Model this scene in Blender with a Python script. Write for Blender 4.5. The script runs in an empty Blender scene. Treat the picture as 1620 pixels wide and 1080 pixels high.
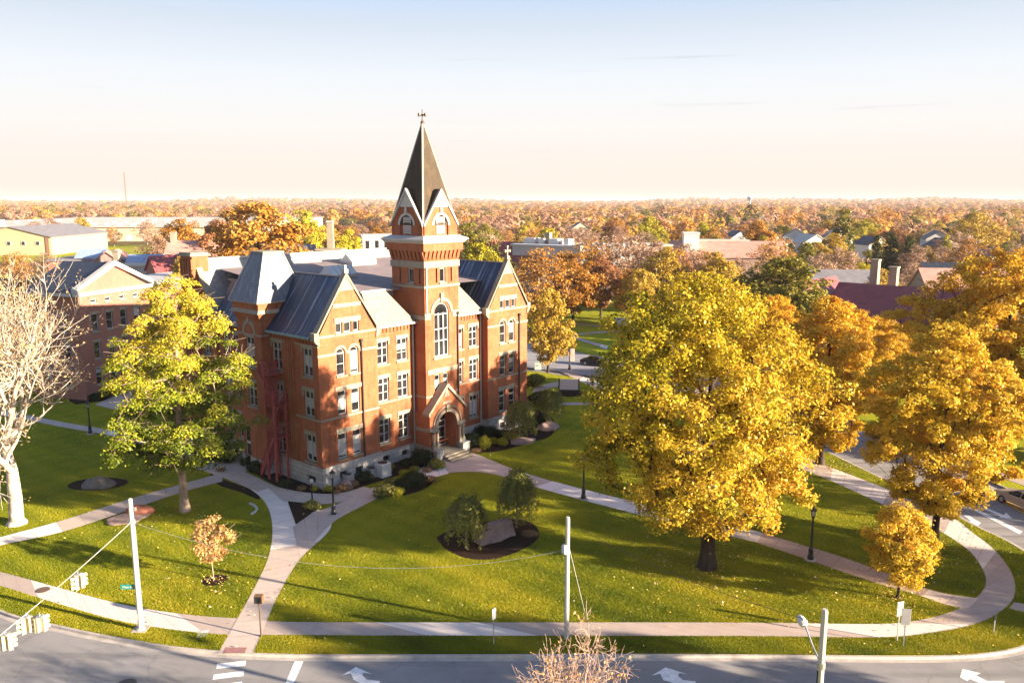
import bpy, bmesh, math, random
import numpy as np
from mathutils import Vector, Matrix

R = math.radians
scene = bpy.context.scene
col = scene.collection

# ------------------------------------------------------------------ camera
CAM_H = 25.0
FPX, PITCH = 1280.0, math.atan((540 - 317.5) / 1280.0)      # focal length in pixels of a 1620 px wide picture
cam = bpy.data.cameras.new("camera")
cam.sensor_fit = 'HORIZONTAL'; cam.sensor_width = 36.0
cam.lens = 36.0 * FPX / 1620.0
cam.clip_start = 0.5; cam.clip_end = 30000
cam_o = bpy.data.objects.new("camera", cam); col.objects.link(cam_o)
cam_o.location = (0, 0, CAM_H); cam_o.rotation_euler = (math.pi / 2 - PITCH, 0, 0)
scene.camera = cam_o

# ------------------------------------------------------------------ sky and sun
SUN_EL = R(13.0)
SUN_AZ = math.atan2(0.935, -0.355)                            # clockwise from +Y
sun_dir = Vector((math.sin(SUN_AZ) * math.cos(SUN_EL), math.cos(SUN_AZ) * math.cos(SUN_EL), math.sin(SUN_EL)))
world = bpy.data.worlds.new("World"); scene.world = world
world.use_nodes = True
wn = world.node_tree.nodes; wl = world.node_tree.links; wn.clear()
sky = wn.new("ShaderNodeTexSky"); sky.sky_type = 'NISHITA'; sky.sun_disc = False
sky.sun_elevation = SUN_EL; sky.sun_rotation = SUN_AZ
sky.altitude = 200; sky.air_density = 0.6; sky.dust_density = 0.5; sky.ozone_density = 1.0
# the low sky opposite the sun: pale haze band along the horizon fading into the Nishita blue higher up
SKY_K = 0.085
bg = wn.new("ShaderNodeBackground"); bg.inputs[1].default_value = SKY_K
wo = wn.new("ShaderNodeOutputWorld")
tcw = wn.new("ShaderNodeTexCoord"); sxw = wn.new("ShaderNodeSeparateXYZ"); wl.new(tcw.outputs["Generated"], sxw.inputs[0])
rw = wn.new("ShaderNodeValToRGB"); el = rw.color_ramp.elements
# stops: sine of elevation -> radiance of the band (divided by SKY_K below)
BAND = [(0.000, (0.188, 0.163, 0.143)), (0.035, (0.190, 0.173, 0.155)), (0.085, (0.192, 0.186, 0.178)), (0.140, (0.178, 0.187, 0.196)), (0.225, (0.124, 0.145, 0.174)), (0.30, (0.036, 0.048, 0.075))]
while len(el) < len(BAND): el.new(0.5)
for e, (p_, c_) in zip(el, BAND): e.position = p_; e.color = (*c_, 1)
scl = wn.new("ShaderNodeVectorMath"); scl.operation = 'SCALE'; scl.inputs[3].default_value = 1.0 / SKY_K
wl.new(sxw.outputs[2], rw.inputs[0])
# a few faint flat streaks of cloud low over the horizon
mpw = wn.new("ShaderNodeMapping"); mpw.inputs["Scale"].default_value = (2.2, 2.2, 75.0); wl.new(tcw.outputs["Generated"], mpw.inputs[0])
nzw = wn.new("ShaderNodeTexNoise"); nzw.inputs["Scale"].default_value = 1.6; nzw.inputs["Detail"].default_value = 5; nzw.inputs["Roughness"].default_value = 0.55; wl.new(mpw.outputs[0], nzw.inputs["Vector"])
rcw = wn.new("ShaderNodeValToRGB"); rcw.color_ramp.elements[0].position = 0.66; rcw.color_ramp.elements[0].color = (1, 1, 1, 1); rcw.color_ramp.elements[1].position = 0.76; rcw.color_ramp.elements[1].color = (0.86, 0.85, 0.87, 1)
wl.new(nzw.outputs[0], rcw.inputs[0])
mcw = wn.new("ShaderNodeMix"); mcw.data_type = 'RGBA'; mcw.blend_type = 'MULTIPLY'; mcw.inputs[0].default_value = 1.0
wl.new(rw.outputs[0], mcw.inputs[6]); wl.new(rcw.outputs[0], mcw.inputs[7]); wl.new(mcw.outputs[2], scl.inputs[0])
fw = wn.new("ShaderNodeMapRange"); fw.inputs[1].default_value = 0.20; fw.inputs[2].default_value = 0.40; fw.inputs[3].default_value = 1.0; fw.inputs[4].default_value = 0.0
wl.new(sxw.outputs[2], fw.inputs[0])
mxw = wn.new("ShaderNodeMix"); mxw.data_type = 'RGBA'
wl.new(fw.outputs[0], mxw.inputs[0]); wl.new(sky.outputs[0], mxw.inputs[6]); wl.new(scl.outputs[0], mxw.inputs[7])
wl.new(mxw.outputs[2], bg.inputs[0]); wl.new(bg.outputs[0], wo.inputs[0])
sun = bpy.data.lights.new("sun", 'SUN'); sun.energy = 5.0; sun.angle = R(0.55); sun.color = (1.0, 0.82, 0.61)
sun_o = bpy.data.objects.new("sun", sun); col.objects.link(sun_o)
sun_o.rotation_euler = sun_dir.to_track_quat('Z', 'Y').to_euler()
sun_o.location = (60, -40, 60)
vs = scene.view_settings
vs.view_transform = 'Standard'; vs.look = 'None'; vs.gamma = 1.0; vs.exposure = 2.35

# ------------------------------------------------------------------ measuring helpers (photo pixel -> real place)
_c, _s = math.cos(PITCH), math.sin(PITCH)
def ray(px, py):
    x = (px - 810) / FPX; y = -(py - 540) / FPX
    return (x, _c + y * _s, -_s + y * _c)
def G(px, py, z=0.0):
    r = ray(px, py); t = (z - CAM_H) / r[2]
    return (r[0] * t, r[1] * t)
def dep(px, py, Y):
    r = ray(px, py); t = Y / r[1]
    return (r[0] * t, Y, CAM_H + r[2] * t)
def Gs(pts, z=0.0): return [G(p[0], p[1], z) for p in pts]

# ------------------------------------------------------------------ scene-graph helpers
def link(o, parent=None):
    col.objects.link(o)
    if parent is not None: o.parent = parent
    return o
def tag(o, label=None, cat=None, group=None, kind=None):
    if label: o["label"] = label
    if cat: o["category"] = cat
    if group: o["group"] = group
    if kind: o["kind"] = kind
    return o
def thing(name, label, cat, loc=(0, 0, 0), rz=0.0, group=None):
    o = bpy.data.objects.new(name, None); link(o)
    o.empty_display_size = 0.3
    o.location = loc; o.rotation_euler = (0, 0, rz)
    return tag(o, label, cat, group)
def copy_tree(o, parent=None):
    c = o.copy(); col.objects.link(c); c.parent = parent
    for ch in list(o.children): copy_tree(ch, c)
    return c
def np_mesh(name, V, F, mats, tint=None, smooth=False, mat_idx=None):
    V = np.asarray(V, dtype=np.float32); F = np.asarray(F, dtype=np.int32)
    me = bpy.data.meshes.new(name)
    n, k = F.shape
    me.vertices.add(len(V)); me.vertices.foreach_set("co", V.ravel())
    me.loops.add(n * k); me.loops.foreach_set("vertex_index", F.ravel())
    me.polygons.add(n); me.polygons.foreach_set("loop_start", np.arange(0, n * k, k, dtype=np.int32))
    for m in mats: me.materials.append(m)
    if mat_idx is not None: me.polygons.foreach_set("material_index", np.asarray(mat_idx, dtype=np.int32))
    if smooth: me.polygons.foreach_set("use_smooth", np.ones(n, dtype=bool))
    me.update(calc_edges=True)
    if tint is not None:
        at = me.attributes.new("tint", 'FLOAT', 'FACE'); at.data.foreach_set("value", np.asarray(tint, dtype=np.float32))
    return me
def np_obj(name, me, parent=None):
    return link(bpy.data.objects.new(name, me), parent)

class MB:
    def __init__(s): s.v = []; s.f = []; s.m = []; s.uv = None
    def add(s, vs, fs, m=0):
        b = len(s.v); s.v += [tuple(map(float, p)) for p in vs]
        for f in fs: s.f.append([b + i for i in f]); s.m.append(m)
    def poly(s, pts, m=0): s.add(pts, [list(range(len(pts)))], m)
    def box(s, x0, x1, y0, y1, z0, z1, m=0):
        s.add([(x0,y0,z0),(x1,y0,z0),(x1,y1,z0),(x0,y1,z0),(x0,y0,z1),(x1,y0,z1),(x1,y1,z1),(x0,y1,z1)],
              [(3,2,1,0),(4,5,6,7),(0,1,5,4),(1,2,6,5),(2,3,7,6),(3,0,4,7)], m)
    def taper(s, x0, x1, y0, y1, z0, X0, X1, Y0, Y1, z1, m=0):
        s.add([(x0,y0,z0),(x1,y0,z0),(x1,y1,z0),(x0,y1,z0),(X0,Y0,z1),(X1,Y0,z1),(X1,Y1,z1),(X0,Y1,z1)],
              [(3,2,1,0),(4,5,6,7),(0,1,5,4),(1,2,6,5),(2,3,7,6),(3,0,4,7)], m)
    def prism(s, pts, ext, m=0):                       # pts: 3-D polygon, ext: extrusion vector
        n = len(pts); q = [tuple(p[i] + ext[i] for i in range(3)) for p in pts]
        s.add(list(pts) + q, [list(range(n))[::-1], [n + i for i in range(n)]] + [(i, (i + 1) % n, n + (i + 1) % n, n + i) for i in range(n)], m)
    def beam(s, p, q, w, h=None, m=0, up=(0, 0, 1)):
        p = Vector(p); q = Vector(q); d = (q - p).normalized(); h = h or w
        u = Vector(up)
        if abs(d.dot(u)) > .98: u = Vector((1, 0, 0))
        x = d.cross(u).normalized() * (w / 2); y = x.cross(d).normalized() * (h / 2)
        vs = [p - x - y, p + x - y, p + x + y, p - x + y, q - x - y, q + x - y, q + x + y, q - x + y]
        s.add(vs, [(3,2,1,0),(4,5,6,7),(0,1,5,4),(1,2,6,5),(2,3,7,6),(3,0,4,7)], m)
    def tube(s, pts, rad, n=8, m=0, cap=True):
        pts = [Vector(p) for p in pts]
        if not hasattr(rad, '__len__'): rad = [rad] * len(pts)
        rings = []; prev = None
        for i, p in enumerate(pts):
            d = (pts[min(i + 1, len(pts) - 1)] - pts[max(i - 1, 0)]).normalized()
            if prev is None:
                a = Vector((0, 0, 1)) if abs(d.z) < .9 else Vector((1, 0, 0))
                x = d.cross(a).normalized()
            else: x = (prev - d * prev.dot(d)).normalized()
            prev = x; y = d.cross(x)
            rings.append([p + (x * math.cos(2*math.pi*k/n) + y * math.sin(2*math.pi*k/n)) * rad[i] for k in range(n)])
        b = [q for r in rings for q in r]; fs = []
        for i in range(len(pts) - 1):
            for k in range(n): fs.append((i*n+k, i*n+(k+1)%n, (i+1)*n+(k+1)%n, (i+1)*n+k))
        if cap: fs += [list(range(n))[::-1], [(len(pts)-1)*n + k for k in range(n)]]
        s.add(b, fs, m)
    def lathe(s, prof, n=12, m=0, c=(0, 0)):           # prof: (r, z)
        b = []; fs = []
        for r, z in prof:
            b += [(c[0] + r*math.cos(2*math.pi*k/n), c[1] + r*math.sin(2*math.pi*k/n), z) for k in range(n)]
        for i in range(len(prof) - 1):
            for k in range(n): fs.append((i*n+k, i*n+(k+1)%n, (i+1)*n+(k+1)%n, (i+1)*n+k))
        fs += [list(range(n))[::-1], [(len(prof)-1)*n + k for k in range(n)]]
        s.add(b, fs, m)
    def build(s, name, mats, parent=None, smooth=False, bevel=0):
        me = bpy.data.meshes.new(name); me.from_pydata(s.v, [], s.f)
        if not isinstance(mats, (list, tuple)): mats = [mats]
        for mt in mats: me.materials.append(mt)
        if len(mats) > 1: me.polygons.foreach_set("material_index", s.m)
        if smooth: me.polygons.foreach_set("use_smooth", [True] * len(me.polygons))
        me.update()
        o = link(bpy.data.objects.new(name, me), parent)
        if bevel:
            bv = o.modifiers.new("bevel", 'BEVEL'); bv.width = bevel; bv.segments = 2; bv.limit_method = 'ANGLE'
        return o

def smooth_line(pts, n=8):
    P = [Vector((p[0], p[1])) for p in pts]; out = []
    for i in range(len(P) - 1):
        a = P[max(i-1, 0)]; b = P[i]; c = P[i+1]; d = P[min(i+2, len(P)-1)]
        for k in range(n):
            t = k / n
            out.append(0.5*((2*b) + (c-a)*t + (2*a-5*b+4*c-d)*t*t + (-a+3*b-3*c+d)*t**3))
    out.append(P[-1]); return [(p.x, p.y) for p in out]
def resample(pts, n):
    P = np.array(pts, float); d = np.r_[0, np.cumsum(np.linalg.norm(np.diff(P, axis=0), axis=1))]
    t = np.linspace(0, d[-1], n)
    return np.c_[np.interp(t, d, P[:, 0]), np.interp(t, d, P[:, 1])], t

# ------------------------------------------------------------------ material helpers
def new_mat(name):
    m = bpy.data.materials.new(name); m.use_nodes = True
    nt = m.node_tree; nt.nodes.clear()
    out = nt.nodes.new("ShaderNodeOutputMaterial"); p = nt.nodes.new("ShaderNodeBsdfPrincipled")
    nt.links.new(p.outputs[0], out.inputs[0])
    return m, nt, p
def N(nt, kind, **kw):
    n = nt.nodes.new("ShaderNode" + kind)
    for k, v in kw.items():
        if k.startswith("i_"):
            key = k[2:].replace("_", " ")
            n.inputs[key].default_value = v
        else: setattr(n, k, v)
    return n
def ramp(nt, fac, stops, interp='LINEAR'):
    r = nt.nodes.new("ShaderNodeValToRGB"); r.color_ramp.interpolation = interp
    e = r.color_ramp.elements
    while len(e) < len(stops): e.new(0.5)
    for x, (pos, c) in zip(e, stops): x.position = pos; x.color = (*c, 1) if len(c) == 3 else c
    if fac is not None: nt.links.new(fac, r.inputs[0])
    return r
def noise(nt, vec, scale, detail=4, rough=0.55, dist=0.0):
    n = N(nt, "TexNoise", i_Scale=scale, i_Detail=detail, i_Roughness=rough, i_Distortion=dist)
    if vec is not None: nt.links.new(vec, n.inputs["Vector"])
    return n
def mixc(nt, a, b, fac, mode='MIX'):
    m = nt.nodes.new("ShaderNodeMix"); m.data_type = 'RGBA'; m.blend_type = mode
    for sock, val in ((m.inputs[0], fac), (m.inputs[6], a), (m.inputs[7], b)):
        if hasattr(val, "links"): nt.links.new(val, sock)
        elif isinstance(val, (tuple, list)): sock.default_value = (*val, 1)
        else: sock.default_value = val
    return m.outputs[2]
def math_n(nt, op, a, b=None):
    m = nt.nodes.new("ShaderNodeMath"); m.operation = op
    for i, v in enumerate((a, b)):
        if v is None: continue
        if hasattr(v, "links"): nt.links.new(v, m.inputs[i])
        else: m.inputs[i].default_value = v
    return m.outputs[0]
def coords(nt, kind="Object"): return nt.nodes.new("ShaderNodeTexCoord").outputs[kind]
def mapping(nt, vec, scale=(1,1,1), loc=(0,0,0), rot=(0,0,0)):
    m = nt.nodes.new("ShaderNodeMapping"); nt.links.new(vec, m.inputs[0])
    m.inputs["Scale"].default_value = scale; m.inputs["Location"].default_value = loc; m.inputs["Rotation"].default_value = rot
    return m.outputs[0]
def bump(nt, p, h, dist=0.02, strength=1.0):
    b = nt.nodes.new("ShaderNodeBump"); b.inputs["Distance"].default_value = dist; b.inputs["Strength"].default_value = strength
    nt.links.new(h, b.inputs["Height"]); nt.links.new(b.outputs[0], p.inputs["Normal"])

def simple(name, c, rough=0.6, var=0.18, scale=3.0, metal=0.0, spec=0.5, bmp=0.0):
    m, nt, p = new_mat(name)
    co = coords(nt)
    n1 = noise(nt, co, scale, 6, 0.65)
    lo = tuple(x * (1 - var) for x in c); hi = tuple(min(1, x * (1 + var)) for x in c)
    r = ramp(nt, n1.outputs[0], [(0.3, lo), (0.7, hi)])
    nt.links.new(r.outputs[0], p.inputs["Base Color"])
    p.inputs["Roughness"].default_value = rough; p.inputs["Metallic"].default_value = metal
    p.inputs["Specular IOR Level"].default_value = spec
    if bmp:
        n2 = noise(nt, co, scale * 6, 5, 0.6); bump(nt, p, n2.outputs[0], bmp)
    return m

def brick_mat(name, c1, c2, mortar, weather_dapple=0.35, scale=1.0):
    m, nt, p = new_mat(name)
    co = coords(nt)
    sep = N(nt, "SeparateXYZ"); nt.links.new(co, sep.inputs[0])
    sx = math_n(nt, 'ADD', sep.outputs[0], sep.outputs[1])
    cmb = N(nt, "CombineXYZ"); nt.links.new(sx, cmb.inputs[0]); nt.links.new(sep.outputs[2], cmb.inputs[1])
    b = N(nt, "TexBrick"); nt.links.new(cmb.outputs[0], b.inputs["Vector"])
    b.inputs["Color1"].default_value = (*c1, 1); b.inputs["Color2"].default_value = (*c2, 1); b.inputs["Mortar"].default_value = (*mortar, 1)
    b.inputs["Scale"].default_value = 1.0; b.inputs["Brick Width"].default_value = 0.24 * scale; b.inputs["Row Height"].default_value = 0.085 * scale
    b.inputs["Mortar Size"].default_value = 0.008; b.inputs["Mortar Smooth"].default_value = 0.3; b.inputs["Bias"].default_value = -0.1
    n1 = noise(nt, co, 0.45, 5, 0.6); n2 = noise(nt, co, 2.6, 6, 0.7)
    c = mixc(nt, b.outputs[0], tuple(x * 0.55 for x in c1), math_n(nt, 'MULTIPLY', ramp(nt, n1.outputs[0], [(0.42, (0,0,0)), (0.7, (1,1,1))]).outputs[0], weather_dapple))
    c = mixc(nt, c, (0.26, 0.15, 0.08), math_n(nt, 'MULTIPLY', ramp(nt, n2.outputs[0], [(0.5, (0,0,0)), (0.75, (1,1,1))]).outputs[0], weather_dapple))
    st = mapping(nt, co, (2.2, 2.2, 0.12)); n3 = noise(nt, st, 1.0, 4, 0.6)
    c = mixc(nt, c, tuple(x * 0.5 for x in c2), math_n(nt, 'MULTIPLY', ramp(nt, n3.outputs[0], [(0.55, (0,0,0)), (0.75, (1,1,1))]).outputs[0], weather_dapple))
    nt.links.new(c, p.inputs["Base Color"]); p.inputs["Roughness"].default_value = 0.85; p.inputs["Specular IOR Level"].default_value = 0.25
    bump(nt, p, b.outputs[1], 0.012, -0.6)
    return m

def leaf_mat(name, stops, trans=0.35, vary=0.0):
    m = bpy.data.materials.new(name); m.use_nodes = True
    nt = m.node_tree; nt.nodes.clear()
    out = nt.nodes.new("ShaderNodeOutputMaterial")
    at = N(nt, "Attribute", attribute_name="tint")
    fac = at.outputs["Fac"]
    if vary:
        oi = nt.nodes.new("ShaderNodeObjectInfo")
        fac = math_n(nt, 'ADD', fac, math_n(nt, 'MULTIPLY', math_n(nt, 'SUBTRACT', oi.outputs["Random"], 0.5), vary))
    r = ramp(nt, fac, stops)
    d = nt.nodes.new("ShaderNodeBsdfDiffuse"); t = nt.nodes.new("ShaderNodeBsdfTranslucent"); g = nt.nodes.new("ShaderNodeBsdfGlossy")
    g.inputs["Roughness"].default_value = 0.45; g.inputs["Color"].default_value = (1, 1, 1, 1)
    mx = nt.nodes.new("ShaderNodeMixShader"); mx.inputs[0].default_value = trans
    mg = nt.nodes.new("ShaderNodeMixShader"); mg.inputs[0].default_value = 0.012
    nt.links.new(r.outputs[0], d.inputs[0]); nt.links.new(r.outputs[0], t.inputs[0])
    nt.links.new(d.outputs[0], mx.inputs[1]); nt.links.new(t.outputs[0], mx.inputs[2])
    nt.links.new(mx.outputs[0], mg.inputs[1]); nt.links.new(g.outputs[0], mg.inputs[2])
    nt.links.new(mg.outputs[0], out.inputs[0])
    return m

def bark_mat(name, c1, c2, scale=1.5, zs=0.25, patch=False):
    m, nt, p = new_mat(name)
    co = coords(nt); mp = mapping(nt, co, (1, 1, 1 if patch else zs))
    n1 = noise(nt, mp, scale, 6, 0.7, 0.4)
    r = ramp(nt, n1.outputs[0], [(0.38, c1), (0.62, c2)])
    nt.links.new(r.outputs[0], p.inputs["Base Color"]); p.inputs["Roughness"].default_value = 0.9; p.inputs["Specular IOR Level"].default_value = 0.2
    n2 = noise(nt, mp, scale * 5, 4); bump(nt, p, n2.outputs[0], 0.03)
    return m

M = {}
M['brick'] = brick_mat("brick", (0.385, 0.108, 0.040), (0.30, 0.076, 0.029), (0.26, 0.15, 0.085), 0.8)  # strong mottling: weathering plus dappled tree shade put into the brick colour
M['brick_hall'] = brick_mat("hall_brick", (0.34, 0.13, 0.09), (0.28, 0.10, 0.068), (0.22, 0.16, 0.13), 0.25)
M['brick_brown'] = brick_mat("brown_brick", (0.22, 0.09, 0.055), (0.17, 0.07, 0.045), (0.22, 0.17, 0.14), 0.25)
def stone_mat(name, c, dark=0.55):
    m, nt, p = new_mat(name); co = coords(nt)
    n1 = noise(nt, co, 0.9, 6, 0.7); n2 = noise(nt, mapping(nt, co, (3, 3, 0.4)), 1.0, 5, 0.65)
    c0 = ramp(nt, n1.outputs[0], [(0.3, tuple(x*0.8 for x in c)), (0.7, c)]).outputs[0]
    cc = mixc(nt, c0, tuple(x*dark*k for x, k in zip(c, (1, .95, .85))), ramp(nt, n2.outputs[0], [(0.52, (0,0,0)), (0.72, (.75,.75,.75))]).outputs[0])
    nt.links.new(cc, p.inputs["Base Color"]); p.inputs["Roughness"].default_value = 0.85; p.inputs["Specular IOR Level"].default_value = 0.25
    bump(nt, p, noise(nt, co, 9, 5, 0.65).outputs[0], 0.015)
    return m
M['stone'] = stone_mat("limestone_trim", (0.31, 0.265, 0.195))
M['stone_grey'] = stone_mat("grey_stone", (0.42, 0.40, 0.37))
def block_mat(name, c):
    m, nt, p = new_mat(name); co = coords(nt)
    sep = N(nt, "SeparateXYZ"); nt.links.new(co, sep.inputs[0])
    cmb = N(nt, "CombineXYZ"); nt.links.new(math_n(nt, 'ADD', sep.outputs[0], sep.outputs[1]), cmb.inputs[0]); nt.links.new(sep.outputs[2], cmb.inputs[1])
    b = N(nt, "TexBrick"); nt.links.new(cmb.outputs[0], b.inputs["Vector"])
    b.inputs["Color1"].default_value = (*c, 1); b.inputs["Color2"].default_value = (*[x*.75 for x in c], 1); b.inputs["Mortar"].default_value = (*[x*.45 for x in c], 1)
    b.inputs["Scale"].default_value = 1; b.inputs["Brick Width"].default_value = 0.9; b.inputs["Row Height"].default_value = 0.42; b.inputs["Mortar Size"].default_value = 0.02
    n2 = noise(nt, co, 2.5, 6, 0.7)
    cc = mixc(nt, b.outputs[0], tuple(x*.6 for x in c), ramp(nt, n2.outputs[0], [(0.45, (0,0,0)), (0.75, (.8,.8,.8))]).outputs[0])
    nt.links.new(cc, p.inputs["Base Color"]); p.inputs["Roughness"].default_value = 0.9; p.inputs["Specular IOR Level"].default_value = 0.2
    bump(nt, p, n2.outputs[0], 0.05)
    return m
M['block'] = block_mat("limestone_blocks", (0.44, 0.41, 0.37))
def slate_mat(name, c, streak, rough=0.5, s_amt=0.7, along=None, thr=(0.48, 0.68)):
    m, nt, p = new_mat(name); co = coords(nt)
    sep = N(nt, "SeparateXYZ"); nt.links.new(co, sep.inputs[0])
    cmb = N(nt, "CombineXYZ"); nt.links.new(math_n(nt, 'ADD', sep.outputs[0], sep.outputs[1]), cmb.inputs[0]); nt.links.new(sep.outputs[2], cmb.inputs[1])
    b = N(nt, "TexBrick"); nt.links.new(cmb.outputs[0], b.inputs["Vector"])
    b.inputs["Color1"].default_value = (*c, 1); b.inputs["Color2"].default_value = (*[x*.72 for x in c], 1); b.inputs["Mortar"].default_value = (*[x*.4 for x in c], 1)
    b.inputs["Scale"].default_value = 1; b.inputs["Brick Width"].default_value = 0.3; b.inputs["Row Height"].default_value = 0.17; b.inputs["Mortar Size"].default_value = 0.012
    st = mapping(nt, co, {None: (2.4, 2.4, 0.16), 'x': (2.6, 0.05, 0.07), 'y': (0.05, 2.6, 0.07)}[along]); n1 = noise(nt, st, 1.0, 6, 0.75)
    n2 = noise(nt, co, 0.35, 4, 0.6)
    f = math_n(nt, 'MULTIPLY', ramp(nt, n1.outputs[0], [(thr[0], (0,0,0)), (thr[1], (1,1,1))]).outputs[0], math_n(nt, 'MULTIPLY', ramp(nt, n2.outputs[0], [(0.3, (.25,.25,.25)), (0.62, (1,1,1))]).outputs[0], s_amt))
    cc = mixc(nt, b.outputs[0], streak, f)
    nt.links.new(cc, p.inputs["Base Color"]); p.inputs["Roughness"].default_value = rough
    bump(nt, p, b.outputs[1], 0.015, -0.6)
    return m
M['slate'] = slate_mat("slate_roof", (0.008, 0.026, 0.074), (0.30, 0.37, 0.47), s_amt=1.0, along='y', thr=(0.52, 0.66))  # blue of the shaded, sky-lit slopes put into the slate colour
M['slate_turret'] = slate_mat("turret_slate", (0.10, 0.12, 0.155), (0.38, 0.39, 0.40), thr=(0.5, 0.74))
M['slate_dark'] = slate_mat("dark_slate_roof", (0.018, 0.022, 0.034), (0.08, 0.09, 0.10))
M['slate_pale'] = slate_mat("pale_slate_roof", (0.30, 0.28, 0.25), (0.50, 0.46, 0.40))  # rear slope: sunlit paleness put into the colour of the same slate
M['slate_front'] = slate_mat("weathered_sunlit_slate", (0.30, 0.255, 0.20), (0.13, 0.105, 0.085), along='x')  # sunlit cream put into the colour of the same slate; streaks are weathering
M['slate_spire'] = slate_mat("spire_slate", (0.052, 0.034, 0.017), (0.12, 0.075, 0.026), 0.85, 0.6)
M['copper'] = simple("green_copper", (0.13, 0.24, 0.24), 0.5, 0.3, 2)
M['membrane'] = simple("roof_membrane", (0.20, 0.155, 0.15), 0.75, 0.25, 0.35)
M['white_trim'] = simple("white_trim_paint", (0.44, 0.42, 0.38), 0.55, 0.08, 2)
M['frame'] = simple("window_frame_paint", (0.38, 0.36, 0.33), 0.55, 0.08, 2)
M['blind'] = simple("window_blind", (0.36, 0.355, 0.345), 0.8, 0.12, 1.5)
def glass_mat():
    m, nt, p = new_mat("window_glass"); co = coords(nt, "Object")
    n = noise(nt, co, 0.9, 3)
    nt.links.new(ramp(nt, n.outputs[0], [(0.35, (0.008,0.009,0.011)), (0.7, (0.035,0.036,0.04))]).outputs[0], p.inputs["Base Color"])
    p.inputs["Roughness"].default_value = 0.06; p.inputs["Specular IOR Level"].default_value = 0.6
    bump(nt, p, noise(nt, co, 1.7, 2).outputs[0], 0.01, 0.3)
    return m
M['glass'] = glass_mat()
M['black'] = simple("black_paint", (0.018, 0.018, 0.02), 0.4, 0.2, 6)
M['dark_void'] = simple("dark_recess", (0.02, 0.018, 0.016), 0.9, 0.2, 2)
M['rust_red'] = simple("fire_escape_red_paint", (0.32, 0.055, 0.05), 0.6, 0.3, 3)
M['metal'] = simple("galvanised_metal", (0.42, 0.42, 0.42), 0.4, 0.12, 2, 0.6)
M['pole'] = simple("pale_pole_paint", (0.44, 0.41, 0.36), 0.5, 0.1, 1.2)
M['cream'] = simple("cream_metal_wall", (0.50, 0.43, 0.28), 0.7, 0.1, 0.05)
M['tan'] = simple("tan_metal_wall", (0.40, 0.31, 0.18), 0.7, 0.1, 0.1)
M['whitewall'] = simple("white_wall", (0.52, 0.50, 0.47), 0.7, 0.1, 0.4)
M['lightroof'] = simple("light_roof", (0.48, 0.44, 0.36), 0.7, 0.12, 0.1)
M['maroon'] = simple("maroon_tile_roof", (0.23, 0.055, 0.055), 0.65, 0.22, 0.8)
M['pinkroof'] = simple("pinkish_shingle_roof", (0.42, 0.22, 0.17), 0.75, 0.2, 0.6)
M['greyroof'] = simple("grey_shingle_roof", (0.16, 0.15, 0.16), 0.8, 0.25, 0.6)
M['mulch'] = simple("dark_mulch", (0.028, 0.016, 0.011), 0.95, 0.6, 7, 0, 0.1, 0.06)
M['rock'] = simple("boulder_stone", (0.17, 0.15, 0.13), 0.9, 0.4, 1.6, 0, 0.2, 0.06)
M['pinkstone'] = simple("pink_granite", (0.30, 0.21, 0.18), 0.85, 0.3, 1.8, 0, 0.2, 0.04)
M['solar'] = simple("solar_panel_glass", (0.30, 0.38, 0.52), 0.2, 0.15, 1.5, 0.2)
M['signgreen'] = simple("sign_green", (0.01, 0.22, 0.16), 0.45, 0.08, 3)
M['signwhite'] = simple("sign_white", (0.62, 0.61, 0.58), 0.5, 0.05, 3)
M['yellow'] = simple("signal_yellow_paint", (0.52, 0.44, 0.28), 0.5, 0.12, 4)
M['carpaint'] = simple("tan_car_paint", (0.45, 0.36, 0.27), 0.28, 0.06, 1, 0.3)
M['cardark'] = simple("dark_car_paint", (0.02, 0.022, 0.028), 0.25, 0.1, 1, 0.2)
M['tyre'] = simple("tyre_rubber", (0.02, 0.02, 0.02), 0.8, 0.2, 8)
M['lampglass'] = simple("lamp_glass", (0.42, 0.40, 0.36), 0.25, 0.1, 4)
M['concrete_kerb'] = simple("kerb_concrete", (0.40, 0.355, 0.31), 0.85, 0.22, 1.4, 0, 0.2, 0.01)
M['bark'] = bark_mat("brown_bark", (0.045, 0.032, 0.022), (0.14, 0.10, 0.07))
M['bark_dark'] = bark_mat("dark_bark", (0.022, 0.016, 0.012), (0.07, 0.05, 0.035))
M['bark_tan'] = bark_mat("tan_bark", (0.20, 0.14, 0.10), (0.38, 0.28, 0.21))
M['bark_white'] = bark_mat("white_bark", (0.28, 0.22, 0.16), (0.60, 0.54, 0.46), 1.1, 1, True)
M['twig_pink'] = bark_mat("pinkish_twigs", (0.34, 0.22, 0.17), (0.52, 0.38, 0.30))
Y1 = [(0.0, (0.05, 0.065, 0.005)), (0.28, (0.16, 0.155, 0.008)), (0.48, (0.42, 0.33, 0.014)), (0.75, (0.55, 0.40, 0.035)), (1.0, (0.57, 0.33, 0.03))]
M['leaf_yellow'] = leaf_mat("yellow_green_maple_leaf", Y1)
M['leaf_gold'] = leaf_mat("gold_leaf", [(0.0, (0.24, 0.17, 0.010)), (0.4, (0.56, 0.38, 0.020)), (0.75, (0.64, 0.43, 0.05)), (1.0, (0.62, 0.32, 0.03))])
M['leaf_orange'] = leaf_mat("orange_leaf", [(0.0, (0.24, 0.15, 0.010)), (0.4, (0.56, 0.34, 0.016)), (0.75, (0.64, 0.42, 0.04)), (1.0, (0.60, 0.28, 0.025))])
M['leaf_locust'] = leaf_mat("locust_leaf", [(0.0, (0.07, 0.10, 0.008)), (0.45, (0.17, 0.21, 0.014)), (0.7, (0.40, 0.35, 0.02)), (1.0, (0.58, 0.45, 0.05))], 0.3)
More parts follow.
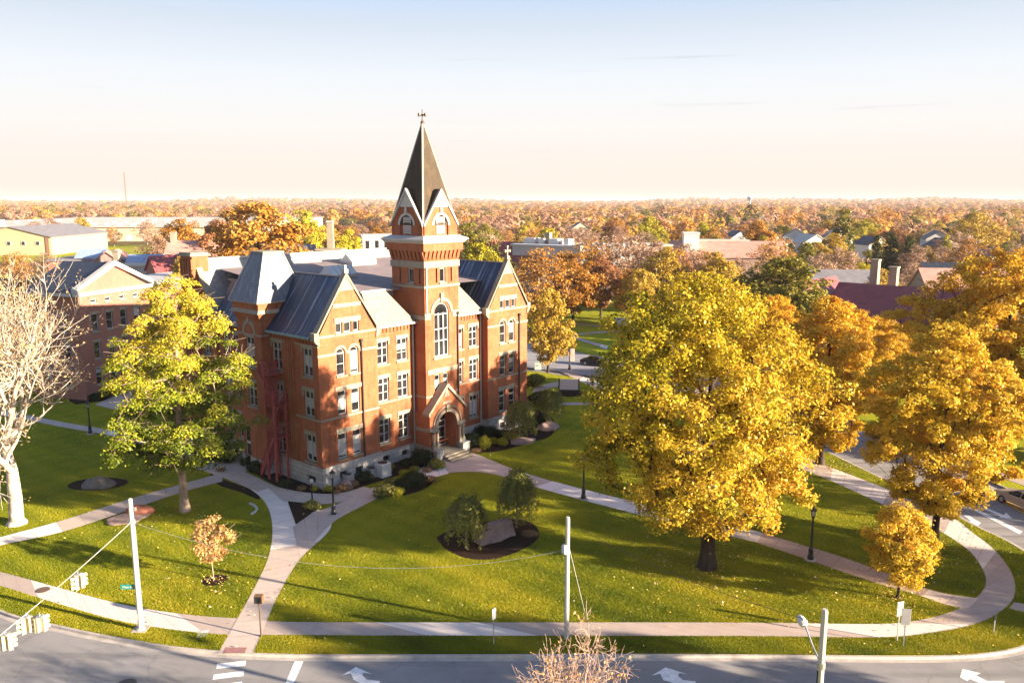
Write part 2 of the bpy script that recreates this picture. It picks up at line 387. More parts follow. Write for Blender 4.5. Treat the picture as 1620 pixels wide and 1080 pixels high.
M['leaf_willow'] = leaf_mat("willow_leaf", [(0.0, (0.06, 0.075, 0.014)), (0.5, (0.18, 0.19, 0.03)), (0.8, (0.40, 0.36, 0.07)), (1.0, (0.52, 0.44, 0.10))], 0.25)
M['leaf_young'] = leaf_mat("tan_orange_leaf", [(0.0, (0.30, 0.15, 0.05)), (0.6, (0.54, 0.32, 0.11)), (1.0, (0.60, 0.40, 0.18))])
M['leaf_syc'] = leaf_mat("tan_gold_leaf", [(0.0, (0.34, 0.20, 0.07)), (0.6, (0.55, 0.37, 0.17)), (1.0, (0.62, 0.47, 0.28))])
M['leaf_dark'] = leaf_mat("dark_shrub_leaf", [(0.0, (0.010, 0.016, 0.006)), (0.6, (0.028, 0.042, 0.012)), (1.0, (0.07, 0.085, 0.02))], 0.15)
M['leaf_lime'] = leaf_mat("lime_shrub_leaf", [(0.0, (0.14, 0.15, 0.01)), (0.6, (0.38, 0.35, 0.02)), (1.0, (0.56, 0.47, 0.03))], 0.25)
M['leaf_tanshrub'] = leaf_mat("tan_shrub_leaf", [(0.0, (0.12, 0.06, 0.03)), (0.6, (0.36, 0.22, 0.10)), (1.0, (0.52, 0.38, 0.22))], 0.2)
M['leaf_flower'] = leaf_mat("flecked_shrub_leaf", [(0.0, (0.06, 0.08, 0.012)), (0.55, (0.22, 0.21, 0.04)), (0.75, (0.50, 0.42, 0.10)), (1.0, (0.74, 0.66, 0.40))], 0.2)
FAR = {
 'tan':    [(0.0, (0.17, 0.09, 0.055)), (0.5, (0.34, 0.20, 0.12)), (1.0, (0.46, 0.31, 0.21))],
 'orange': [(0.0, (0.18, 0.08, 0.010)), (0.5, (0.38, 0.17, 0.022)), (1.0, (0.48, 0.26, 0.05))],
 'gold':   [(0.0, (0.18, 0.12, 0.012)), (0.5, (0.42, 0.27, 0.030)), (1.0, (0.50, 0.36, 0.07))],
 'lemon':  [(0.0, (0.16, 0.15, 0.010)), (0.5, (0.40, 0.34, 0.018)), (1.0, (0.52, 0.44, 0.035))],
 'olive':  [(0.0, (0.045, 0.050, 0.010)), (0.5, (0.15, 0.14, 0.020)), (1.0, (0.34, 0.27, 0.04))],
 'green':  [(0.0, (0.012, 0.018, 0.006)), (0.5, (0.035, 0.045, 0.012)), (1.0, (0.085, 0.085, 0.02))],
 'brown':  [(0.0, (0.10, 0.04, 0.02)), (0.5, (0.24, 0.10, 0.04)), (1.0, (0.38, 0.18, 0.07))],
}
for k, st in FAR.items(): M['far_' + k] = leaf_mat("far_" + k + "_leaf", st, 0.25, 0.5)
# ================================================================== THE SETTING
def struct(o): o["kind"] = "structure"; return o

def grass_mat():
    m, nt, p = new_mat("lawn_grass"); co = coords(nt)
    big = noise(nt, co, 0.07, 4, 0.6, 0.5); mid = noise(nt, co, 0.55, 6, 0.7, 0.8); fine = noise(nt, co, 5.0, 6, 0.75)
    mow = N(nt, "TexWave", i_Scale=0.16, i_Distortion=2.5, i_Detail=2.0); nt.links.new(mapping(nt, co, rot=(0, 0, 0.5)), mow.inputs[0])
    f = math_n(nt, 'ADD', math_n(nt, 'MULTIPLY', big.outputs[0], 0.35), math_n(nt, 'ADD', math_n(nt, 'MULTIPLY', mid.outputs[0], 0.35), math_n(nt, 'MULTIPLY', fine.outputs[0], 0.34)))
    f = math_n(nt, 'ADD', f, math_n(nt, 'MULTIPLY', mow.outputs[0], 0.05))
    r = ramp(nt, f, [(0.34, (0.07, 0.095, 0.004)), (0.46, (0.19, 0.21, 0.008)), (0.58, (0.28, 0.28, 0.011)), (0.70, (0.37, 0.32, 0.02))])
    nt.links.new(r.outputs[0], p.inputs["Base Color"]); p.inputs["Roughness"].default_value = 0.95; p.inputs["Specular IOR Level"].default_value = 0.1
    h = math_n(nt, 'ADD', fine.outputs[0], math_n(nt, 'MULTIPLY', mid.outputs[0], 1.0))
    bump(nt, p, h, 0.06)
    return m
M['grass'] = grass_mat()
def far_ground_mat():
    m, nt, p = new_mat("far_ground"); co = coords(nt)
    a = noise(nt, co, 0.004, 6, 0.7, 0.4); b = noise(nt, co, 0.06, 6, 0.7)
    r = ramp(nt, a.outputs[0], [(0.35, (0.10, 0.085, 0.03)), (0.5, (0.22, 0.145, 0.07)), (0.62, (0.30, 0.20, 0.11))])
    c = mixc(nt, r.outputs[0], (0.05, 0.04, 0.02), math_n(nt, 'MULTIPLY', b.outputs[0], 0.8))
    nt.links.new(c, p.inputs["Base Color"]); p.inputs["Roughness"].default_value = 1; p.inputs["Specular IOR Level"].default_value = 0
    return m
M['far_ground'] = far_ground_mat()
def asphalt_mat(name, c):
    m, nt, p = new_mat(name); co = coords(nt)
    n1 = noise(nt, co, 0.25, 5, 0.6); n2 = noise(nt, co, 14, 4, 0.7); n3 = noise(nt, mapping(nt, co, (0.05, 0.9, 1)), 1.0, 4, 0.6)
    c0 = ramp(nt, n1.outputs[0], [(0.3, tuple(x*.82 for x in c)), (0.7, tuple(x*1.15 for x in c))]).outputs[0]
    c1 = mixc(nt, c0, tuple(x*.62 for x in c), ramp(nt, n3.outputs[0], [(0.50, (0,0,0)), (0.68, (.85,.85,.85))]).outputs[0])
    c2 = mixc(nt, c1, tuple(x*1.5 for x in c), ramp(nt, n2.outputs[0], [(0.62, (0,0,0)), (0.8, (.6,.6,.6))]).outputs[0])
    v = N(nt, "TexVoronoi", feature='DISTANCE_TO_EDGE', i_Scale=0.22); nt.links.new(mapping(nt, co, (1, 1, 1)), v.inputs["Vector"])
    wob = noise(nt, co, 1.3, 3); vm = N(nt, "VectorMath", operation='ADD'); nt.links.new(co, vm.inputs[0]); nt.links.new(wob.outputs[1], vm.inputs[1]); nt.links.new(vm.outputs[0], v.inputs["Vector"])
    crack = ramp(nt, v.outputs["Distance"], [(0.0, (1,1,1)), (0.010, (0,0,0))]).outputs[0]
    c3 = mixc(nt, c2, tuple(x*.35 for x in c), math_n(nt, 'MULTIPLY', crack, 0.35))
    nt.links.new(c3, p.inputs["Base Color"]); p.inputs["Roughness"].default_value = 0.9; p.inputs["Specular IOR Level"].default_value = 0.25
    bump(nt, p, n2.outputs[0], 0.008)
    return m
M['asphalt'] = asphalt_mat("asphalt", (0.25, 0.235, 0.225))
M['asphalt_back'] = asphalt_mat("drive_asphalt", (0.26, 0.25, 0.26))
def concrete_mat(name, c, slab=1.6, vary=0.3):
    m, nt, p = new_mat(name); co = coords(nt); uv = coords(nt, "UV")
    sep = N(nt, "SeparateXYZ"); nt.links.new(uv, sep.inputs[0])
    q = math_n(nt, 'DIVIDE', sep.outputs[0], slab); fr = math_n(nt, 'FRACT', q); fl = math_n(nt, 'FLOOR', q)
    wn_ = N(nt, "TexWhiteNoise", noise_dimensions='1D'); nt.links.new(fl, wn_.inputs["W"])
    wn2 = N(nt, "TexWhiteNoise", noise_dimensions='1D'); nt.links.new(math_n(nt, 'FLOOR', math_n(nt, 'DIVIDE', q, 4.0)), wn2.inputs["W"])
    n1 = noise(nt, co, 1.1, 6, 0.7); n2 = noise(nt, co, 12, 4, 0.6)
    c0 = ramp(nt, n1.outputs[0], [(0.3, tuple(x*.8 for x in c)), (0.7, c)]).outputs[0]
    c1 = mixc(nt, c0, tuple(x*(1-vary) for x in c), math_n(nt, 'MULTIPLY', wn_.outputs["Value"], 0.5))
    c1 = mixc(nt, c1, (min(c[0]*1.45,.8), min(c[1]*1.6,.8), min(c[2]*1.7,.8)), ramp(nt, wn2.outputs["Value"], [(0.66, (0,0,0)), (0.68, (.8,.8,.8))], 'LINEAR').outputs[0])
    j = ramp(nt, fr, [(0.0, (1,1,1)), (0.02, (0,0,0)), (0.98, (0,0,0)), (1.0, (1,1,1))]).outputs[0]
    c2 = mixc(nt, c1, tuple(x*.45 for x in c), j)
    nt.links.new(c2, p.inputs["Base Color"]); p.inputs["Roughness"].default_value = 0.9; p.inputs["Specular IOR Level"].default_value = 0.2
    bump(nt, p, n2.outputs[0], 0.006)
    return m
M['walk'] = concrete_mat("sidewalk_concrete", (0.47, 0.375, 0.32), 1.6, .3)
M['walk_pink'] = concrete_mat("path_concrete", (0.54, 0.44, 0.375), 1.8, 0.2)
M['walk_brick'] = concrete_mat("brick_tint_path", (0.46, 0.32, 0.24), 1.5, 0.25)

def sheet(name, pts, z, mat, kind='structure'):
    me = bpy.data.meshes.new(name); me.from_pydata([(p[0], p[1], z) for p in pts], [], [list(range(len(pts)))])
    a = sum(pts[i][0]*pts[(i+1) % len(pts)][1] - pts[(i+1) % len(pts)][0]*pts[i][1] for i in range(len(pts)))
    if a < 0: me.flip_normals()
    me.materials.append(mat); me.update()
    o = link(bpy.data.objects.new(name, me)); o["kind"] = kind
    return o
PATH_POLYS = []          # world polygons of everything that is not lawn (for scattering grass)
def strip(name, ea, eb, z, mat, n=60, skirt=0.0):
    A, t = resample(ea, n); B, t2 = resample(eb, n)
    V = [(x, y, z) for x, y in A] + [(x, y, z) for x, y in B]
    F = [(i, n+i, n+i+1, i+1) for i in range(n-1)]
    me = bpy.data.meshes.new(name); me.from_pydata(V, [], F); me.update()
    if me.polygons[0].normal.z < 0: me.flip_normals()
    uv = me.uv_layers.new(name="uv"); tt = (t + t2) / 2
    for lp in me.loops:
        i = lp.vertex_index % n; uv.data[lp.index].uv = (tt[i], 0 if lp.vertex_index < n else 1)
    me.materials.append(mat)
    o = link(bpy.data.objects.new(name, me)); o["kind"] = "structure"
    PATH_POLYS.append(np.r_[A, B[::-1]])
    return o
def pstrip(name, pa, pb, z, mat, n=60): return strip(name, smooth_line(Gs(pa)), smooth_line(Gs(pb)), z, mat, n)

# far ground: a disc that rises gently to a low wooded rim several kilometres away
def terrain_h(r, az=0.0): return (25.0 + 9*np.sin(az*11+.7) + 6*np.sin(az*23+2) + 4*np.sin(az*47)) * np.clip((r - 2400.0) / 3600.0, 0, 1) ** 1.4 - 0.15
rs = [0, 30, 60, 120, 250, 500, 1000, 1800, 2600, 3400, 4200, 5200, 6400, 8000, 12000]; na = 288; V = [(0, 0, -0.15)]; F = []
for r in rs[1:]:
    for k in range(na):
        a = 2*math.pi*k/na; V.append((r*math.cos(a), r*math.sin(a), float(terrain_h(r, a))))
for k in range(na): F.append((0, 1+k, 1+(k+1) % na))
for j in range(len(rs)-2):
    for k in range(na): F.append((1+j*na+k, 1+(j+1)*na+k, 1+(j+1)*na+(k+1) % na, 1+j*na+(k+1) % na))
me = bpy.data.meshes.new("ground"); me.from_pydata(V, [], F); me.materials.append(M['far_ground']); me.update()
struct(link(bpy.data.objects.new("ground", me)))

# kerb line of the front street and the corner into the side street
KERB = smooth_line([(-75, 84), (-52, 62), (-40.5, 52.5), (-31.8, 46.7), (-26.8, 44.7), (-22.4, 43.3), (-18.3, 42.3), (-12.7, 41.7), (-3, 41.65), (6.7, 41.7), (16, 41.6), (22.6, 41.5), (26.6, 41.8), (29.6, 42.8), (32.6, 45.2), (35.6, 49.0), (37.0, 53.0), (36.9, 57), (36.1, 60), (34.9, 66.5), (32.8, 74.6), (30.6, 84), (25.5, 104), (24, 113)], 8)
lawn_pts = list(KERB) + [(19, 113), (11.9, 111.6), (6, 116), (-4, 123), (-30, 134), (-75, 150), (-120, 150), (-120, 110)]
struct(sheet("lawn", lawn_pts, 0.0, M['grass']))
sheet("road", [(-140, 12), (75, 12), (75, 240), (-140, 240)], -0.125, M['asphalt'])
def kerb(name, line, w=0.16, z0=-0.14, z1=0.015):
    P, _ = resample(line, max(30, int(len(line)*1.2))); d = np.gradient(P, axis=0); d /= np.linalg.norm(d, axis=1)[:, None]
    nrm = np.c_[d[:, 1], -d[:, 0]]; Q = P + nrm*w; mb = MB(); n = len(P)
    V = [(x, y, z1) for x, y in P] + [(x, y, z1) for x, y in Q] + [(x, y, z0) for x, y in Q + nrm*0.03]
    mb.add(V, [(i, n+i, n+i+1, i+1) for i in range(n-1)] + [(n+i, 2*n+i, 2*n+i+1, n+i+1) for i in range(n-1)])
    gut = [(x, y, -0.121) for x, y in Q + nrm*0.03] + [(x, y, -0.119) for x, y in Q + nrm*0.34]
    mb.add(gut, [(i, n+i, n+i+1, i+1) for i in range(n-1)])
    o = mb.build(name, M['concrete_kerb']); o["kind"] = "structure"; return o
kerb("kerb", KERB)
# far side of the two streets
S_KERB = [(75, 29.0), (40, 29.4), (20, 29.6), (0, 29.7), (-20, 30.6), (-40, 36)]
sheet("verge", [(-60, 47), (-40, 36), (-20, 30.6), (0, 29.7), (20, 29.6), (40, 29.4), (75, 29.0), (75, 5), (-60, 5)], 0.0, M['grass'])
kerb("kerb", smooth_line(S_KERB[::-1])[::-1])
E_KERB = [(34.0, 113), (36.6, 101), (40.8, 82), (43.0, 71.5), (44.0, 66.2), (46.2, 54), (49.5, 47), (56, 42.6), (75, 41)]
eastl = smooth_line(E_KERB)
sheet("lawn", eastl + [(120, 41), (120, 130), (34.0, 130)], 0.004, M['grass'])
kerb("kerb", eastl[::-1])
pstrip("sidewalk", [(1480, 712), (1562, 740), (1620, 756), (1700, 784)], [(1480, 722), (1562, 749), (1620, 768), (1700, 798)], 0.02, M['walk'])

# ---- walks on the campus lawn (edges read off the photograph, laid as thin sheets)
pstrip("sidewalk", [(-160, 876), (-60, 893), (0, 904), (100, 931), (200, 957), (300, 972), (380, 978), (450, 983), (640, 984), (1000, 984), (1200, 984.5), (1390, 986.5), (1450, 981), (1500, 969), (1535, 952), (1553, 936), (1560, 920), (1553, 897), (1530, 868), (1480, 836), (1400, 799), (1330, 767), (1270, 742), (1215, 722)],
       [(-160, 895), (-60, 912), (0, 926), (100, 957), (200, 984), (320, 1001), (400, 1004), (450, 1004), (640, 1005), (1000, 1005.5), (1200, 1006), (1390, 1008), (1470, 1001), (1545, 986), (1592, 960), (1606, 935), (1600, 905), (1574, 870), (1540, 843), (1500, 815), (1400, 772), (1330, 745), (1270, 722), (1215, 704)], 0.012, M['walk'], 160)
pstrip("path", [(1205, 842), (1270, 862), (1330, 880), (1400, 905), (1480, 935), (1548, 946)], [(1195, 857), (1270, 882), (1330, 903), (1400, 926), (1450, 940), (1500, 957), (1532, 962)], 0.016, M['walk_brick'], 40)
pstrip("path", [(705, 716), (745, 716), (775, 727), (810, 741), (860, 757), (920, 773), (1000, 793), (1080, 813), (1150, 829), (1206, 842.3)],
       [(640, 770), (690, 751), (745, 746), (790, 752), (840, 768), (900, 785), (980, 806), (1080, 832), (1150, 847), (1198, 857.8)], 0.020, M['walk_pink'], 70)
pstrip("path", [(345, 1033), (372, 985), (405, 925), (425, 880), (431, 840), (425, 805), (405, 780), (365, 758), (322, 738)], [(401, 1033), (421, 985), (441, 940), (474, 885), (525, 828), (478, 790), (448, 776), (400, 752), (345, 727)], 0.024, M['walk_pink'], 60)
pstrip("path", [(463, 834), (495, 812), (535, 797), (575, 776), (625, 762), (660, 745), (690, 722)], [(475, 884), (500, 854), (530, 824), (570, 802), (610, 782), (650, 766), (710, 749)], 0.028, M['walk_pink'], 40)
pstrip("path", [(448, 793), (500, 798), (545, 792), (585, 772)], [(415, 764), (470, 777), (530, 781), (575, 770)], 0.032, M['walk_pink'], 24)
pstrip("path", [(430, 770), (360, 738), (290, 713), (190, 684), (100, 668), (20, 652), (-60, 640)], [(408, 778), (340, 751), (275, 729), (190, 693), (100, 676), (20, 660), (-60, 648)], 0.036, M['walk_pink'], 50)
pstrip("path", [(352, 748), (280, 768), (200, 791), (100, 823), (0, 850), (-110, 878)], [(352, 762), (290, 778), (210, 805), (100, 841), (0, 863), (-90, 890)], 0.040, M['walk_pink'], 40)
pstrip("path", [(352, 735), (378, 724), (396, 716)], [(385, 748), (402, 738), (418, 726)], 0.044, M['walk_pink'], 8)
pstrip("path", [(190, 650), (230, 625), (262, 610)], [(150, 640), (200, 618), (235, 604)], 0.02, M['walk_pink'], 8)
pstrip("path", [(1604, 952), (1640, 958), (1680, 966)], [(1596, 962), (1640, 972), (1680, 980)], 0.008, M['walk'], 8)
# behind the hall
pstrip("path", [(850, 574), (880, 585), (912, 600), (936, 612), (960, 625)], [(866, 572), (893, 582), (920, 594), (945, 604), (968, 615)], 0.012, M['walk'], 12)
pstrip("path", [(842, 621), (880, 612), (912, 604)], [(846, 612), (880, 604), (908, 599)], 0.016, M['walk'], 8)
pstrip("path", [(880, 641), (960, 640)], [(884, 637), (960, 635.5)], 0.020, M['walk'], 6)
struct(sheet("lawn", [(2.0, 130), (4.7, 145.6), (0, 200), (120, 260), (120, 131), (34, 131), (33.6, 114), (20, 118.5), (13.6, 129.5), (8.2, 138.5)], 0.006, M['grass']))
sheet("road", [(-32, 137), (-6, 125.5), (8.3, 116.8), (24, 103), (35, 113), (20, 119), (13.4, 129.3), (8.0, 138.0), (4.6, 145.4), (-10, 150)], 0.05, M['asphalt_back'])
pstrip("path", [(884, 531), (910, 537), (936, 545), (960, 553)], [(893, 530), (918, 535), (941, 542), (962, 548)], 0.06, M['walk'], 8)
pstrip("path", [(902, 529.5), (945, 525), (1005, 521)], [(902, 532), (945, 527.5), (1005, 523.5)], 0.064, M['walk'], 6)
pstrip("path", [(905, 511.5), (945, 515), (1005, 516)], [(905, 513), (945, 516.5), (1005, 517.5)], 0.068, M['walk'], 6)
# mulch beds
def bed(pix, z=0.006, world=None):
    w = world or smooth_line(Gs(pix + pix[:1]), 5)[:-1]
    PATH_POLYS.append(np.array(w)); return sheet("mulch_bed", w, z, M['mulch'])
bed([(395, 742), (440, 770), (500, 783), (540, 779), (575, 769), (630, 752), (665, 738), (690, 728), (680, 700), (600, 735), (510, 765), (420, 735), (400, 715)])
bed([(590, 788), (640, 783), (672, 773), (688, 758), (672, 752), (640, 762), (612, 772)])
bed([(736, 712), (765, 716), (800, 711), (840, 700), (870, 690), (880, 672), (865, 655), (840, 648), (800, 670), (745, 690)])
bed([(690, 850), (705, 868), (735, 882), (775, 885), (815, 874), (845, 858), (853, 843), (843, 828), (815, 820), (770, 824), (720, 834)])
bed(None, world=[(G(155, 765)[0] + 2.6*math.cos(a), G(155, 765)[1] + 1.7*math.sin(a)) for a in np.linspace(0, 6.28, 25)[:-1]])
bed(None, world=[(G(339, 917)[0] + 0.85*math.cos(a), G(339, 917)[1] + 0.85*math.sin(a)) for a in np.linspace(0, 6.28, 21)[:-1]])
bed(None, 0.046, [G(455, 793), G(512, 799), G(468, 830)])
bed([(330, 745), (350, 757), (400, 775), (410, 790), (380, 778), (345, 766)])
bed([(290, 712), (330, 735), (345, 722), (390, 705), (380, 690), (330, 700)])
bed([(120, 640), (170, 632), (215, 618), (210, 600), (160, 612), (110, 628)])
# footing discs of lamps and the pole pad
PAINT = simple("road_paint", (0.72, 0.70, 0.67), 0.8, 0.22, 3)
def marks(name, polys, mat, z=-0.1205):
    mb = MB()
    for w in polys:
        w = list(w); a = sum(w[i][0]*w[(i+1) % len(w)][1] - w[(i+1) % len(w)][0]*w[i][1] for i in range(len(w)))
        if a < 0: w = w[::-1]
        mb.poly([(x, y, z) for x, y in w])
    o = mb.build(name, mat); o["kind"] = "structure"; return o
marks("crosswalk_marking", [Gs([(343, 1046), (389, 1041), (388, 1049), (342, 1054)]), Gs([(338, 1063), (386, 1057), (385, 1065), (336, 1071)]), Gs([(334, 1080), (383, 1074), (382, 1082), (332, 1089)])], PAINT)
marks("stop_line_marking", [Gs([(466, 1042), (480, 1042), (462, 1082), (449, 1082)])], PAINT)
def turn_arrow(pxl): return [Gs(pxl)]
arrow = [(541, 1064), (563, 1051), (588, 1062), (575, 1060), (573, 1064), (580, 1071), (601, 1073), (600, 1078), (573, 1078), (559, 1071), (555, 1061)]
marks("turn_arrow_marking", turn_arrow(arrow), PAINT)
marks("turn_arrow_marking", turn_arrow([(x + 490 if x < 570 else x + 500, y + 0.5) for x, y in arrow]), PAINT)
marks("turn_arrow_marking", turn_arrow([(1519, 1067), (1523, 1054), (1552, 1061), (1544, 1064), (1562, 1073), (1590, 1073), (1588, 1079), (1557, 1079), (1535, 1070), (1530, 1073)]), PAINT)
marks("lane_line_marking", [Gs([(1525, 796), (1530, 795), (1618, 838), (1613, 842)]), Gs([(1480, 771), (1484, 770), (1518, 790), (1514, 791.5)])], PAINT)
marks("straight_arrow_marking", [Gs([(1556, 802), (1560, 800), (1588, 812), (1592, 808), (1602, 818), (1580, 816), (1584, 814)])], PAINT)
marks("turn_arrow_marking", [Gs([(1524, 812), (1534, 813), (1546, 821), (1552, 824), (1548, 829), (1526, 827), (1532, 823), (1536, 821), (1531, 817)])], PAINT)
YEL = simple("yellow_road_paint", (0.55, 0.36, 0.10), 0.8, 0.2, 3)
marks("lane_line_marking", [Gs([(1535, 765), (1538, 764), (1640, 817), (1637, 819)]), Gs([(1538, 763), (1541, 762), (1643, 815), (1640, 817)])], YEL)
marks("lane_line_marking", [[(x, 36.05), (x + 24, 36.05), (x + 24, 36.17), (x, 36.17)] for x in (-8, 18)], YEL)
def tactile():
    q = Gs([(357, 1024), (391, 1024), (387, 1033), (352, 1033)])
    return struct(sheet("tactile_paving", q, 0.03, simple("tactile_paving_red", (0.28, 0.13, 0.12), 0.9, 0.3, 8)))
tactile()
struct(sheet("path", Gs([(315, 998), (332, 995), (326, 1006), (310, 1009)]), 0.02, M['whitewall']))
def disc(x, y, r, z, name, mat, n=24): return sheet(name, [(x + r*math.cos(2*math.pi*k/n), y + r*math.sin(2*math.pi*k/n)) for k in range(n)], z, mat)
mh = MB(); mh.lathe([(0.42, 0.0), (0.42, 0.02), (0.36, 0.03), (0.0, 0.03)], 24)
o = mh.build("manhole_cover", simple("manhole_iron", (0.12, 0.075, 0.05), 0.7, 0.3, 6)); o.location = (*G(68, 933), 0.012)
tag(o, "round rusty manhole cover set in the pale sidewalk at the left", "manhole cover")
mh2 = MB(); mh2.lathe([(0.5, 0.0), (0.5, 0.012), (0.40, 0.016), (0.0, 0.012)], 24)
o = mh2.build("manhole_cover", simple("manhole_grey_iron", (0.05, 0.045, 0.045), 0.7, 0.3, 6)); o.location = (*G(200, 1078), -0.123)
tag(o, "dark manhole cover in the asphalt at the bottom edge left of the crosswalk", "manhole cover")
# ================================================================== THE BRICK HALL (local frame: x along the front, y into the block)
HANG = R(49.4)
hall = thing("brick_hall", "large red brick hall with slate roofs, stone bands and a tall spired clockless tower", "building", (-16.58, 67.9, 0), HANG)
hall["label"] = "large red brick Victorian hall with slate roofs and tall pointed tower"
EX, EY, MX, MY = (1, 0), (0, 1), (-1, 0), (0, -1)

def obox(mb, p, d, o, s0, s1, n0, n1, z0, z1, m=0):
    q = lambda s, n, z: (p[0] + d[0]*s + o[0]*n, p[1] + d[1]*s + o[1]*n, z)
    mb.add([q(s0,n0,z0), q(s1,n0,z0), q(s1,n1,z0), q(s0,n1,z0), q(s0,n0,z1), q(s1,n0,z1), q(s1,n1,z1), q(s0,n1,z1)],
           [(3,2,1,0),(4,5,6,7),(0,1,5,4),(1,2,6,5),(2,3,7,6),(3,0,4,7)], m)
def opoly(mb, p, d, o, pts, n=0.0, m=0):
    mb.poly([(p[0] + d[0]*s + o[0]*n, p[1] + d[1]*s + o[1]*n, z) for s, z in pts], m)
def oprism(mb, p, d, o, pts, n0, n1, m=0):
    mb.prism([(p[0] + d[0]*s + o[0]*n0, p[1] + d[1]*s + o[1]*n0, z) for s, z in pts], (o[0]*(n1-n0), o[1]*(n1-n0), 0), m)
def arc(s0, s1, zs, k=10):
    c = (s0+s1)/2; r = (s1-s0)/2
    return [(c - r*math.cos(math.pi*i/k), zs + r*math.sin(math.pi*i/k)) for i in range(k+1)]
def wall(mb, p, d, o, L, z0, z1, ops=(), depth=0.26, m=0, s_start=0.0):
    S = sorted({s_start, L} | {x for op in ops for x in op[:2]}); Z = sorted({z0, z1} | {x for op in ops for x in op[2:4]})
    for i in range(len(S)-1):
        for j in range(len(Z)-1):
            cs, cz = (S[i]+S[i+1])/2, (Z[j]+Z[j+1])/2
            if any(op[0] < cs < op[1] and op[2] < cz < op[3] for op in ops): continue
            opoly(mb, p, d, o, [(S[i],Z[j]),(S[i+1],Z[j]),(S[i+1],Z[j+1]),(S[i],Z[j+1])], 0, m)
    q = lambda s, n, z: (p[0] + d[0]*s + o[0]*n, p[1] + d[1]*s + o[1]*n, z)
    for op in ops:
        s0, s1, za, zb = op[:4]
        if len(op) > 4 and op[4]:
            r = (s1-s0)/2; zs = zb - r; A = arc(s0, s1, zs); h = len(A)//2
            opoly(mb, p, d, o, [(s0, zb)] + A[:h+1][::-1], 0, m); opoly(mb, p, d, o, [(s1, zb)] + A[h:], 0, m)
            pr = [(s0, za)] + A + [(s1, za)]
        else: pr = [(s0, za), (s0, zb), (s1, zb), (s1, za)]
        for k in range(len(pr)):
            a, b = pr[k], pr[(k+1) % len(pr)]
            mb.poly([q(a[0],0,a[1]), q(b[0],0,b[1]), q(b[0],-depth,b[1]), q(a[0],-depth,a[1])], m)

WRNG = random.Random(5)
def window(parent, p, d, o, s0, s1, z0, z1, arch=False, mull=1, trans=(), blind=None, lintel=None, sill=True, ears=0.0, fw=0.10, frame_mat='frame', sash=True):
    """a window: frame mesh with pane, blind, stone lintel and sill as its children"""
    mb = MB(); n0, n1 = -0.22, -0.12
    zs = z1 - (s1-s0)/2 if arch else z1
    obox(mb, p, d, o, s0, s0+fw, n0, n1, z0, zs); obox(mb, p, d, o, s1-fw, s1, n0, n1, z0, zs)
    obox(mb, p, d, o, s0+fw, s1-fw, n0, n1, z0, z0+fw*1.2)
    if arch:
        A = arc(s0, s1, zs, 10); B = arc(s0+fw, s1-fw, zs, 10)
        for i in range(10): oprism(mb, p, d, o, [A[i], A[i+1], B[i+1], B[i]], n0, n1)
    else: obox(mb, p, d, o, s0+fw, s1-fw, n0, n1, z1-fw, z1)
    for k in range(mull):
        c = s0 + (s1-s0)*(k+1)/(mull+1); obox(mb, p, d, o, c-fw*.55, c+fw*.55, n0, n1+.01, z0+fw*1.2, (z1 if not arch else zs)-.02)
    for t in trans: obox(mb, p, d, o, s0+fw, s1-fw, n0, n1+.006, t-.055, t+.055)
    if sash:
        zt = min(trans) if trans else zs; zm = z0 + (zt-z0)*.52
        obox(mb, p, d, o, s0+fw, s1-fw, n0, n1-.03, zm-.03, zm+.03)
    w = mb.build("window", M[frame_mat], parent)
    g = MB()
    pts = [(s0+.02, z0+.02)] + ([(s1-.02, z0+.02)] + arc(s0+.02, s1-.02, zs, 10)[::-1] if arch else [(s1-.02, z0+.02), (s1-.02, z1-.02), (s0+.02, z1-.02)])
    opoly(g, p, d, o, pts, -0.20); g.build("pane", M['glass'], w)
    if blind is None: blind = WRNG.choice([0, 0, .35, .55, .75, .85])
    if blind:
        b = MB(); zt = min(trans) if trans else zs; zt -= .05; zb = zt - (zt-z0)*blind
        n = mull + 1
        for k in range(n):
            a0 = s0 + (s1-s0)*k/n + fw*.6; a1 = s0 + (s1-s0)*(k+1)/n - fw*.6
            zz = zb + (WRNG.random()*.25 if blind < .8 else 0)
            opoly(b, p, d, o, [(a0, zz), (a1, zz), (a1, zt), (a0, zt)], -0.195)
        b.build("blind", M['blind'], w)
    if lintel:
        l = MB(); e = .14
        obox(l, p, d, o, s0-e, s1+e, -.2, .07, z1, z1+lintel)
        if ears: obox(l, p, d, o, s0-e, s0-.003, -.1, .07, z1-ears, z1-.002); obox(l, p, d, o, s1+.003, s1+e, -.1, .07, z1-ears, z1-.002)
        l.build("lintel", M['stone'], w)
    if sill:
        l = MB(); obox(l, p, d, o, s0-.1, s1+.1, -.2, .12, z0-.16, z0); l.build("sill", M['stone'], w)
    return w

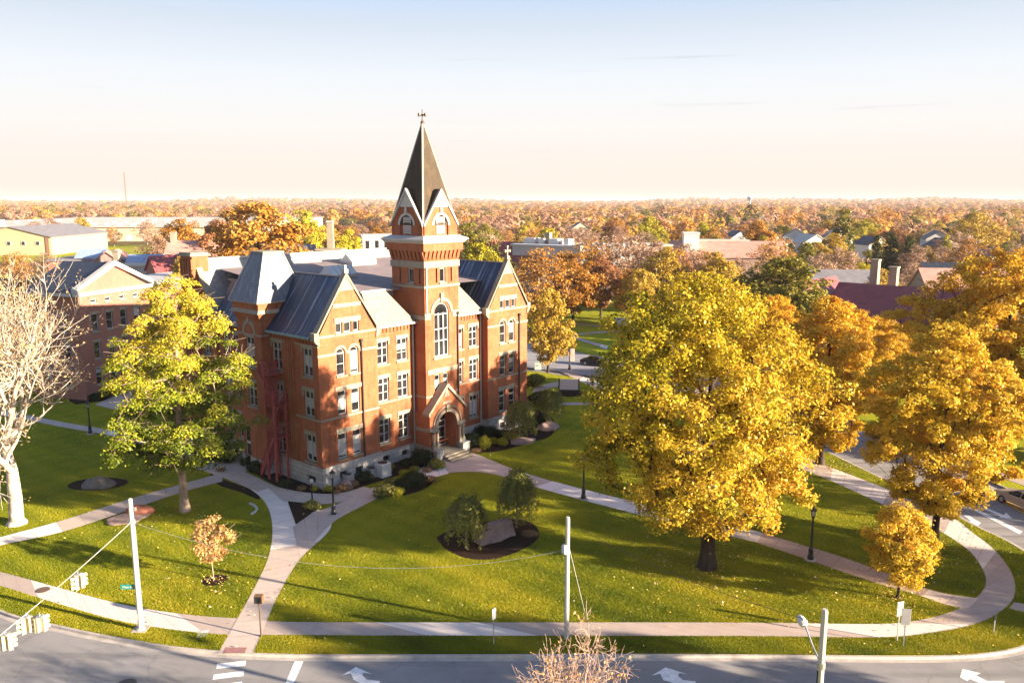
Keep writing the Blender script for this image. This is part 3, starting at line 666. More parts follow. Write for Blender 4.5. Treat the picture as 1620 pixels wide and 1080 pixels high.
EAVE = 13.5
class Pieces(MB):
    def flush(s, name, mat='stone'):
        if s.v: s.build(name, M[mat], hall)
        s.v = []; s.f = []; s.m = []
bw = MB(); st = Pieces()            # brick walls, stone bands, basement blocks
WL = [(6.0, .16), (11.74, .22), (13.38, .20)]
def piece(name, mat, fn, parent=None):
    m_ = MB(); fn(m_); return m_.build(name, M[mat], parent or hall)
def band(p, d, o, s0, s1, z, h, proud=.06, name="stone_band"): return piece(name, 'stone', lambda m_: obox(m_, p, d, o, s0, s1, -.05, proud, z, z+h))
def basement(p, d, o, L, z0, z1, ops=(), cap=None):
    m_ = MB(); wall(m_, p, d, o, L, z0, z1, ops)
    if cap: obox(m_, (p[0]-o[0]*.12, p[1]-o[1]*.12), d, o, cap[0], cap[1], -.1, .14, cap[2], cap[3])
    m_.build("basement_wall", M['block'], hall)
    for s0, s1, a_, b_ in ops:
        if b_-a_ < 1: g_ = MB(); obox(g_, p, d, o, s0-.02, s1+.02, -.26, -.24, a_-.02, b_+.02); g_.build("basement_window", M['glass'], hall)
FA, FB = .31, .24
win_jobs = []
def wing(a0):
    P = (a0, 0)
    f1 = [(1.75, 2.75, 2.3, 4.65), (3.4, 4.4, 2.3, 4.65)]; f2 = [(1.9, 2.85, 6.3, 8.5), (3.4, 4.35, 6.3, 8.5)]
    f3 = [(1.9, 2.85, 9.85, 12.3, True), (3.4, 4.35, 9.85, 12.3, True)]
    wall(bw, P, EX, MY, 6.5, 1.8, 13.4, f1 + f2 + f3)
    g = [(1.95, 2.65, 13.6, 14.55), (2.85, 3.65, 13.6, 14.55), (3.85, 4.5, 13.6, 14.55)]
    wall(bw, P, EX, MY, 5.6, 13.4, 14.7, g, s_start=.9)
    opoly(bw, P, EX, MY, [(0, 13.4), (.9, 13.4), (.9, 14.7), (.12, 13.5)]); opoly(bw, P, EX, MY, [(5.6, 13.4), (6.5, 13.4), (6.38, 13.5), (5.6, 14.7)])
    opoly(bw, P, EX, MY, [(.9, 14.7), (5.6, 14.7), (3.25, 18.55)])
    opoly(bw, P, EX, MY, [(0, 13.4), (6.5, 13.4), (3.25, 18.6)], -.4)
    for z, h in ((15.87, .33),):
        hw = 3.25*(18.6-z)/5.1 - .25; obox(st, P, EX, MY, 3.25-hw, 3.25+hw, -.05, .05, z, z+h); st.flush('stone_band')
    oprism(st, P, EX, MY, [(3.25-.78, 17.3), (3.25+.78, 17.3), (3.25, 18.5)], -.05, .045); st.flush('gable_cap')
    # belts broken by windows
    for z, h in WL:
        segs = [(0, 6.5)] if z != 11.74 else [(0, 1.8), (2.95, 3.3), (4.45, 6.5)]
        if z == 6.0: z, h = 6.05, .17
        for s0, s1 in segs: band(P, EX, MY, s0-(.06 if s0 == 0 else 0), s1+(.06 if s1 == 6.5 else 0), z, h)
    # raking coping, kneelers
    for sgn in (-1, 1):
        c = 3.25
        oprism(st, P, EX, MY, [(c + sgn*3.42, 13.50), (c + sgn*3.42, 13.74), (c, 18.88), (c, 18.56)], -.48, .10)
        obox(st, P, EX, MY, c + sgn*3.40 - .24, c + sgn*3.40 + .24, -.5, .14, 13.2, 13.9)
        oprism(st, P, EX, MY, [(c + sgn*3.14, 12.7), (c + sgn*3.60, 13.15), (c + sgn*3.14, 13.15)], -.3, .12); st.flush('gable_coping')
    for (x0, x1, za, zb) in f1: win_jobs.append((P, EX, MY, x0, x1, za, zb, dict(mull=0, trans=(zb-.62,), lintel=None)))
    for (x0, x1, za, zb) in f2: win_jobs.append((P, EX, MY, x0, x1, za, zb, dict(mull=0, trans=(zb-.55,), lintel=None, sill=False)))
    for (x0, x1, za, zb, _) in f3: win_jobs.append((P, EX, MY, x0, x1, za, zb, dict(arch=True, mull=0, trans=(11.82,), lintel=None)))
    for (x0, x1, za, zb) in g: win_jobs.append((P, EX, MY, x0, x1, za, zb, dict(mull=0, lintel=None, sash=False, blind=0)))
    obox(st, P, EX, MY, 1.6, 4.55, -.1, .07, 4.66, 5.06); st.flush('lintel'); obox(st, P, EX, MY, 1.65, 4.6, -.1, .07, 8.51, 8.90); st.flush('lintel'); obox(st, P, EX, MY, 1.8, 4.65, -.1, .08, 14.56, 14.98); st.flush('lintel')
    for (x0, x1) in ((1.9, 2.85), (3.4, 4.35)):        # brick/stone hood over the third-floor arches
        A = arc(x0-.06, x1+.06, 11.83, 10); B = arc(x0-.24, x1+.24, 11.83, 10)
        for i in range(10): oprism(st, P, EX, MY, [A[i], B[i], B[i+1], A[i+1]], -.05, .05)
        st.flush('arch_hood')
    # basement
    basement((a0-.1, -.12), EX, MY, 6.7, -.1, 1.8, [(1.85, 2.7, .45, 1.15), (3.6, 4.45, .45, 1.15)], (-.02, 6.72, 1.78, 1.9))
wing(0.0); wing(21.56)
# left wing flanks
LW = [(.85, 2.35, 2.2, 4.65), (.85, 2.3, 6.3, 8.6), (.85, 2.25, 9.9, 12.4), (5.45, 6.9, 9.9, 12.45), (5.45, 6.9, 6.3, 8.6), (5.45, 6.9, 2.2, 4.65)]
wall(bw, (0, 0), EY, MX, 7.3, 1.8, EAVE, LW)
for (x0, x1, za, zb) in LW: win_jobs.append(((0, 0), EY, MX, x0, x1, za, zb, dict(mull=1, trans=(zb-.68,), lintel=.36, ears=.5)))
for z, h in ((6.05, .17), (12.62, .12)): band((0, 0), EY, MX, -.06, 3.55, z, h); band((0, 0), EY, MX, 4.9, 7.2, z, h)
for y in (3.62, 3.95, 4.28, 4.6): obox(bw, (0, 0), EY, MX, y-.1, y+.1, -.05, .16, 1.9, 12.85)
def dentils(p, d, o, s0, s1, zt, step=.42):
    n = int((s1-s0)/step)
    for i in range(n):
        s = s0 + (i+.5)*(s1-s0)/n; obox(bw, p, d, o, s-.09, s+.09, -.02, .10, zt-.62, zt-.10)
    obox(bw, p, d, o, s0, s1, -.03, .12, zt-.11, zt)
dentils((0, 0), EY, MX, .1, 7.2, 13.42)
basement((-.12, -.1), EY, MX, 7.5, -.1, 1.8, [(1.0, 2.3, .35, .95)], (-.02, 7.5, 1.78, 1.9))
# wing returns into the recesses
for a, o in ((6.5, EX), (28.06, EX)): wall(bw, (a, 0), EY, o, 1.0 if a < 10 else 24, 1.8, EAVE)
wall(bw, (21.56, 0), EY, MX, 1.0, 1.8, EAVE); basement((21.44, -.1), EY, MX, 1.2, -.1, 1.8); basement((6.62, -.1), EY, EX, 1.2, -.1, 1.8)
basement((28.18, -.1), EY, EX, 24, -.1, 1.8)
# recesses
RL = [(x0, x1, za, zb) for za, zb in ((2.17, 4.6), (6.25, 8.55), (9.85, 12.05)) for x0, x1 in ((.85, 2.15), (3.25, 4.6))]
wall(bw, (6.5, 1), EX, MY, 5.6, 1.3, EAVE, RL)
for (x0, x1, za, zb) in RL: win_jobs.append(((6.5, 1), EX, MY, x0, x1, za, zb, dict(mull=1, trans=(zb-.62,), lintel=.33, ears=.35)))
RR = [(x0, x1, za, zb) for za, zb in ((2.17, 4.6), (6.25, 8.55), (9.85, 12.05)) for x0, x1 in ((1.55, 2.2), (3.1, 4.4))]
wall(bw, (16.6, 1), EX, MY, 4.96, 1.3, EAVE, RR)
for (x0, x1, za, zb) in RR: win_jobs.append(((16.6, 1), EX, MY, x0, x1, za, zb, dict(mull=1 if x1-x0 > 1 else 0, trans=(zb-.62,), lintel=.33, ears=.35)))
for p0, L in ((6.5, 5.5), (16.6, 4.96)):
    band((p0, 1), EX, MY, 0.02, L-.02, 6.06, .17)
    dentils((p0, 1), EX, MY, .1, L-.1, 13.42)
    basement((p0, .88), EX, MY, L+.1, -.1, 1.28, [(1.1, 1.9, .4, .95), (3.5, 4.3, .4, .95)] if p0 < 10 else [], (.02, L, 1.27, 1.36))
# bay and wall beyond it on the left side
BA, B0, B1 = -.95, 7.2, 11.0
wall(bw, (BA, B0), EY, MX, B1-B0, 1.2, 14.6, [(1.1, 2.5, 9.9, 12.75), (1.1, 2.5, 6.2, 8.5), (2.6, 3.6, .3, 4.2)])
win_jobs.append(((BA, B0), EY, MX, 1.1, 2.5, 9.9, 12.75, dict(mull=1, trans=(12.05,), lintel=.3)))
win_jobs.append(((BA, B0), EY, MX, 1.1, 2.5, 6.2, 8.5, dict(mull=1, trans=(7.9,), lintel=.3)))
wall(bw, (BA, B0), EX, MY, 4.0, 1.2, 14.6); wall(bw, (BA, B1), EX, EY, 4.0, 1.2, 14.6)
basement((BA-.12, B0-.12), EY, MX, B1-B0+.24, -.1, 1.25, [(2.7, 3.7, -.1, 1.25)]); basement((BA-.12, B0-.12), EX, MY, 1.2, -.1, 1.25)
A = arc(1.0, 2.6, 13.0, 12); Bq = arc(.72, 2.88, 13.0, 12)
for i in range(12):
    k = 1.25
    f = lambda q: (q[0], 13.0 + (q[1]-13.0)*k)
    oprism(st, (BA, B0), EY, MX, [f(A[i]), f(Bq[i]), f(Bq[i+1]), f(A[i+1])], -.05, .06)
obox(st, (BA, B0), EY, MX, 1.66, 1.94, -.03, .12, 14.1, 14.65); st.flush('arch_hood')
band((BA, B0), EY, MX, -.05, .7, 12.9, .17); band((BA, B0), EY, MX, 2.9, B1-B0+.05, 12.9, .17); band((BA, B0), EX, MY, -.05, 1.0, 12.9, .17)
# oversailing top of the bay under its roof
bw.taper(BA, 3.7, B0, B1, 14.3, BA-.28, 3.9, B0-.28, B1+.28, 15.0); bw.box(BA-.22, 3.9, B0-.22, B1+.22, 15.3, 16.0)
st.taper(BA-.45, 4.0, B0-.45, B1+.45, 15.0, BA-.24, 3.95, B0-.24, B1+.24, 15.32); st.flush('turret_cornice')
door = MB(); obox(door, (BA, B0), EY, MX, 2.6, 3.6, -.25, -.17, .25, 4.2)
dd = door.build("door", M['frame'], hall)
g = MB(); obox(g, (BA, B0), EY, MX, 2.72, 3.48, -.18, -.16, .4, 2.3); obox(g, (BA, B0), EY, MX, 2.72, 3.48, -.18, -.16, 2.6, 4.05); g.build("pane", M['glass'], dd)
LB = [(1.0, 2.3, 9.9, 12.4), (3.0, 4.3, 9.9, 12.4), (1.0, 2.3, 6.3, 8.6), (3.0, 4.3, 6.3, 8.6), (1.0, 2.3, 2.2, 4.6), (3.0, 4.3, 2.2, 4.6)]
wall(bw, (0, 11), EY, MX, 5.2, 1.8, EAVE, LB); basement((-.12, 11), EY, MX, 5.2, -.1, 1.85)
for (x0, x1, za, zb) in LB: win_jobs.append(((0, 11), EY, MX, x0, x1, za, zb, dict(mull=1, trans=(zb-.68,), lintel=.36, ears=.4)))
dentils((0, 11), EY, MX, .2, 5.1, 13.42)
# rear wing with its gable on the left side
wall(bw, (-.2, 16.2), EY, MX, 7.2, 1.8, 13.6, [(1.2, 2.4, 9.9, 12.4), (1.2, 2.4, 6.3, 8.6), (4.9, 6.1, 9.9, 12.4)]); basement((-.3, 16.1), EY, MX, 7.4, -.1, 1.85)
for (x0, x1, za, zb) in ((1.2, 2.4, 9.9, 12.4), (1.2, 2.4, 6.3, 8.6), (4.9, 6.1, 9.9, 12.4)): win_jobs.append(((-.2, 16.2), EY, MX, x0, x1, za, zb, dict(mull=1, trans=(zb-.68,), lintel=.36)))
opoly(bw, (-.2, 16.2), EY, MX, [(0, 13.6), (7.2, 13.6), (3.6, 19.3)]); wall(bw, (-.2, 16.2), EX, MY, 1.5, 1.8, 13.6)
for sgn in (-1, 1): oprism(st, (-.2, 16.2), EY, MX, [(3.6 + sgn*3.8, 13.5), (3.6 + sgn*3.8, 13.9), (3.6, 19.7), (3.6, 19.25)], -.5, .12)
obox(st, (-.2, 16.2), EY, MX, -.5, .2, -.5, .2, 13.2, 14.0); st.flush('gable_coping')
wall(bw, (0, 23.4), EX, EY, 28.06, 0, 13.6)
# chimney of the rear wing, ribbed
ch = MB()
ch.box(-.7, 1.0, 19.0, 21.3, 1.0, 19.6)
for y in (19.15, 19.65, 20.15, 20.65, 21.15): ch.box(-.82, -.7, y-.13, y+.13, 2, 19.3)
cho = ch.build("chimney", M['brick'], hall)
c2 = MB(); c2.box(-.95, 1.2, 18.85, 21.45, 19.6, 19.8); c2.box(-.8, 1.05, 19.0, 21.3, 19.8, 19.95); c2.build("chimney_cap", M['stone'], cho)

# ---------------- tower
T0, T1, TB0, TB1 = 12.0, 16.6, -.6, 4.0; TC, TD = 14.3, 1.7
tw = MB(); ts = Pieces()
f2 = [(1.15, 1.9, 6.35, 8.2), (2.3, 3.05, 6.35, 8.2)]
wall(tw, (T0, TB0), EX, MY, 4.6, 1.3, 19.4, f2 + [(.7, 3.45, 1.3, 4.7), (1.2, 3.2, 9.9, 15.25, True), (1.5, 1.72, 17.2, 18.6), (2.05, 2.8, 17.2, 18.6), (3.5, 3.72, 17.2, 18.6)], .35)
wall(tw, (T0, TB0), EY, MX, 4.6, 1.3, 19.4, [(1.46, 2.32, 17.2, 18.6), (.55, .75, 17.2, 18.6), (3.3, 3.5, 17.2, 18.6)], .35)
wall(tw, (T1, TB0), EY, EX, 4.6, 1.3, 19.4); wall(tw, (T0, TB1), EX, EY, 4.6, 13, 19.4)
for (p, d, o, sl) in (((T0, TB0), EX, MY, (1.5, 1.72, 3.5, 3.72)), ((T0, TB0), EY, MX, (.55, .75, 3.3, 3.5))):
    for i in (0, 2): obox(tw, p, d, o, sl[i], sl[i+1], -.36, -.32, 17.2, 18.6, 1)
tw.box(T0-.02, T1+.02, TB0-.02, TB1+.02, 19.25, 19.3)
def four(fn):
    for p, d, o in (((T0, TB0), EX, MY), ((T1, TB0), EY, EX), ((T1, TB1), MX, EY), ((T0, TB1), MY, MX)): fn(p, d, o)
def corb(p, d, o):
    for i in range(9):
        s = .12 + i*(4.36/8); w = .17
        q = lambda s_, n, z: (p[0]+d[0]*s_+o[0]*n, p[1]+d[1]*s_+o[1]*n, z)
        tw.add([q(s-w,-.02,19.42), q(s+w,-.02,19.42), q(s+w,.05,19.42), q(s-w,.05,19.42), q(s-w,-.02,20.3), q(s+w,-.02,20.3), q(s+w,.33,20.3), q(s-w,.33,20.3)], [(3,2,1,0),(4,5,6,7),(0,1,5,4),(1,2,6,5),(2,3,7,6),(3,0,4,7)])
four(corb)
tw.box(T0-.35, T1+.35, TB0-.35, TB1+.35, 20.28, 21.0)
tw.box(T0+.02, T1-.02, TB0+.02, TB1-.02, 19.3, 20.4); 
# stone on the tower
for z, h, pr in ((13.72, .62, .07), (16.75, .24, .10), (18.68, .62, .10)):
    if z == 13.72:
        for s0, s1 in ((-.07, .72), (3.68, 4.67)): obox(ts, (T0, TB0), EX, MY, s0, s1, -.05, pr, z, z+h); ts.flush('stone_band')
        obox(ts, (T0, TB0), EY, MX, -.05, 4.6, -.05, pr, z, z+.4); ts.flush('stone_band')
    else: ts.box(T0-pr, T1+pr, TB0-pr, TB1+pr, z, z+h); ts.flush('stone_band')
obox(ts, (T0, TB0), EX, MY, .2, 4.4, -.05, .06, 8.32, 8.8); ts.flush('stone_band'); obox(ts, (T0, TB0), EX, MY, -.06, 4.66, -.05, .06, 6.05, 6.22); ts.flush('stone_band'); obox(ts, (T0, TB0), EY, MX, 0, 1.6, -.05, .06, 6.05, 6.22); ts.flush('stone_band')
obox(ts, (T0, TB0), EX, MY, 1.0, 3.4, -.1, .12, 9.7, 9.9); ts.flush('sill')
A = arc(1.0, 3.4, 14.25, 14); Bq = arc(.7, 3.7, 14.25, 14)
for i in range(14): oprism(ts, (T0, TB0), EX, MY, [A[i], Bq[i], Bq[i+1], A[i+1]], -.05, .10)
obox(ts, (T0, TB0), EX, MY, 2.0, 2.4, -.03, .2, 15.35, 16.2); ts.flush('arch_hood')
# cornice
co = MB(); co.taper(T0-.45, T1+.45, TB0-.45, TB1+.45, 21.0, T0-.70, T1+.70, TB0-.70, TB1+.70, 21.28); co.box(T0-.75, T1+.75, TB0-.75, TB1+.75, 21.28, 21.42)
co.taper(T0-.73, T1+.73, TB0-.73, TB1+.73, 21.42, T0-.05, T1+.05, TB0-.05, TB1+.05, 21.72)
co.build("tower_cornice", M['white_trim'], hall)
wt = tw.build("tower_wall", [M['brick'], M['dark_void']], hall)
# belfry stage with four gables
bel = MB(); bel.box(T0+.12, T1-.12, TB0+.12, TB1-.12, 21.65, 22.75); bel_o = bel.build("belfry", M['brick'], hall)
HW = 2.18; ZB, ZA = 22.72, 26.0
def gable(p, d, o):
    c = 2.3; gm = MB(); ws = MB(); lv = MB(); vd = MB()
    n0, n1 = -.35, .02
    ops = [(c-.95, c+.95, 21.72, 23.65, True)]
    wall(gm, (p[0]+o[0]*n1, p[1]+o[1]*n1), d, o, c+1.35, 21.7, 23.85, ops, .3, s_start=c-1.35)
    zl = ZA - (ZA-ZB)*1.35/HW
    oprism(gm, p, d, o, [(c-HW, 21.7), (c-1.35, 21.7), (c-1.35, 23.85), (c-HW, ZB)], n0, n1); oprism(gm, p, d, o, [(c+HW, 21.7), (c+HW, ZB), (c+1.35, 23.85), (c+1.35, 21.7)], n0, n1)
    oprism(gm, p, d, o, [(c-1.35, 23.85), (c+1.35, 23.85), (c+.9, 24.5), (c-.9, 24.5)], n0, n1)
    g = gm.build("gable", M['brick'], hall)
    oprism(ws, p, d, o, [(c-.98, 24.42), (c+.98, 24.42), (c, 25.9)], -.3, .05)
    for sg in (-1, 1): oprism(ws, p, d, o, [(c+sg*(HW+.1), ZB-.14), (c+sg*(HW+.1), ZB+.12), (c, ZA+.16), (c, ZA-.14)], -.1, .16)
    Aq = arc(c-.95, c+.95, 22.70, 12); Bq = arc(c-1.18, c+1.18, 22.70, 12)
    for i in range(12): oprism(ws, p, d, o, [Aq[i], Bq[i], Bq[i+1], Aq[i+1]], -.05, .07)
    obox(ws, p, d, o, c-.13, c+.13, -.03, .16, 23.75, 24.4)
    ws.build("gable_trim", M['white_trim'], g)
    opoly(vd, p, d, o, [(c-.95, 21.72), (c+.95, 21.72)] + arc(c-.95, c+.95, 22.70, 12)[::-1], -.24); vd.build("recess", M['brick'], g)
    for k in range(7): obox(lv, p, d, o, c-.44, c+.44, -.22, -.06, 21.9+k*.21, 22.04+k*.21)
    obox(lv, p, d, o, c-.52, c-.44, -.23, -.03, 21.8, 23.45); obox(lv, p, d, o, c+.44, c+.52, -.23, -.03, 21.8, 23.45); obox(lv, p, d, o, c-.44, c+.44, -.23, -.03, 23.36, 23.45)
    lv.build("louvre", M['white_trim'], g)
    rm = MB(); q = lambda s, n, z: (p[0]+d[0]*s+o[0]*n, p[1]+d[1]*s+o[1]*n, z)
    back = -(2.3 - 2.3*(32.3-ZA)/(32.3-ZB)) - .06
    for sg in (-1, 1): rm.poly([q(c+sg*(HW+.06), .1, ZB-.08), q(c, .1, ZA+.1), q(c, back, ZA+.1), q(c+sg*(HW+.06), -.02, ZB-.08)])
    rm.build("gable_roof", M['slate_spire'], g)
four(gable)
sp = MB(); sp.taper(T0+.0, T1, TB0, TB1, 22.7, TC-.07, TC+.07, TD-.07, TD+.07, 32.25)
spo = sp.build("spire", M['slate_spire'], hall)
hp = MB()
for sx in (-1, 1):
    for sy in (-1, 1): hp.beam((TC+sx*2.3, TD+sy*2.3, 22.7), (TC+sx*.07, TD+sy*.07, 32.25), .16, .10, up=(sx, sy, 0))
hp.build("hip_trim", M['stone_grey'], spo)
fn = MB(); fn.lathe([(.16, 32.1), (.20, 32.4), (.08, 32.55), (.05, 33.0), (.05, 33.55)], 8, 0, (TC, TD))
fn.beam((TC-.42, TD, 33.05), (TC+.42, TD, 33.05), .12); fn.beam((TC, TD-.42, 33.05), (TC, TD+.42, 33.05), .12)
for sx in (-1, 1):
    fn.box(TC+sx*.42-.09, TC+sx*.42+.09, TD-.09, TD+.09, 32.95, 33.2); fn.box(TC-.09, TC+.09, TD+sx*.42-.09, TD+sx*.42+.09, 32.95, 33.2)
fn.build("finial", simple("finial_metal", (0.10, 0.06, 0.04), 0.5, 0.2, 6), spo)
TW = lambda s0, s1, z0, z1, **k: window(hall, (T0, TB0), EX, MY, s0, s1, z0, z1, **k)
for s0, s1, z0, z1 in f2: TW(s0, s1, z0, z1, mull=0, trans=(7.6,), sill=True)
TW(1.2, 3.2, 9.9, 15.25, arch=True, mull=2, trans=(11.5, 12.65, 14.1), blind=0, sill=False, fw=.13, sash=False)
TW(2.05, 2.8, 17.2, 18.6, mull=0, blind=0, sill=True, sash=False)
window(hall, (T0, TB0), EY, MX, 1.46, 2.32, 17.2, 18.6, mull=0, blind=0, sash=False)

# ---------------- porch
pm = MB()
PA0, PA1, PB = 11.72, 16.4, -1.3
wall(pm, (PA0, PB), EX, MY, 4.68, 0.0, 4.6, [(1.05, 3.65, .0, 4.45, True)], 1.7)
wall(pm, (PA0, PB), EY, MX, 2.3, 1.3, 4.6); wall(pm, (PA1, PB), EY, EX, 2.3, 1.3, 4.6)
oprism(pm, (PA0, PB), EX, MY, [(.0, 4.6), (4.68, 4.6), (2.34, 7.0)], -.7, 0)
po = pm.build("porch", M['brick'], hall)
pp = lambda name, fn: piece(name, 'stone', fn, po)
def ring(m_, s0, s1, S0, S1, n0, n1):
    A = arc(s0, s1, 3.15, 16); B_ = arc(S0, S1, 3.15, 16)
    for i in range(16): oprism(m_, (PA0, PB), EX, MY, [A[i], B_[i], B_[i+1], A[i+1]], n0, n1)
for s0, s1 in ((-.1, 1.0), (3.7, 4.78)): pp("stone_base", lambda m_: obox(m_, (PA0, PB), EX, MY, s0, s1, -2.3, .10, -.1, 1.32))
for s0, s1 in ((-.12, 1.04), (3.66, 4.8)): pp("impost", lambda m_: obox(m_, (PA0, PB), EX, MY, s0, s1, -.3, .16, 2.85, 3.2))
pp("stone_band", lambda m_: obox(m_, (PA0, PB), EY, MX, .31, 2.3, -.02, .08, 2.75, 3.1))
pp("arch_ring", lambda m_: ring(m_, 1.03, 3.67, .72, 3.98, -.1, .10)); pp("arch_hood", lambda m_: ring(m_, .5, 4.2, .38, 4.32, -.05, .13))
pp("keystone", lambda m_: obox(m_, (PA0, PB), EX, MY, 2.12, 2.56, -.03, .24, 4.5, 5.2))
pp("stone_band", lambda m_: oprism(m_, (PA0, PB), EX, MY, [(1.72, 5.3), (2.96, 5.3), (2.80, 5.55), (1.88, 5.55)], -.05, .06)); pp("gable_cap", lambda m_: oprism(m_, (PA0, PB), EX, MY, [(1.95, 6.0), (2.73, 6.0), (2.34, 6.9)], -.05, .06))
for sg in (-1, 1): pp("gable_coping", lambda m_: oprism(m_, (PA0, PB), EX, MY, [(2.34+sg*2.62, 4.42), (2.34+sg*2.62, 4.70), (2.34, 7.35), (2.34, 7.0)], -.75, .22))
pp("porch_eave", lambda m_: obox(m_, (PA0, PB), EY, MX, -.1, .75, -.02, .25, 4.42, 4.66))
# the base of stone under the arch opening is cut by the doorway: landing and steps in front
for x in (12.02, 12.5, 15.62, 16.1):
    cm = MB(); cm.box(x-.2, x+.2, PB-.42, PB-.08, 0.2, 1.42); cm.lathe([(.17, 1.42), (.19, 1.5), (.13, 1.6), (.125, 2.6), (.2, 2.82), (.2, 2.86)], 12, 0, (x, PB-.25)); cm.build("column", M['stone'], po)
for x0, x1 in ((11.75, 12.72), (15.38, 16.35)):
    pdm = MB(); pdm.box(x0, x1, PB-.9, PB-.43, 0, 1.0); pdm.box(x0-.06, x1+.06, PB-.96, PB-.40, 1.0, 1.12); pdm.build("pedestal", M['block'], po)
dv = MB(); dv.box(PA0+1.0, PA0+3.7, .36, .4, .5, 4.6, 0); dv_o = dv.build("entrance_door", M['dark_void'], po)
df = MB(); P = (PA0, .36)
for s in (1.05, 2.28, 3.53): obox(df, P, EX, MY, s, s+.12, 0, .08, .5, 3.15)
obox(df, P, EX, MY, 1.05, 3.65, 0, .09, 3.05, 3.2); obox(df, P, EX, MY, 1.17, 3.53, 0, .07, 2.45, 2.56); obox(df, P, EX, MY, 1.17, 3.53, 0, .07, 1.35, 1.42)
obox(df, P, EX, MY, 1.17, 3.53, 0, .07, .5, .68)
df.build("door_frame", M['frame'], dv_o)
dg = MB(); obox(dg, P, EX, MY, 1.1, 3.6, .01, .03, .6, 3.1); opoly(dg, P, EX, MY, arc(1.05, 3.65, 3.2, 12), .03); dg.build("pane", M['glass'], dv_o)
sm = MB(); sm.box(12.6, 15.5, -2.5, .36, .0, .5)
for k in range(3): sm.box(12.6, 15.5, -2.5-.38*(k+1), -2.5-.38*k, 0, .5-.165*(k+1)+.04)
sm.build("steps", M['stone'], po)
# remaining windows
for (p, d, o, x0, x1, za, zb, kw) in win_jobs: window(hall, p, d, o, x0, x1, za, zb, **kw)
bw.build("brick_wall", M['brick'], hall)

# ---------------- roofs
def wing_roof(a0, b1, name="slate_roof"):
    mb = MB(); prof = [(-.5, 13.42), (-.5, 13.52), (.0, 13.9), (3.25, 18.42), (6.5, 13.9), (7.0, 13.52), (7.0, 13.42)]
    mb.prism([(a0+x, .4, z) for x, z in prof], (0, b1-.4, 0)); return mb.build(name, M['slate'], hall)
wing_roof(0, 9.0); wing_roof(21.56, 9.5)
cr = MB(); cr.beam((3.25, .45, 18.45), (3.25, 7.6, 18.45), .16, .12); cr.beam((24.81, .45, 18.45), (24.81, 9.4, 18.45), .16, .12); cr.build("ridge_capping", M['greyroof'], hall)
def mans(pts, name="mansard_roof", mat='slate'):
    mb = MB(); mb.poly(pts); return mb.build(name, M[mat], hall)
# recess mansards, hipped at both ends
for a0, a1 in ((6.6, 11.85), (16.7, 21.5)):
    mb = MB()
    A_, B_, C_, D_ = (a0, .55, 13.5), (a1, .55, 13.5), (a1-2.1, 2.5, 16.6), (a0+.3, 2.5, 16.6)
    mb.poly([A_, B_, C_, D_]); mb.poly([B_, (a1, 4.4, 13.5), (a1-2.1, 4.4, 16.6), C_])
    mb.build("mansard_roof", M['slate_front'], hall)
    gt = MB(); gt.box(a0-.05, a1+.1, .40, .60, 13.38, 13.56); gt.box(a0-.05, a1+.1, .6, 1.0, 13.40, 13.46); gt.build("gutter", M['white_trim'], hall)
    ed = MB(); ed.box(a0+.2, a1-2.05, 2.44, 2.62, 16.55, 16.72); ed.build("roof_edge", M['metal'], hall)
for y0, y1 in ((.5, 7.0), (11.1, 16.0)): gt = MB(); gt.box(-.62, -.42, y0, y1, 13.34, 13.54); gt.build("gutter", M['copper'], hall)
mb = MB(); mb.poly([(-.45, 8.9, 13.5), (-.45, 16.3, 13.5), (1.9, 16.3, 17.25), (1.9, 8.9, 17.25)]); mb.build("mansard_roof", M['slate'], hall)
ed = MB(); ed.box(1.85, 2.1, 9, 17, 17.2, 17.38); ed.build("roof_edge", M['greyroof'], hall)
# low-pitched membrane roof rising to the rear wing
def zf(b): return 16.5 + (b-2.4)*(18.25-16.5)/(18.6-2.4)
fr = MB()
fr.poly([(4.5, 2.55, zf(2.55)), (23.5, 2.55, zf(2.55)), (26.0, 2.55, zf(2.55)), (26.0, 18.7, zf(18.7)), (1.95, 18.7, zf(18.7)), (1.95, 8.8, zf(8.8)), (4.5, 8.8, zf(8.8))])
fr.build("flat_roof", M['membrane'], hall)
rr = MB(); prof = [(15.75, 13.5), (16.2, 13.9), (19.8, 19.2), (23.4, 13.9), (23.8, 13.5)]
rr.prism([(.25, y, z) for y, z in prof], (27.4, 0, 0)); rr.build("rear_roof", M['slate_pale'], hall)
rc = MB(); rc.beam((.3, 19.8, 19.25), (27.5, 19.8, 19.25), .3, .16); rc.build("ridge_capping", M['lightroof'], hall)
# turret roof: truncated pyramid
tr = MB(); tr.taper(BA-.45, 3.75, B0-.45, B1+.45, 16.0, .40, 2.35, 8.15, 10.05, 20.35); tro = tr.build("turret_roof", M['slate_turret'], hall)
tc = MB(); tc.box(.28, 2.47, 8.03, 10.17, 20.33, 20.46); tc.box(BA-.5, 3.8, B0-.5, B1+.5, 15.93, 16.03); tc.build("turret_trim", M['stone'], tro)
hb = MB()
for x0, y0, x1, y1 in ((BA-.45, B0-.45, .4, 8.15), (3.75, B0-.45, 2.35, 8.15), (BA-.45, B1+.45, .4, 10.05)): hb.beam((x0, y0, 16.02), (x1, y1, 20.37), .14, .08, up=(x0-1.4, y0-9, 0))
hb.build("turret_hip", M['stone_grey'], tro)
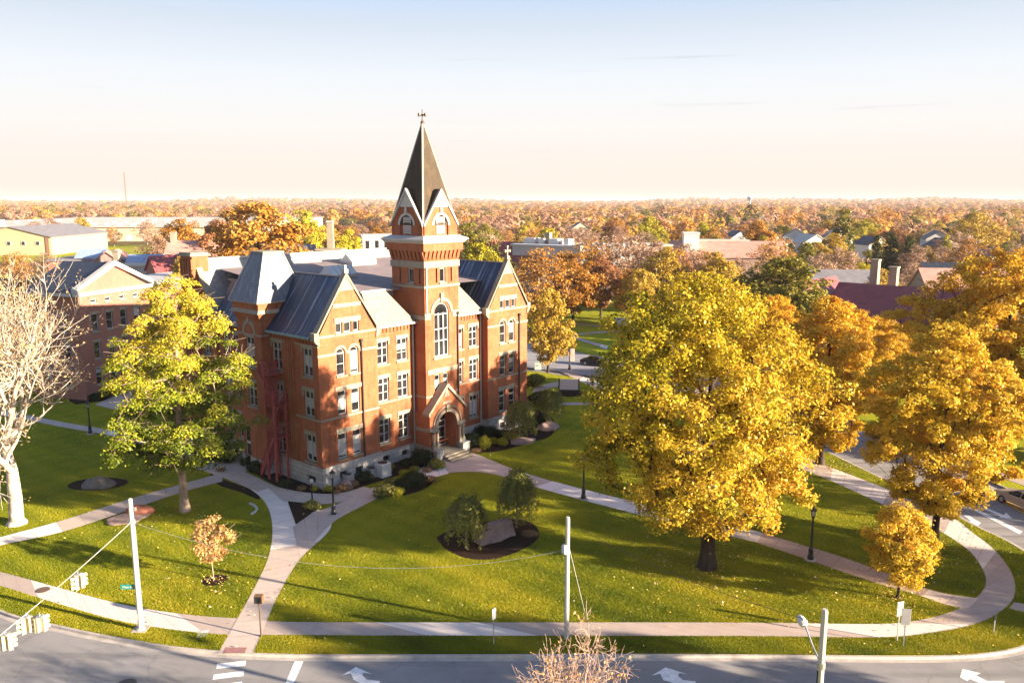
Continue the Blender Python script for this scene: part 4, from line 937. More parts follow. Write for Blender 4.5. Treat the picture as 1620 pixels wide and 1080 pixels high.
# skylights
for (x, y, L) in ((9.0, 9.5, 3.0), (16.0, 15.2, 3.4)):
    z = zf(y); sk = MB(); sk.box(x, x+L, y, y+2.2, z-.2, z+.35); sko = sk.build("skylight", M['metal'], hall)
    s2 = MB(); s2.prism([(x-.05, y-.05, z+.35), (x-.05, y+2.25, z+.35), (x-.05, y+1.1, z+1.25)], (L+.1, 0, 0)); s2.build("skylight_glazing", simple("skylight_glass", (0.55, 0.56, 0.54), 0.15, 0.1, 1), sko)
    s3 = MB()
    for k in range(5): xx = x + L*k/4; s3.beam((xx, y-.06, z+.36), (xx, y+1.1, z+1.28), .09, .06)
    s3.build("glazing_bar", M['white_trim'], sko)
# downspouts
ds = [((11.75, .9), 1.3, 13.3, 'pole'), ((6.62, .85), 1.4, 13.3, 'black'), ((12.18, -.68), 13.9, 18.6, 'white_trim'), ((16.35, -.7), 4.9, 13.9, 'black'), ((21.35, .85), 1.4, 13.3, 'pole'), ((4.62, -.12), 1.9, 12.6, 'black'), ((26.6, -.12), 1.9, 12.6, 'black')]
for (x, y), z0, z1, mt in ds:
    dm = MB(); dm.tube([(x, y, z0), (x, y, z1)], .075, 8); dm.box(x-.12, x+.12, y-.12, y+.1, z1-.02, z1+.24); dm.build("downspout", M[mt], hall)
cx = MB(); x, z = 24.81, 18.85
cx.box(x-.2, x+.2, -.1, .35, z-.05, z+.35); cx.box(x-.08, x+.08, .04, .20, z+.3, z+1.3); cx.box(x-.36, x+.36, .04, .20, z+.78, z+.96)
for sx in (-1, 1): cx.box(x+sx*.38-.08, x+sx*.38+.08, 0, .24, z+.72, z+1.02)
cx.box(x-.12, x+.12, 0, .24, z+1.27, z+1.43); cx.build("gable_cross", M['stone'], hall)
cx = MB(); cx.box(3.05, 3.45, -.1, .35, 18.8, 19.15); cx.box(3.15, 3.35, .02, .22, 19.1, 19.5); cx.build("gable_finial", M['stone_grey'], hall)

# ---------------- fire escape on the left side
fe = MB()
for x, y in ((-1.55, 4.75), (-1.55, 6.0), (-.35, 4.75), (-.35, 6.0)): fe.beam((x, y, 0), (x, y, 8.2 if y < 5 else 10.9), .17)
feo = fe.build("fire_escape", M['rust_red'], hall)
def platform(z, y0, y1):
    p = MB(); p.box(-1.65, -.05, y0, y1, z-.08, z)
    for x in (-1.62,): 
        p.beam((x, y0, z+1.05), (x, y1, z+1.05), .06); p.beam((x, y0, z+.55), (x, y1, z+.55), .05)
        for k in range(7): p.beam((x, y0+(y1-y0)*k/6, z), (x, y0+(y1-y0)*k/6, z+1.05), .05)
    for y in (y0+.03, y1-.03): p.beam((-1.62, y, z+1.05), (-.1, y, z+1.05), .06); p.beam((-1.62, y, z+.55), (-.1, y, z+.55), .05)
    p.build("platform", M['rust_red'], feo)
platform(9.75, 5.3, 7.1); platform(7.0, 4.5, 5.7); platform(4.1, 4.5, 5.7)
def flight(y0, z0, y1, z1, x):
    p = MB()
    for xx in (x-.35, x+.35):
        p.beam((xx, y0, z0), (xx, y1, z1), .09, .30); p.beam((xx, y0, z0+.95), (xx, y1, z1+.95), .08); p.beam((xx, y0, z0+.5), (xx, y1, z1+.5), .04)
        for k in range(5): t = k/4; p.beam((xx, y0+(y1-y0)*t, z0+(z1-z0)*t), (xx, y0+(y1-y0)*t, z0+(z1-z0)*t+.95), .06)
    n = max(4, int(abs(z1-z0)/.21))
    for k in range(n): t = (k+.5)/n; y = y0+(y1-y0)*t; z = z0+(z1-z0)*t; p.box(x-.35, x+.35, y-.12, y+.12, z-.015, z+.015)
    p.build("stair_flight", M['rust_red'], feo)
flight(6.9, 9.7, 5.0, 7.0, -1.15); flight(5.0, 7.0, 7.0, 4.2, -.5); flight(5.0, 4.1, 7.4, .1, -1.15)
# ================================================================== TREES AND SHRUBS
def frusta(P0, P1, R0, R1, n=5):
    P0 = np.asarray(P0, float); P1 = np.asarray(P1, float); d = P1-P0; L = np.linalg.norm(d, axis=1, keepdims=True)+1e-9; d /= L
    a = np.where(np.abs(d[:, 2:3]) < .9, np.array([[0, 0, 1.]]), np.array([[1., 0, 0]]))
    x = np.cross(d, a); x /= np.linalg.norm(x, axis=1, keepdims=True); y = np.cross(d, x)
    th = 2*np.pi*np.arange(n)/n
    ring = x[:, None, :]*np.cos(th)[None, :, None] + y[:, None, :]*np.sin(th)[None, :, None]
    A = P0[:, None, :] + ring*np.asarray(R0)[:, None, None]; B = P1[:, None, :] + ring*np.asarray(R1)[:, None, None]
    m = len(P0); V = np.concatenate([A, B], 1).reshape(-1, 3); b = (np.arange(m)*2*n)[:, None]; k = np.arange(n)[None, :]
    F = np.stack([b+k, b+(k+1) % n, b+n+(k+1) % n, b+n+k], -1).reshape(-1, 4)
    return V, F
def leaf_quads(rng, C, Nm, size, aspect=.62):
    n = len(C); Nm = Nm/(np.linalg.norm(Nm, axis=1, keepdims=True)+1e-9)
    r = rng.normal(size=(n, 3)); t = r - Nm*(r*Nm).sum(1, keepdims=True); t /= np.linalg.norm(t, axis=1, keepdims=True)+1e-9; b = np.cross(Nm, t)
    s = np.asarray(size)[:, None]
    V = np.stack([C-t*s, C+b*s*aspect, C+t*s, C-b*s*aspect], 1).reshape(-1, 3)
    F = np.arange(4*n).reshape(-1, 4); return V, F
def prof(h, tab):
    t = np.array(tab, float); return np.interp(h, t[:, 0], t[:, 1], left=0, right=0)
def build_tree(rng, tab, n_clump, per, leaf, clump_r, trunk_r, bark, leafmat, trunk_top=.8, lobes=.16, tint_dir=None, tint_amt=.3, tint0=.5, droop=0.0, flat=.65, twig_n=4, ecc=(1, 1), min_d=None, lean=(0, 0), shell=.38, bias=(0, 0)):
    """returns (trunk mesh, crown mesh): a skeleton grown from the trunk to leaf clumps that fill an uneven crown"""
    tab = np.array(tab, float); z0, z1 = tab[0, 0], tab[-1, 0]
    ph = rng.uniform(0, 6.28, 6); am = rng.uniform(.5, 1, 6)
    def lobe(az, z): return 1 + lobes*(am[0]*np.sin(2*az+ph[0]) + am[1]*np.sin(3*az+ph[1]+z*.35) + am[2]*np.sin(5*az+ph[2]-z*.6) + am[3]*np.sin(z*1.1+ph[3]))
    C = []; md = min_d or clump_r*.85; tries = 0
    while len(C) < n_clump and tries < n_clump*60:
        tries += 1; z = rng.uniform(z0, z1); rr = prof(z, tab)
        if rng.uniform() > (rr/tab[:, 1].max())**1.2+.05: continue
        az = rng.uniform(0, 6.28); rad = rr*rng.uniform(0, 1)**shell*lobe(az, z)
        p = np.array([rad*math.cos(az)*ecc[0] + bias[0]*(z-z0)/(z1-z0), rad*math.sin(az)*ecc[1] + bias[1]*(z-z0)/(z1-z0), z])
        if C and np.min(np.linalg.norm(np.array(C)-p, axis=1)) < md*(1 if tries < n_clump*25 else .6): continue
        C.append(p)
    C = np.array(C)
    # skeleton
    H = z1*trunk_top; nt = 14; nodes = []; par = []
    for i in range(nt+1):
        t = i/nt; nodes.append(np.array([lean[0]*t*H+.25*math.sin(t*5+ph[4])*t, lean[1]*t*H+.25*math.sin(t*4+ph[5])*t, H*t])); par.append(i-1)
    order = np.argsort(np.linalg.norm(C[:, :2], axis=1)*1.0 + C[:, 2]*.35)
    tips = []
    for ci in order:
        c = C[ci]; A = np.array(nodes); d = c-A; dist = np.linalg.norm(d, axis=1)
        cost = dist + np.maximum(0, (A[:, 2]-c[2]+.25*np.linalg.norm(d[:, :2], axis=1)))*1.4
        cost[A[:, 2] < z0*.75] += 50
        j = int(np.argmin(cost)); a = A[j]; seg = max(2, int(dist[j]/.9)); prev = j
        for k in range(1, seg+1):
            t = k/seg; p = a+(c-a)*t; p = p + np.array([0, 0, math.sin(math.pi*t)*dist[j]*.07]) + rng.normal(size=3)*.05*dist[j]*math.sin(math.pi*t)
            nodes.append(p); par.append(prev); prev = len(nodes)-1
        tips.append((prev, c))
    Nn = len(nodes); w = np.zeros(Nn)
    for tnode, c in tips: w[tnode] += 1
    for tnode, c in tips:
        for k in range(twig_n):
            q = c + rng.normal(size=3)*clump_r*np.array([.75, .75, .45]); nodes.append(q); par.append(tnode)
    w = np.r_[w, np.full(len(nodes)-Nn, .08)]
    for i in range(len(nodes)-1, 0, -1):
        if par[i] >= 0: w[par[i]] += w[i]
    rad = trunk_r*(w/w[0])**.48; rad = np.maximum(rad, .012)
    for i in range(nt+1): rad[i] = max(rad[i], trunk_r*(1-i/nt)**.8*.9)
    rad[0] = trunk_r*1.5; rad[1] = max(rad[1], trunk_r)
    NA = np.array(nodes); idx = [i for i in range(len(nodes)) if par[i] >= 0]
    P0 = NA[[par[i] for i in idx]]; P1 = NA[idx]; r1 = rad[idx]; r0 = np.array([min(rad[par[i]], rad[i]*1.25) if par[i] > nt or i > nt else rad[par[i]] for i in idx])
    big = r0 > .06
    V1, F1 = frusta(P0[big], P1[big], r0[big], r1[big], 8); V2, F2 = frusta(P0[~big], P1[~big], r0[~big], r1[~big], 4)
    tm = np_mesh("trunk", np.r_[V1, V2], np.r_[F1, F2+len(V1)], [bark], smooth=True)
    # leaves
    cen = np.array([0, 0, z0+(z1-z0)*.45]); LC = []; LN = []; LT = []
    for tnode, c in tips:
        n = int(per*rng.uniform(.6, 1.4)); u = rng.normal(size=(n, 3)); u /= np.linalg.norm(u, axis=1, keepdims=True)
        rr = clump_r*rng.uniform(.75, 1.25)*rng.uniform(.25, 1, (n, 1))**.5*np.where(rng.uniform(size=(n, 1)) < .16, rng.uniform(1.05, 1.5, (n, 1)), 1)
        off = u*rr*np.array([1, 1, flat]); out = c-cen; out /= np.linalg.norm(out)+1e-6
        p = c+off
        if droop: p[:, 2] -= droop*(off[:, 0]**2+off[:, 1]**2)/clump_r
        LC.append(p); LN.append(u*.55+out*.35+np.array([0, 0, .35])+rng.normal(size=(n, 3))*.55)
        tb = tint0+rng.normal()*.13
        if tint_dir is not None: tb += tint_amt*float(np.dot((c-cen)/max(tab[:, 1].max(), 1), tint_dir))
        LT.append(np.clip(tb+rng.normal(size=n)*.13, 0, 1))
    LC = np.concatenate(LC); LN = np.concatenate(LN); LT = np.concatenate(LT)
    V, F = leaf_quads(rng, LC, LN, leaf*rng.uniform(.6, 1.3, len(LC)))
    cm = np_mesh("crown", V, F, [leafmat], LT)
    return tm, cm
def plant_tree(name, label, cat, xy, meshes, rz=0, group=None, sc=1.0):
    t = thing(name, label, cat, (xy[0], xy[1], 0), rz, group); t.scale = (sc,)*3
    np_obj("trunk", meshes[0], t)
    if meshes[1]: np_obj("crown", meshes[1], t)
    return t

rg = np.random.default_rng
# -- the big yellow-green maple on the front lawn
big = build_tree(rg(11), [(2.9, 1.8), (4.3, 4.7), (6.3, 6.5), (8.6, 7.3), (11.2, 7.8), (13.8, 7.5), (16.5, 6.5), (18.6, 4.8), (20.2, 2.6), (21.0, .9)], 580, 195, .118, .86, .52, M['bark_dark'], M['leaf_yellow'], .8, .15, np.array([.75, -.35, -.35]),   .24, .68, shell=.46, flat=.8, twig_n=3, bias=(-1.7, 0))  # greener left side: uneven turning, and crown shade put into the leaf tint
plant_tree("maple_tree", "huge yellow-green tree on the front lawn, widest crown of all", "tree", G(1118, 897), big, sc=.97)
t1478 = build_tree(rg(12), [(2.2, 1.2), (3.6, 2.8), (5.5, 4.0), (8, 5.0), (10.5, 5.0), (12.8, 4.1), (14.8, 2.4), (16.0, .8)], 380, 220, .11, .66, .26, M['bark_dark'], M['leaf_gold'], .85, .16, np.array([.3, -.2, .3]), .2, .55)
plant_tree("maple_tree", "gold-yellow tree by the bend of the curved sidewalk, taller of the two there", "tree", G(1478, 856), t1478)
small = build_tree(rg(13), [(1.3, .7), (2.0, 1.9), (3.0, 2.35), (4.2, 2.1), (5.3, 1.2), (6.1, .4)], 100, 240, .08, .55, .09, M['bark_dark'], M['leaf_gold'], .85, .14, np.array([0, 0, 1.]), .15, .5)
plant_tree("maple_tree", "small round gold tree behind the two back-turned signs near the sidewalk corner", "tree", G(1420, 946), small)
orange = build_tree(rg(14), [(2.0, 2), (4, 4.0), (7, 5.0), (10, 5.2), (13, 4.3), (15.2, 2.6), (16.8, .8)], 360, 210, .125, .74, .34, M['bark_dark'], M['leaf_orange'], .8, .16, np.array([0, 0, 1.]), .15, .62)
plant_tree("maple_tree", "orange-gold tree right behind the huge yellow-green tree, partly hidden by it", "tree", (29.8, 75.0), orange, sc=.97)
far_r = build_tree(rg(15), [(3, 3), (5, 6.0), (9, 8.0), (13, 8.6), (16.5, 6.8), (19, 3.6), (20.4, 1.0)], 520, 190, .15, .92, .5, M['bark_dark'], M['leaf_orange'], .8, .18, np.array([0, 0, 1.]), .18, .6)
plant_tree("maple_tree", "broad orange tree across the side street, its top highest at the right edge", "tree", G(1574, 705), far_r, 1.1)
plant_tree("maple_tree", "rust-orange tree cut by the right edge, behind the gold-yellow tree", "tree", (60.5, 74), far_r, 2.9, None, .78)
plant_tree("maple_tree", "dark gold tree in front of the maroon roof at the right, half hidden", "tree", (47.5, 103), far_r, 4.4, None, .50)
plant_tree("maple_tree", "orange tree left of the maroon roof, peeping over the huge yellow-green tree", "tree", (32.0, 97.5), orange, 2.2, None, .82)
# -- honey locust at the left: drooping sprays in loose layers
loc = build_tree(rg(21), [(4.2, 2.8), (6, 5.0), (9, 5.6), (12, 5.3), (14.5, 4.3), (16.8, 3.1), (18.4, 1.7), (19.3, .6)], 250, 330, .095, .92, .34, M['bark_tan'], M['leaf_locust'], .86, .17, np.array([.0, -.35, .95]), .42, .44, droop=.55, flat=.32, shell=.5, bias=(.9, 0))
plant_tree("locust_tree", "yellow-green feathery tree with drooping sprays beside the left walk", "tree", G(293, 808), loc)
young = build_tree(rg(22), [(1.4, .5), (2.1, 1.1), (3.0, 1.3), (3.8, .9), (4.4, .3)], 60, 60, .085, .34, .045, M['bark_tan'], M['leaf_young'], .9, .16, None, 0, .5)
plant_tree("young_tree", "young slender tree with tan-orange leaves in a round mulch ring", "tree", G(338, 918), young)

def bare_tree(rng, h, r0, spread, depth, bark, n0=3, up=.35, taper=.72, len0=None, sides=(7, 4, 3), wob=.22, first=.24, min_r=.008, dens=1.0, rf=(.5, .68)):
    E = []
    def grow(p, d, L, r, lev):
        seg = 4 if lev < 3 else 3; q = p.copy(); dd = d.copy()
        for k in range(seg):
            dd = dd + rng.normal(size=3)*wob*(.5 if lev == 0 else 1)*.5 + np.array([0, 0, up*.12*(lev > 0)]); dd /= np.linalg.norm(dd)
            n = q+dd*L/seg; ra = r*(1-.45*k/seg); rb = r*(1-.45*(k+1)/seg); E.append((q, n, max(ra, min_r), max(rb, min_r), lev)); q = n
            if lev < depth and (lev > 0 or k >= 1):
                for _ in range(0 if rng.uniform() > dens and lev > 1 else (1 if rng.uniform() < .6 else 2)):
                    a = rng.uniform(0, 6.28); side = np.cross(dd, [math.cos(a), math.sin(a), .3]); side /= np.linalg.norm(side)+1e-9
                    nd = dd*rng.uniform(.45, .9)+side*spread*rng.uniform(.7, 1.2); nd /= np.linalg.norm(nd)
                    grow(n, nd, L*rng.uniform(.5, .78), rb*rng.uniform(*rf), lev+1)
        if lev < depth: grow(q, dd, L*rng.uniform(.6, .8), r*.55, lev+1)
    L0 = len0 or h*.42
    grow(np.zeros(3), np.array([0, 0, 1.]), L0, r0, 0)
    E.append((np.array([0, 0, -.05]), np.array([0, 0, .5]), r0*1.5, r0*1.02, 0))
    P0 = np.array([e[0] for e in E]); P1 = np.array([e[1] for e in E]); R0 = np.array([e[2] for e in E]); R1 = np.array([e[3] for e in E]); lv = np.array([e[4] for e in E])
    s = h/P1[:, 2].max(); P0 = P0*np.array([s, s, s]); P1 = P1*s
    VV = []; FF = []; off = 0
    for m, n in ((lv <= 1, sides[0]), ((lv == 2), sides[1]), (lv > 2, sides[2])):
        if m.any():
            V, F = frusta(P0[m], P1[m], R0[m], R1[m], n); VV.append(V)
            if n: FF.append(F+off)
            off += len(V)
    return np.concatenate(VV), np.concatenate(FF), P1[lv >= depth-1], E
def sycamore():
    rng = rg(37); V, F, tips, E = bare_tree(rng, 23.6, .56, .72, 5, None, up=.95, len0=12.0, wob=.26, min_r=.011, dens=.72, rf=(.6, .84))
    tm = np_mesh("trunk", V, F, [M['bark_white']], smooth=True)
    sel = np.repeat(tips[rng.uniform(size=len(tips)) < .45], 2, 0); C = sel+rng.normal(size=sel.shape)*.2
    LV, LF = leaf_quads(rng, C, rng.normal(size=C.shape), rng.uniform(.05, .13, len(C)))
    return tm, np_mesh("crown", LV, LF, [M['leaf_syc']], rng.uniform(0, 1, len(C)))
syc = sycamore()
plant_tree("sycamore_tree", "bare white-barked tree with forked limbs at the left edge", "tree", G(27, 828), syc, 2.0)
def street_bare():
    rng = rg(44); V, F, tips, E = bare_tree(rng, 8.9, .13, .95, 5, None, up=.2, len0=2.6, wob=.34, min_r=.008, dens=.8)
    tm = np_mesh("trunk", V, F, [M['twig_pink']], smooth=True)
    sel = tips[rng.uniform(size=len(tips)) < .16]; C = sel+rng.normal(size=sel.shape)*.08
    LV, LF = leaf_quads(rng, C, rng.normal(size=C.shape), rng.uniform(.05, .10, len(C)))
    return tm, np_mesh("crown", LV, LF, [M['leaf_young']], rng.uniform(0, 1, len(C)))
sb = street_bare()
plant_tree("street_tree", "leafless pinkish twiggy treetop rising into the bottom edge of the picture", "tree", (2.6, 29.0), sb, .4)
# -- weeping trees in the monument bed
def weeping(seed, h, r, n_br, label, xy):
    rng = rg(seed); E0 = []; E1 = []; RA = []; RB = []; LC = []; LN = []; LT = []
    top = np.array([.1, 0, h*.86]); pts = [np.array([0, 0, 0.]), np.array([.06, .03, h*.4]), top]
    for a, b, ra, rb in ((pts[0], pts[1], .09, .075), (pts[1], pts[2], .075, .05)): E0.append(a); E1.append(b); RA.append(ra); RB.append(rb)
    for i in range(n_br):
        az = rng.uniform(0, 6.28); rr = r*rng.uniform(.25, 1)**.7; st_ = pts[1]+(top-pts[1])*rng.uniform(.5, 1); hz = h*rng.uniform(.78, 1.04)
        crest = np.array([math.cos(az)*rr*.62, math.sin(az)*rr*.62, hz]); end = np.array([math.cos(az)*rr, math.sin(az)*rr, hz-h*rng.uniform(.3, .68)])
        prev = st_
        for k in range(1, 9):
            t = k/8; p = st_*(1-t)**2 + 2*crest*t*(1-t)*1.05 + end*t*t; E0.append(prev); E1.append(p); RA.append(.018*(1-t)+.006); RB.append(.018*(1-t)+.005)
            for _ in range(int(10*(.4+t))):
                LC.append(p+rng.normal(size=3)*np.array([.1, .1, .14])); LN.append(np.array([math.cos(az), math.sin(az), .3])+rng.normal(size=3)*.6); LT.append(np.clip(.30+.38*t*rng.uniform()+.1*rng.normal(), 0, 1))
            prev = p
    V, F = frusta(E0, E1, RA, RB, 5); tm = np_mesh("trunk", V, F, [M['bark_tan']], smooth=True)
    LC = np.array(LC); LV, LF = leaf_quads(rng, LC, np.array(LN), rng.uniform(.06, .13, len(LC)), .45)
    return plant_tree("weeping_tree", label, "tree", xy, (tm, np_mesh("crown", LV, LF, [M['leaf_willow']], LT)))
weeping(51, 4.2, 1.8, 110, "small weeping tree at the left end of the stone slab in the mulch bed", G(737, 866))
weeping(52, 4.8, 1.75, 120, "small weeping tree standing behind the stone slab, the farther of two", G(817, 834))
weeping(53, 4.6, 2.0, 110, "drooping dark tree beside the right gable of the hall", G(822, 697))
weeping(54, 4.4, 1.9, 90, "dark drooping tree behind the right corner of the hall, by the boulder bed", G(868, 672))

# -- shrubs
def shrub_mesh(seed, mat, n, leaf, sq=.85, lumps=7):
    rng = rg(seed); L = rng.normal(size=(lumps, 3)); L /= np.linalg.norm(L, axis=1, keepdims=True); L[:, 2] = abs(L[:, 2])
    L = np.r_[L*.42, [[0, 0, .35]]]; k = rng.integers(0, len(L), n); u = rng.normal(size=(n, 3)); u /= np.linalg.norm(u, axis=1, keepdims=True)
    rr = .58*rng.uniform(.4, 1, (n, 1))**.4; P = L[k]+u*rr+np.array([0, 0, .45]); P[:, 2] = np.abs(P[:, 2])*sq
    V, F = leaf_quads(rng, P, u+rng.normal(size=(n, 3))*.6, leaf*rng.uniform(.6, 1.4, n))
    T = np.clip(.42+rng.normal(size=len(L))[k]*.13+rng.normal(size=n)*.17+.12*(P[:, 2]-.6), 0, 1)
    S0 = np.zeros((14, 3)); S1 = L[rng.integers(0, len(L), 14)]*.9+np.array([0, 0, .4]); V2, F2 = frusta(S0, S1, np.full(14, .03), np.full(14, .012), 4)
    return np_mesh("shrub", np.r_[V, V2], np.r_[F, F2+len(V)], [mat, M['bark']], np.r_[T, np.zeros(len(F2))], mat_idx=np.r_[np.zeros(len(F)), np.ones(len(F2))])
SH = {'dark': shrub_mesh(61, M['leaf_dark'], 2600, .065), 'dark2': shrub_mesh(62, M['leaf_dark'], 2600, .06, .7, 9), 'lime': shrub_mesh(63, M['leaf_lime'], 2200, .06), 'tan': shrub_mesh(64, M['leaf_tanshrub'], 1500, .06, .7, 9), 'flower': shrub_mesh(65, M['leaf_flower'], 2600, .075, .8, 10), 'olive': shrub_mesh(66, M['leaf_willow'], 2400, .07, .8, 9)}
for px, py, r, sq, kind, label in [
 (667, 738, 1.15, 1.15, 'dark', "dark clipped shrub left of the porch, biggest of those by the entrance"),
 (645, 736, .75, .9, 'dark2', "low dark shrub under the recessed windows left of the big clipped shrub"),
 (690, 741, .8, .95, 'olive', "olive shrub tight against the left porch column"),
 (655, 747, .55, .9, 'olive', "small olive shrub in front of the big dark clipped shrub"),
 (641, 752, .55, .8, 'lime', "small yellow shrub beside the walk in the bed left of the entrance"),
 (615, 745, .7, .8, 'olive', "greenish shrub beside the pale cooling units"),
 (676, 746, .5, .8, 'tan', "brownish low shrub at the path edge left of the porch"),
 (744, 707, 1.15, 1.0, 'dark', "dark rounded shrub right of the porch pedestal"),
 (757, 690, 1.0, 1.1, 'dark2', "dark upright shrub against the wall right of the porch"),
 (772, 690, 1.0, .9, 'dark', "dark shrub below the downspout right of the porch"),
 (792, 690, .9, .8, 'dark2', "dark shrub under the right gable windows"),
 (767, 710, .70, 1.5, 'lime', "bright yellow egg-shaped shrub right of the entrance"),
 (779, 702, .55, 1.0, 'lime', "smaller lime shrub just right of the yellow egg-shaped one"),
 (795, 704, .7, .9, 'lime', "lime shrub at the far end of the bed right of the entrance"),
 (754, 716, .6, .7, 'tan', "orange-brown shrub at the walk edge right of the entrance"),
 (806, 695, .9, .8, 'olive', "olive shrub next to the drooping dark tree by the right gable"),
 (845, 668, 1.3, .8, 'dark2', "broad dark shrub at the right corner of the hall"),
 (852, 640, 1.4, .9, 'dark', "dark shrub mass behind the right corner of the hall"),
 (846, 612, 1.6, .9, 'olive', "large olive shrub by the path behind the hall"),
 (610, 786, .95, .95, 'flower', "cream-flecked shrub at the near end of the island bed"),
 (629, 784, .65, .85, 'lime', "round lime shrub beside the cream-flecked one"),
 (637, 770, .95, .8, 'dark2', "dark green shrub in the middle of the island bed"),
 (620, 768, .8, .7, 'olive', "olive shrub at the walk side of the island bed"),
 (660, 768, 1.05, .85, 'dark', "round dark green shrub at the far end of the island bed"),
 (679, 762, .7, .7, 'tan', "reddish low shrub at the tip of the island bed"),
 (650, 757, .8, .7, 'dark2', "dark shrub at the back edge of the island bed"),
 (498, 776, .38, .9, 'lime', "tiny yellow shrub at the left front corner foundation"),
 (519, 777, .45, .9, 'lime', "small lime shrub at the foot of the hall's front corner"),
 (543, 775, .75, .65, 'tan', "tan seedhead shrub near the lamp at the hall's corner"),
 (532, 780, .45, .6, 'tan', "low tan plant between walk and corner foundation"),
 (559, 768, .6, .7, 'tan', "faded tan plant under the first front basement window"),
 (575, 760, .9, .7, 'dark', "dark shrub between the corner and the pale cooling units"),
 (358, 728, 1.35, 1.0, 'dark', "dark round shrub left of the side door"),
 (412, 745, 1.1, 1.0, 'dark2', "dark shrub at the foot of the red fire escape"),
 (395, 735, .9, .9, 'dark', "dark shrub between the side door and the fire escape"),
 (455, 768, .7, .7, 'dark2', "dark shrub along the left wall right of the fire escape"),
 (478, 775, .5, .7, 'tan', "brown shrub along the left wall near the corner"),
 (492, 806, .75, .8, 'flower', "white-flecked green shrub in the triangular bed"),
 (745, 832, .9, .8, 'lime', "yellow-green shrub behind the stone slab in the mulch bed"),
 (838, 845, .7, .35, 'tan', "low orange-brown ground plant at the right end of the mulch bed"),
 (350, 745, .5, .6, 'tan', "orange low plant in the narrow bed left of the walk junction"),
 (182, 622, 1.5, .8, 'dark', "dark shrub by the door of the pedimented building"),
 (160, 632, 1.3, .7, 'dark2', "dark low shrub under the pedimented building's windows"),
 (205, 612, 1.4, .9, 'dark2', "dark shrub at the right end of the pedimented building"),
]:
    o = np_obj("shrub", SH[kind], None); o.location = (*G(px, py), 0); o.scale = (r*1.2, r*1.2, r*sq*1.15); o.rotation_euler[2] = px*.7
    tag(o, label, "shrub")

# ------------------------------------------------------------------ the town's trees
def town_proto(seed, tab, n, per, leaf, cr, tr, bark, twig=2, shell=.4, lob=.2):
    return build_tree(rg(seed), tab, n, per, leaf, cr, tr, bark, M['far_tan'], .8, lob, np.array([.2, -.2, .6]), .18, .5, twig_n=twig, shell=shell)
TP = {'round': [town_proto(71+i, [(2.2, 2.0), (4, 4.2), (7, 5.4), (9.5, 5.0), (12, 3.3), (14, .9)], 110, 120, .21, 1.1, .26, M['bark_dark']) for i in range(3)],
      'open':  [town_proto(81+i, [(3, 2.2), (6, 4.6), (9, 5.4), (12, 4.3), (14.5, 1.2)], 110, 34, .24, 1.1, .24, M['bark_tan'], 9, .55) for i in range(3)],
      'tall':  [town_proto(91, [(2, 1.6), (5, 2.5), (9, 2.8), (13, 2.0), (16, .5)], 80, 60, .28, .95, .22, M['bark_dark'])],
      'cone':  [town_proto(95, [(.8, 2.6), (3, 2.3), (7, 1.5), (11, .7), (13, .15)], 90, 60, .26, .8, .2, M['bark_dark'], 2, .5, .06)]}
def joined(pr):                                        # trunk and crown in one mesh for trees too far to show parts
    tm, cm = pr; nv = len(tm.vertices); a = np.zeros(nv*3); tm.vertices.foreach_get("co", a); b = np.zeros(len(cm.vertices)*3); cm.vertices.foreach_get("co", b)
    f1 = np.zeros(len(tm.loops), dtype=np.int32); tm.loops.foreach_get("vertex_index", f1); f2 = np.zeros(len(cm.loops), dtype=np.int32); cm.loops.foreach_get("vertex_index", f2)
    t = np.zeros(len(cm.polygons)); cm.attributes["tint"].data.foreach_get("value", t)
    f1 = f1.reshape(-1, 4); f2 = f2.reshape(-1, 4)+nv
    return np_mesh("tree", np.r_[a, b].reshape(-1, 3), np.r_[f2, f1], [M['far_tan'], tm.materials[0]], np.r_[t, np.zeros(len(f1))], mat_idx=np.r_[np.zeros(len(f2)), np.ones(len(f1))])
TJ = {k: [joined(p) for p in v] for k, v in TP.items()}
HT = {'round': 14.0, 'open': 14.5, 'tall': 16.0, 'cone': 13.0}
def set_mat(o, mat, slot=0): o.material_slots[slot].link = 'OBJECT'; o.material_slots[slot].material = mat
trng = random.Random(77); placed = []
def near_tree(kind, colr, x, y, h, w, label, rz=None):
    pr = TP[kind][trng.randrange(len(TP[kind]))]; t = thing("tree", label, "tree", (x, y, 0), rz if rz is not None else trng.uniform(0, 6.28))
    s = h/HT[kind]; t.scale = (s*w, s*w, s); np_obj("trunk", pr[0], t); c = np_obj("crown", pr[1], t); set_mat(c, M['far_'+colr]); placed.append((x, y, 5)); return t
def px_tree(kind, colr, px, ytop, Y, w, label):
    x, _, z = dep(px, ytop, Y); return near_tree(kind, colr, x, Y, max(4, z), w, label)
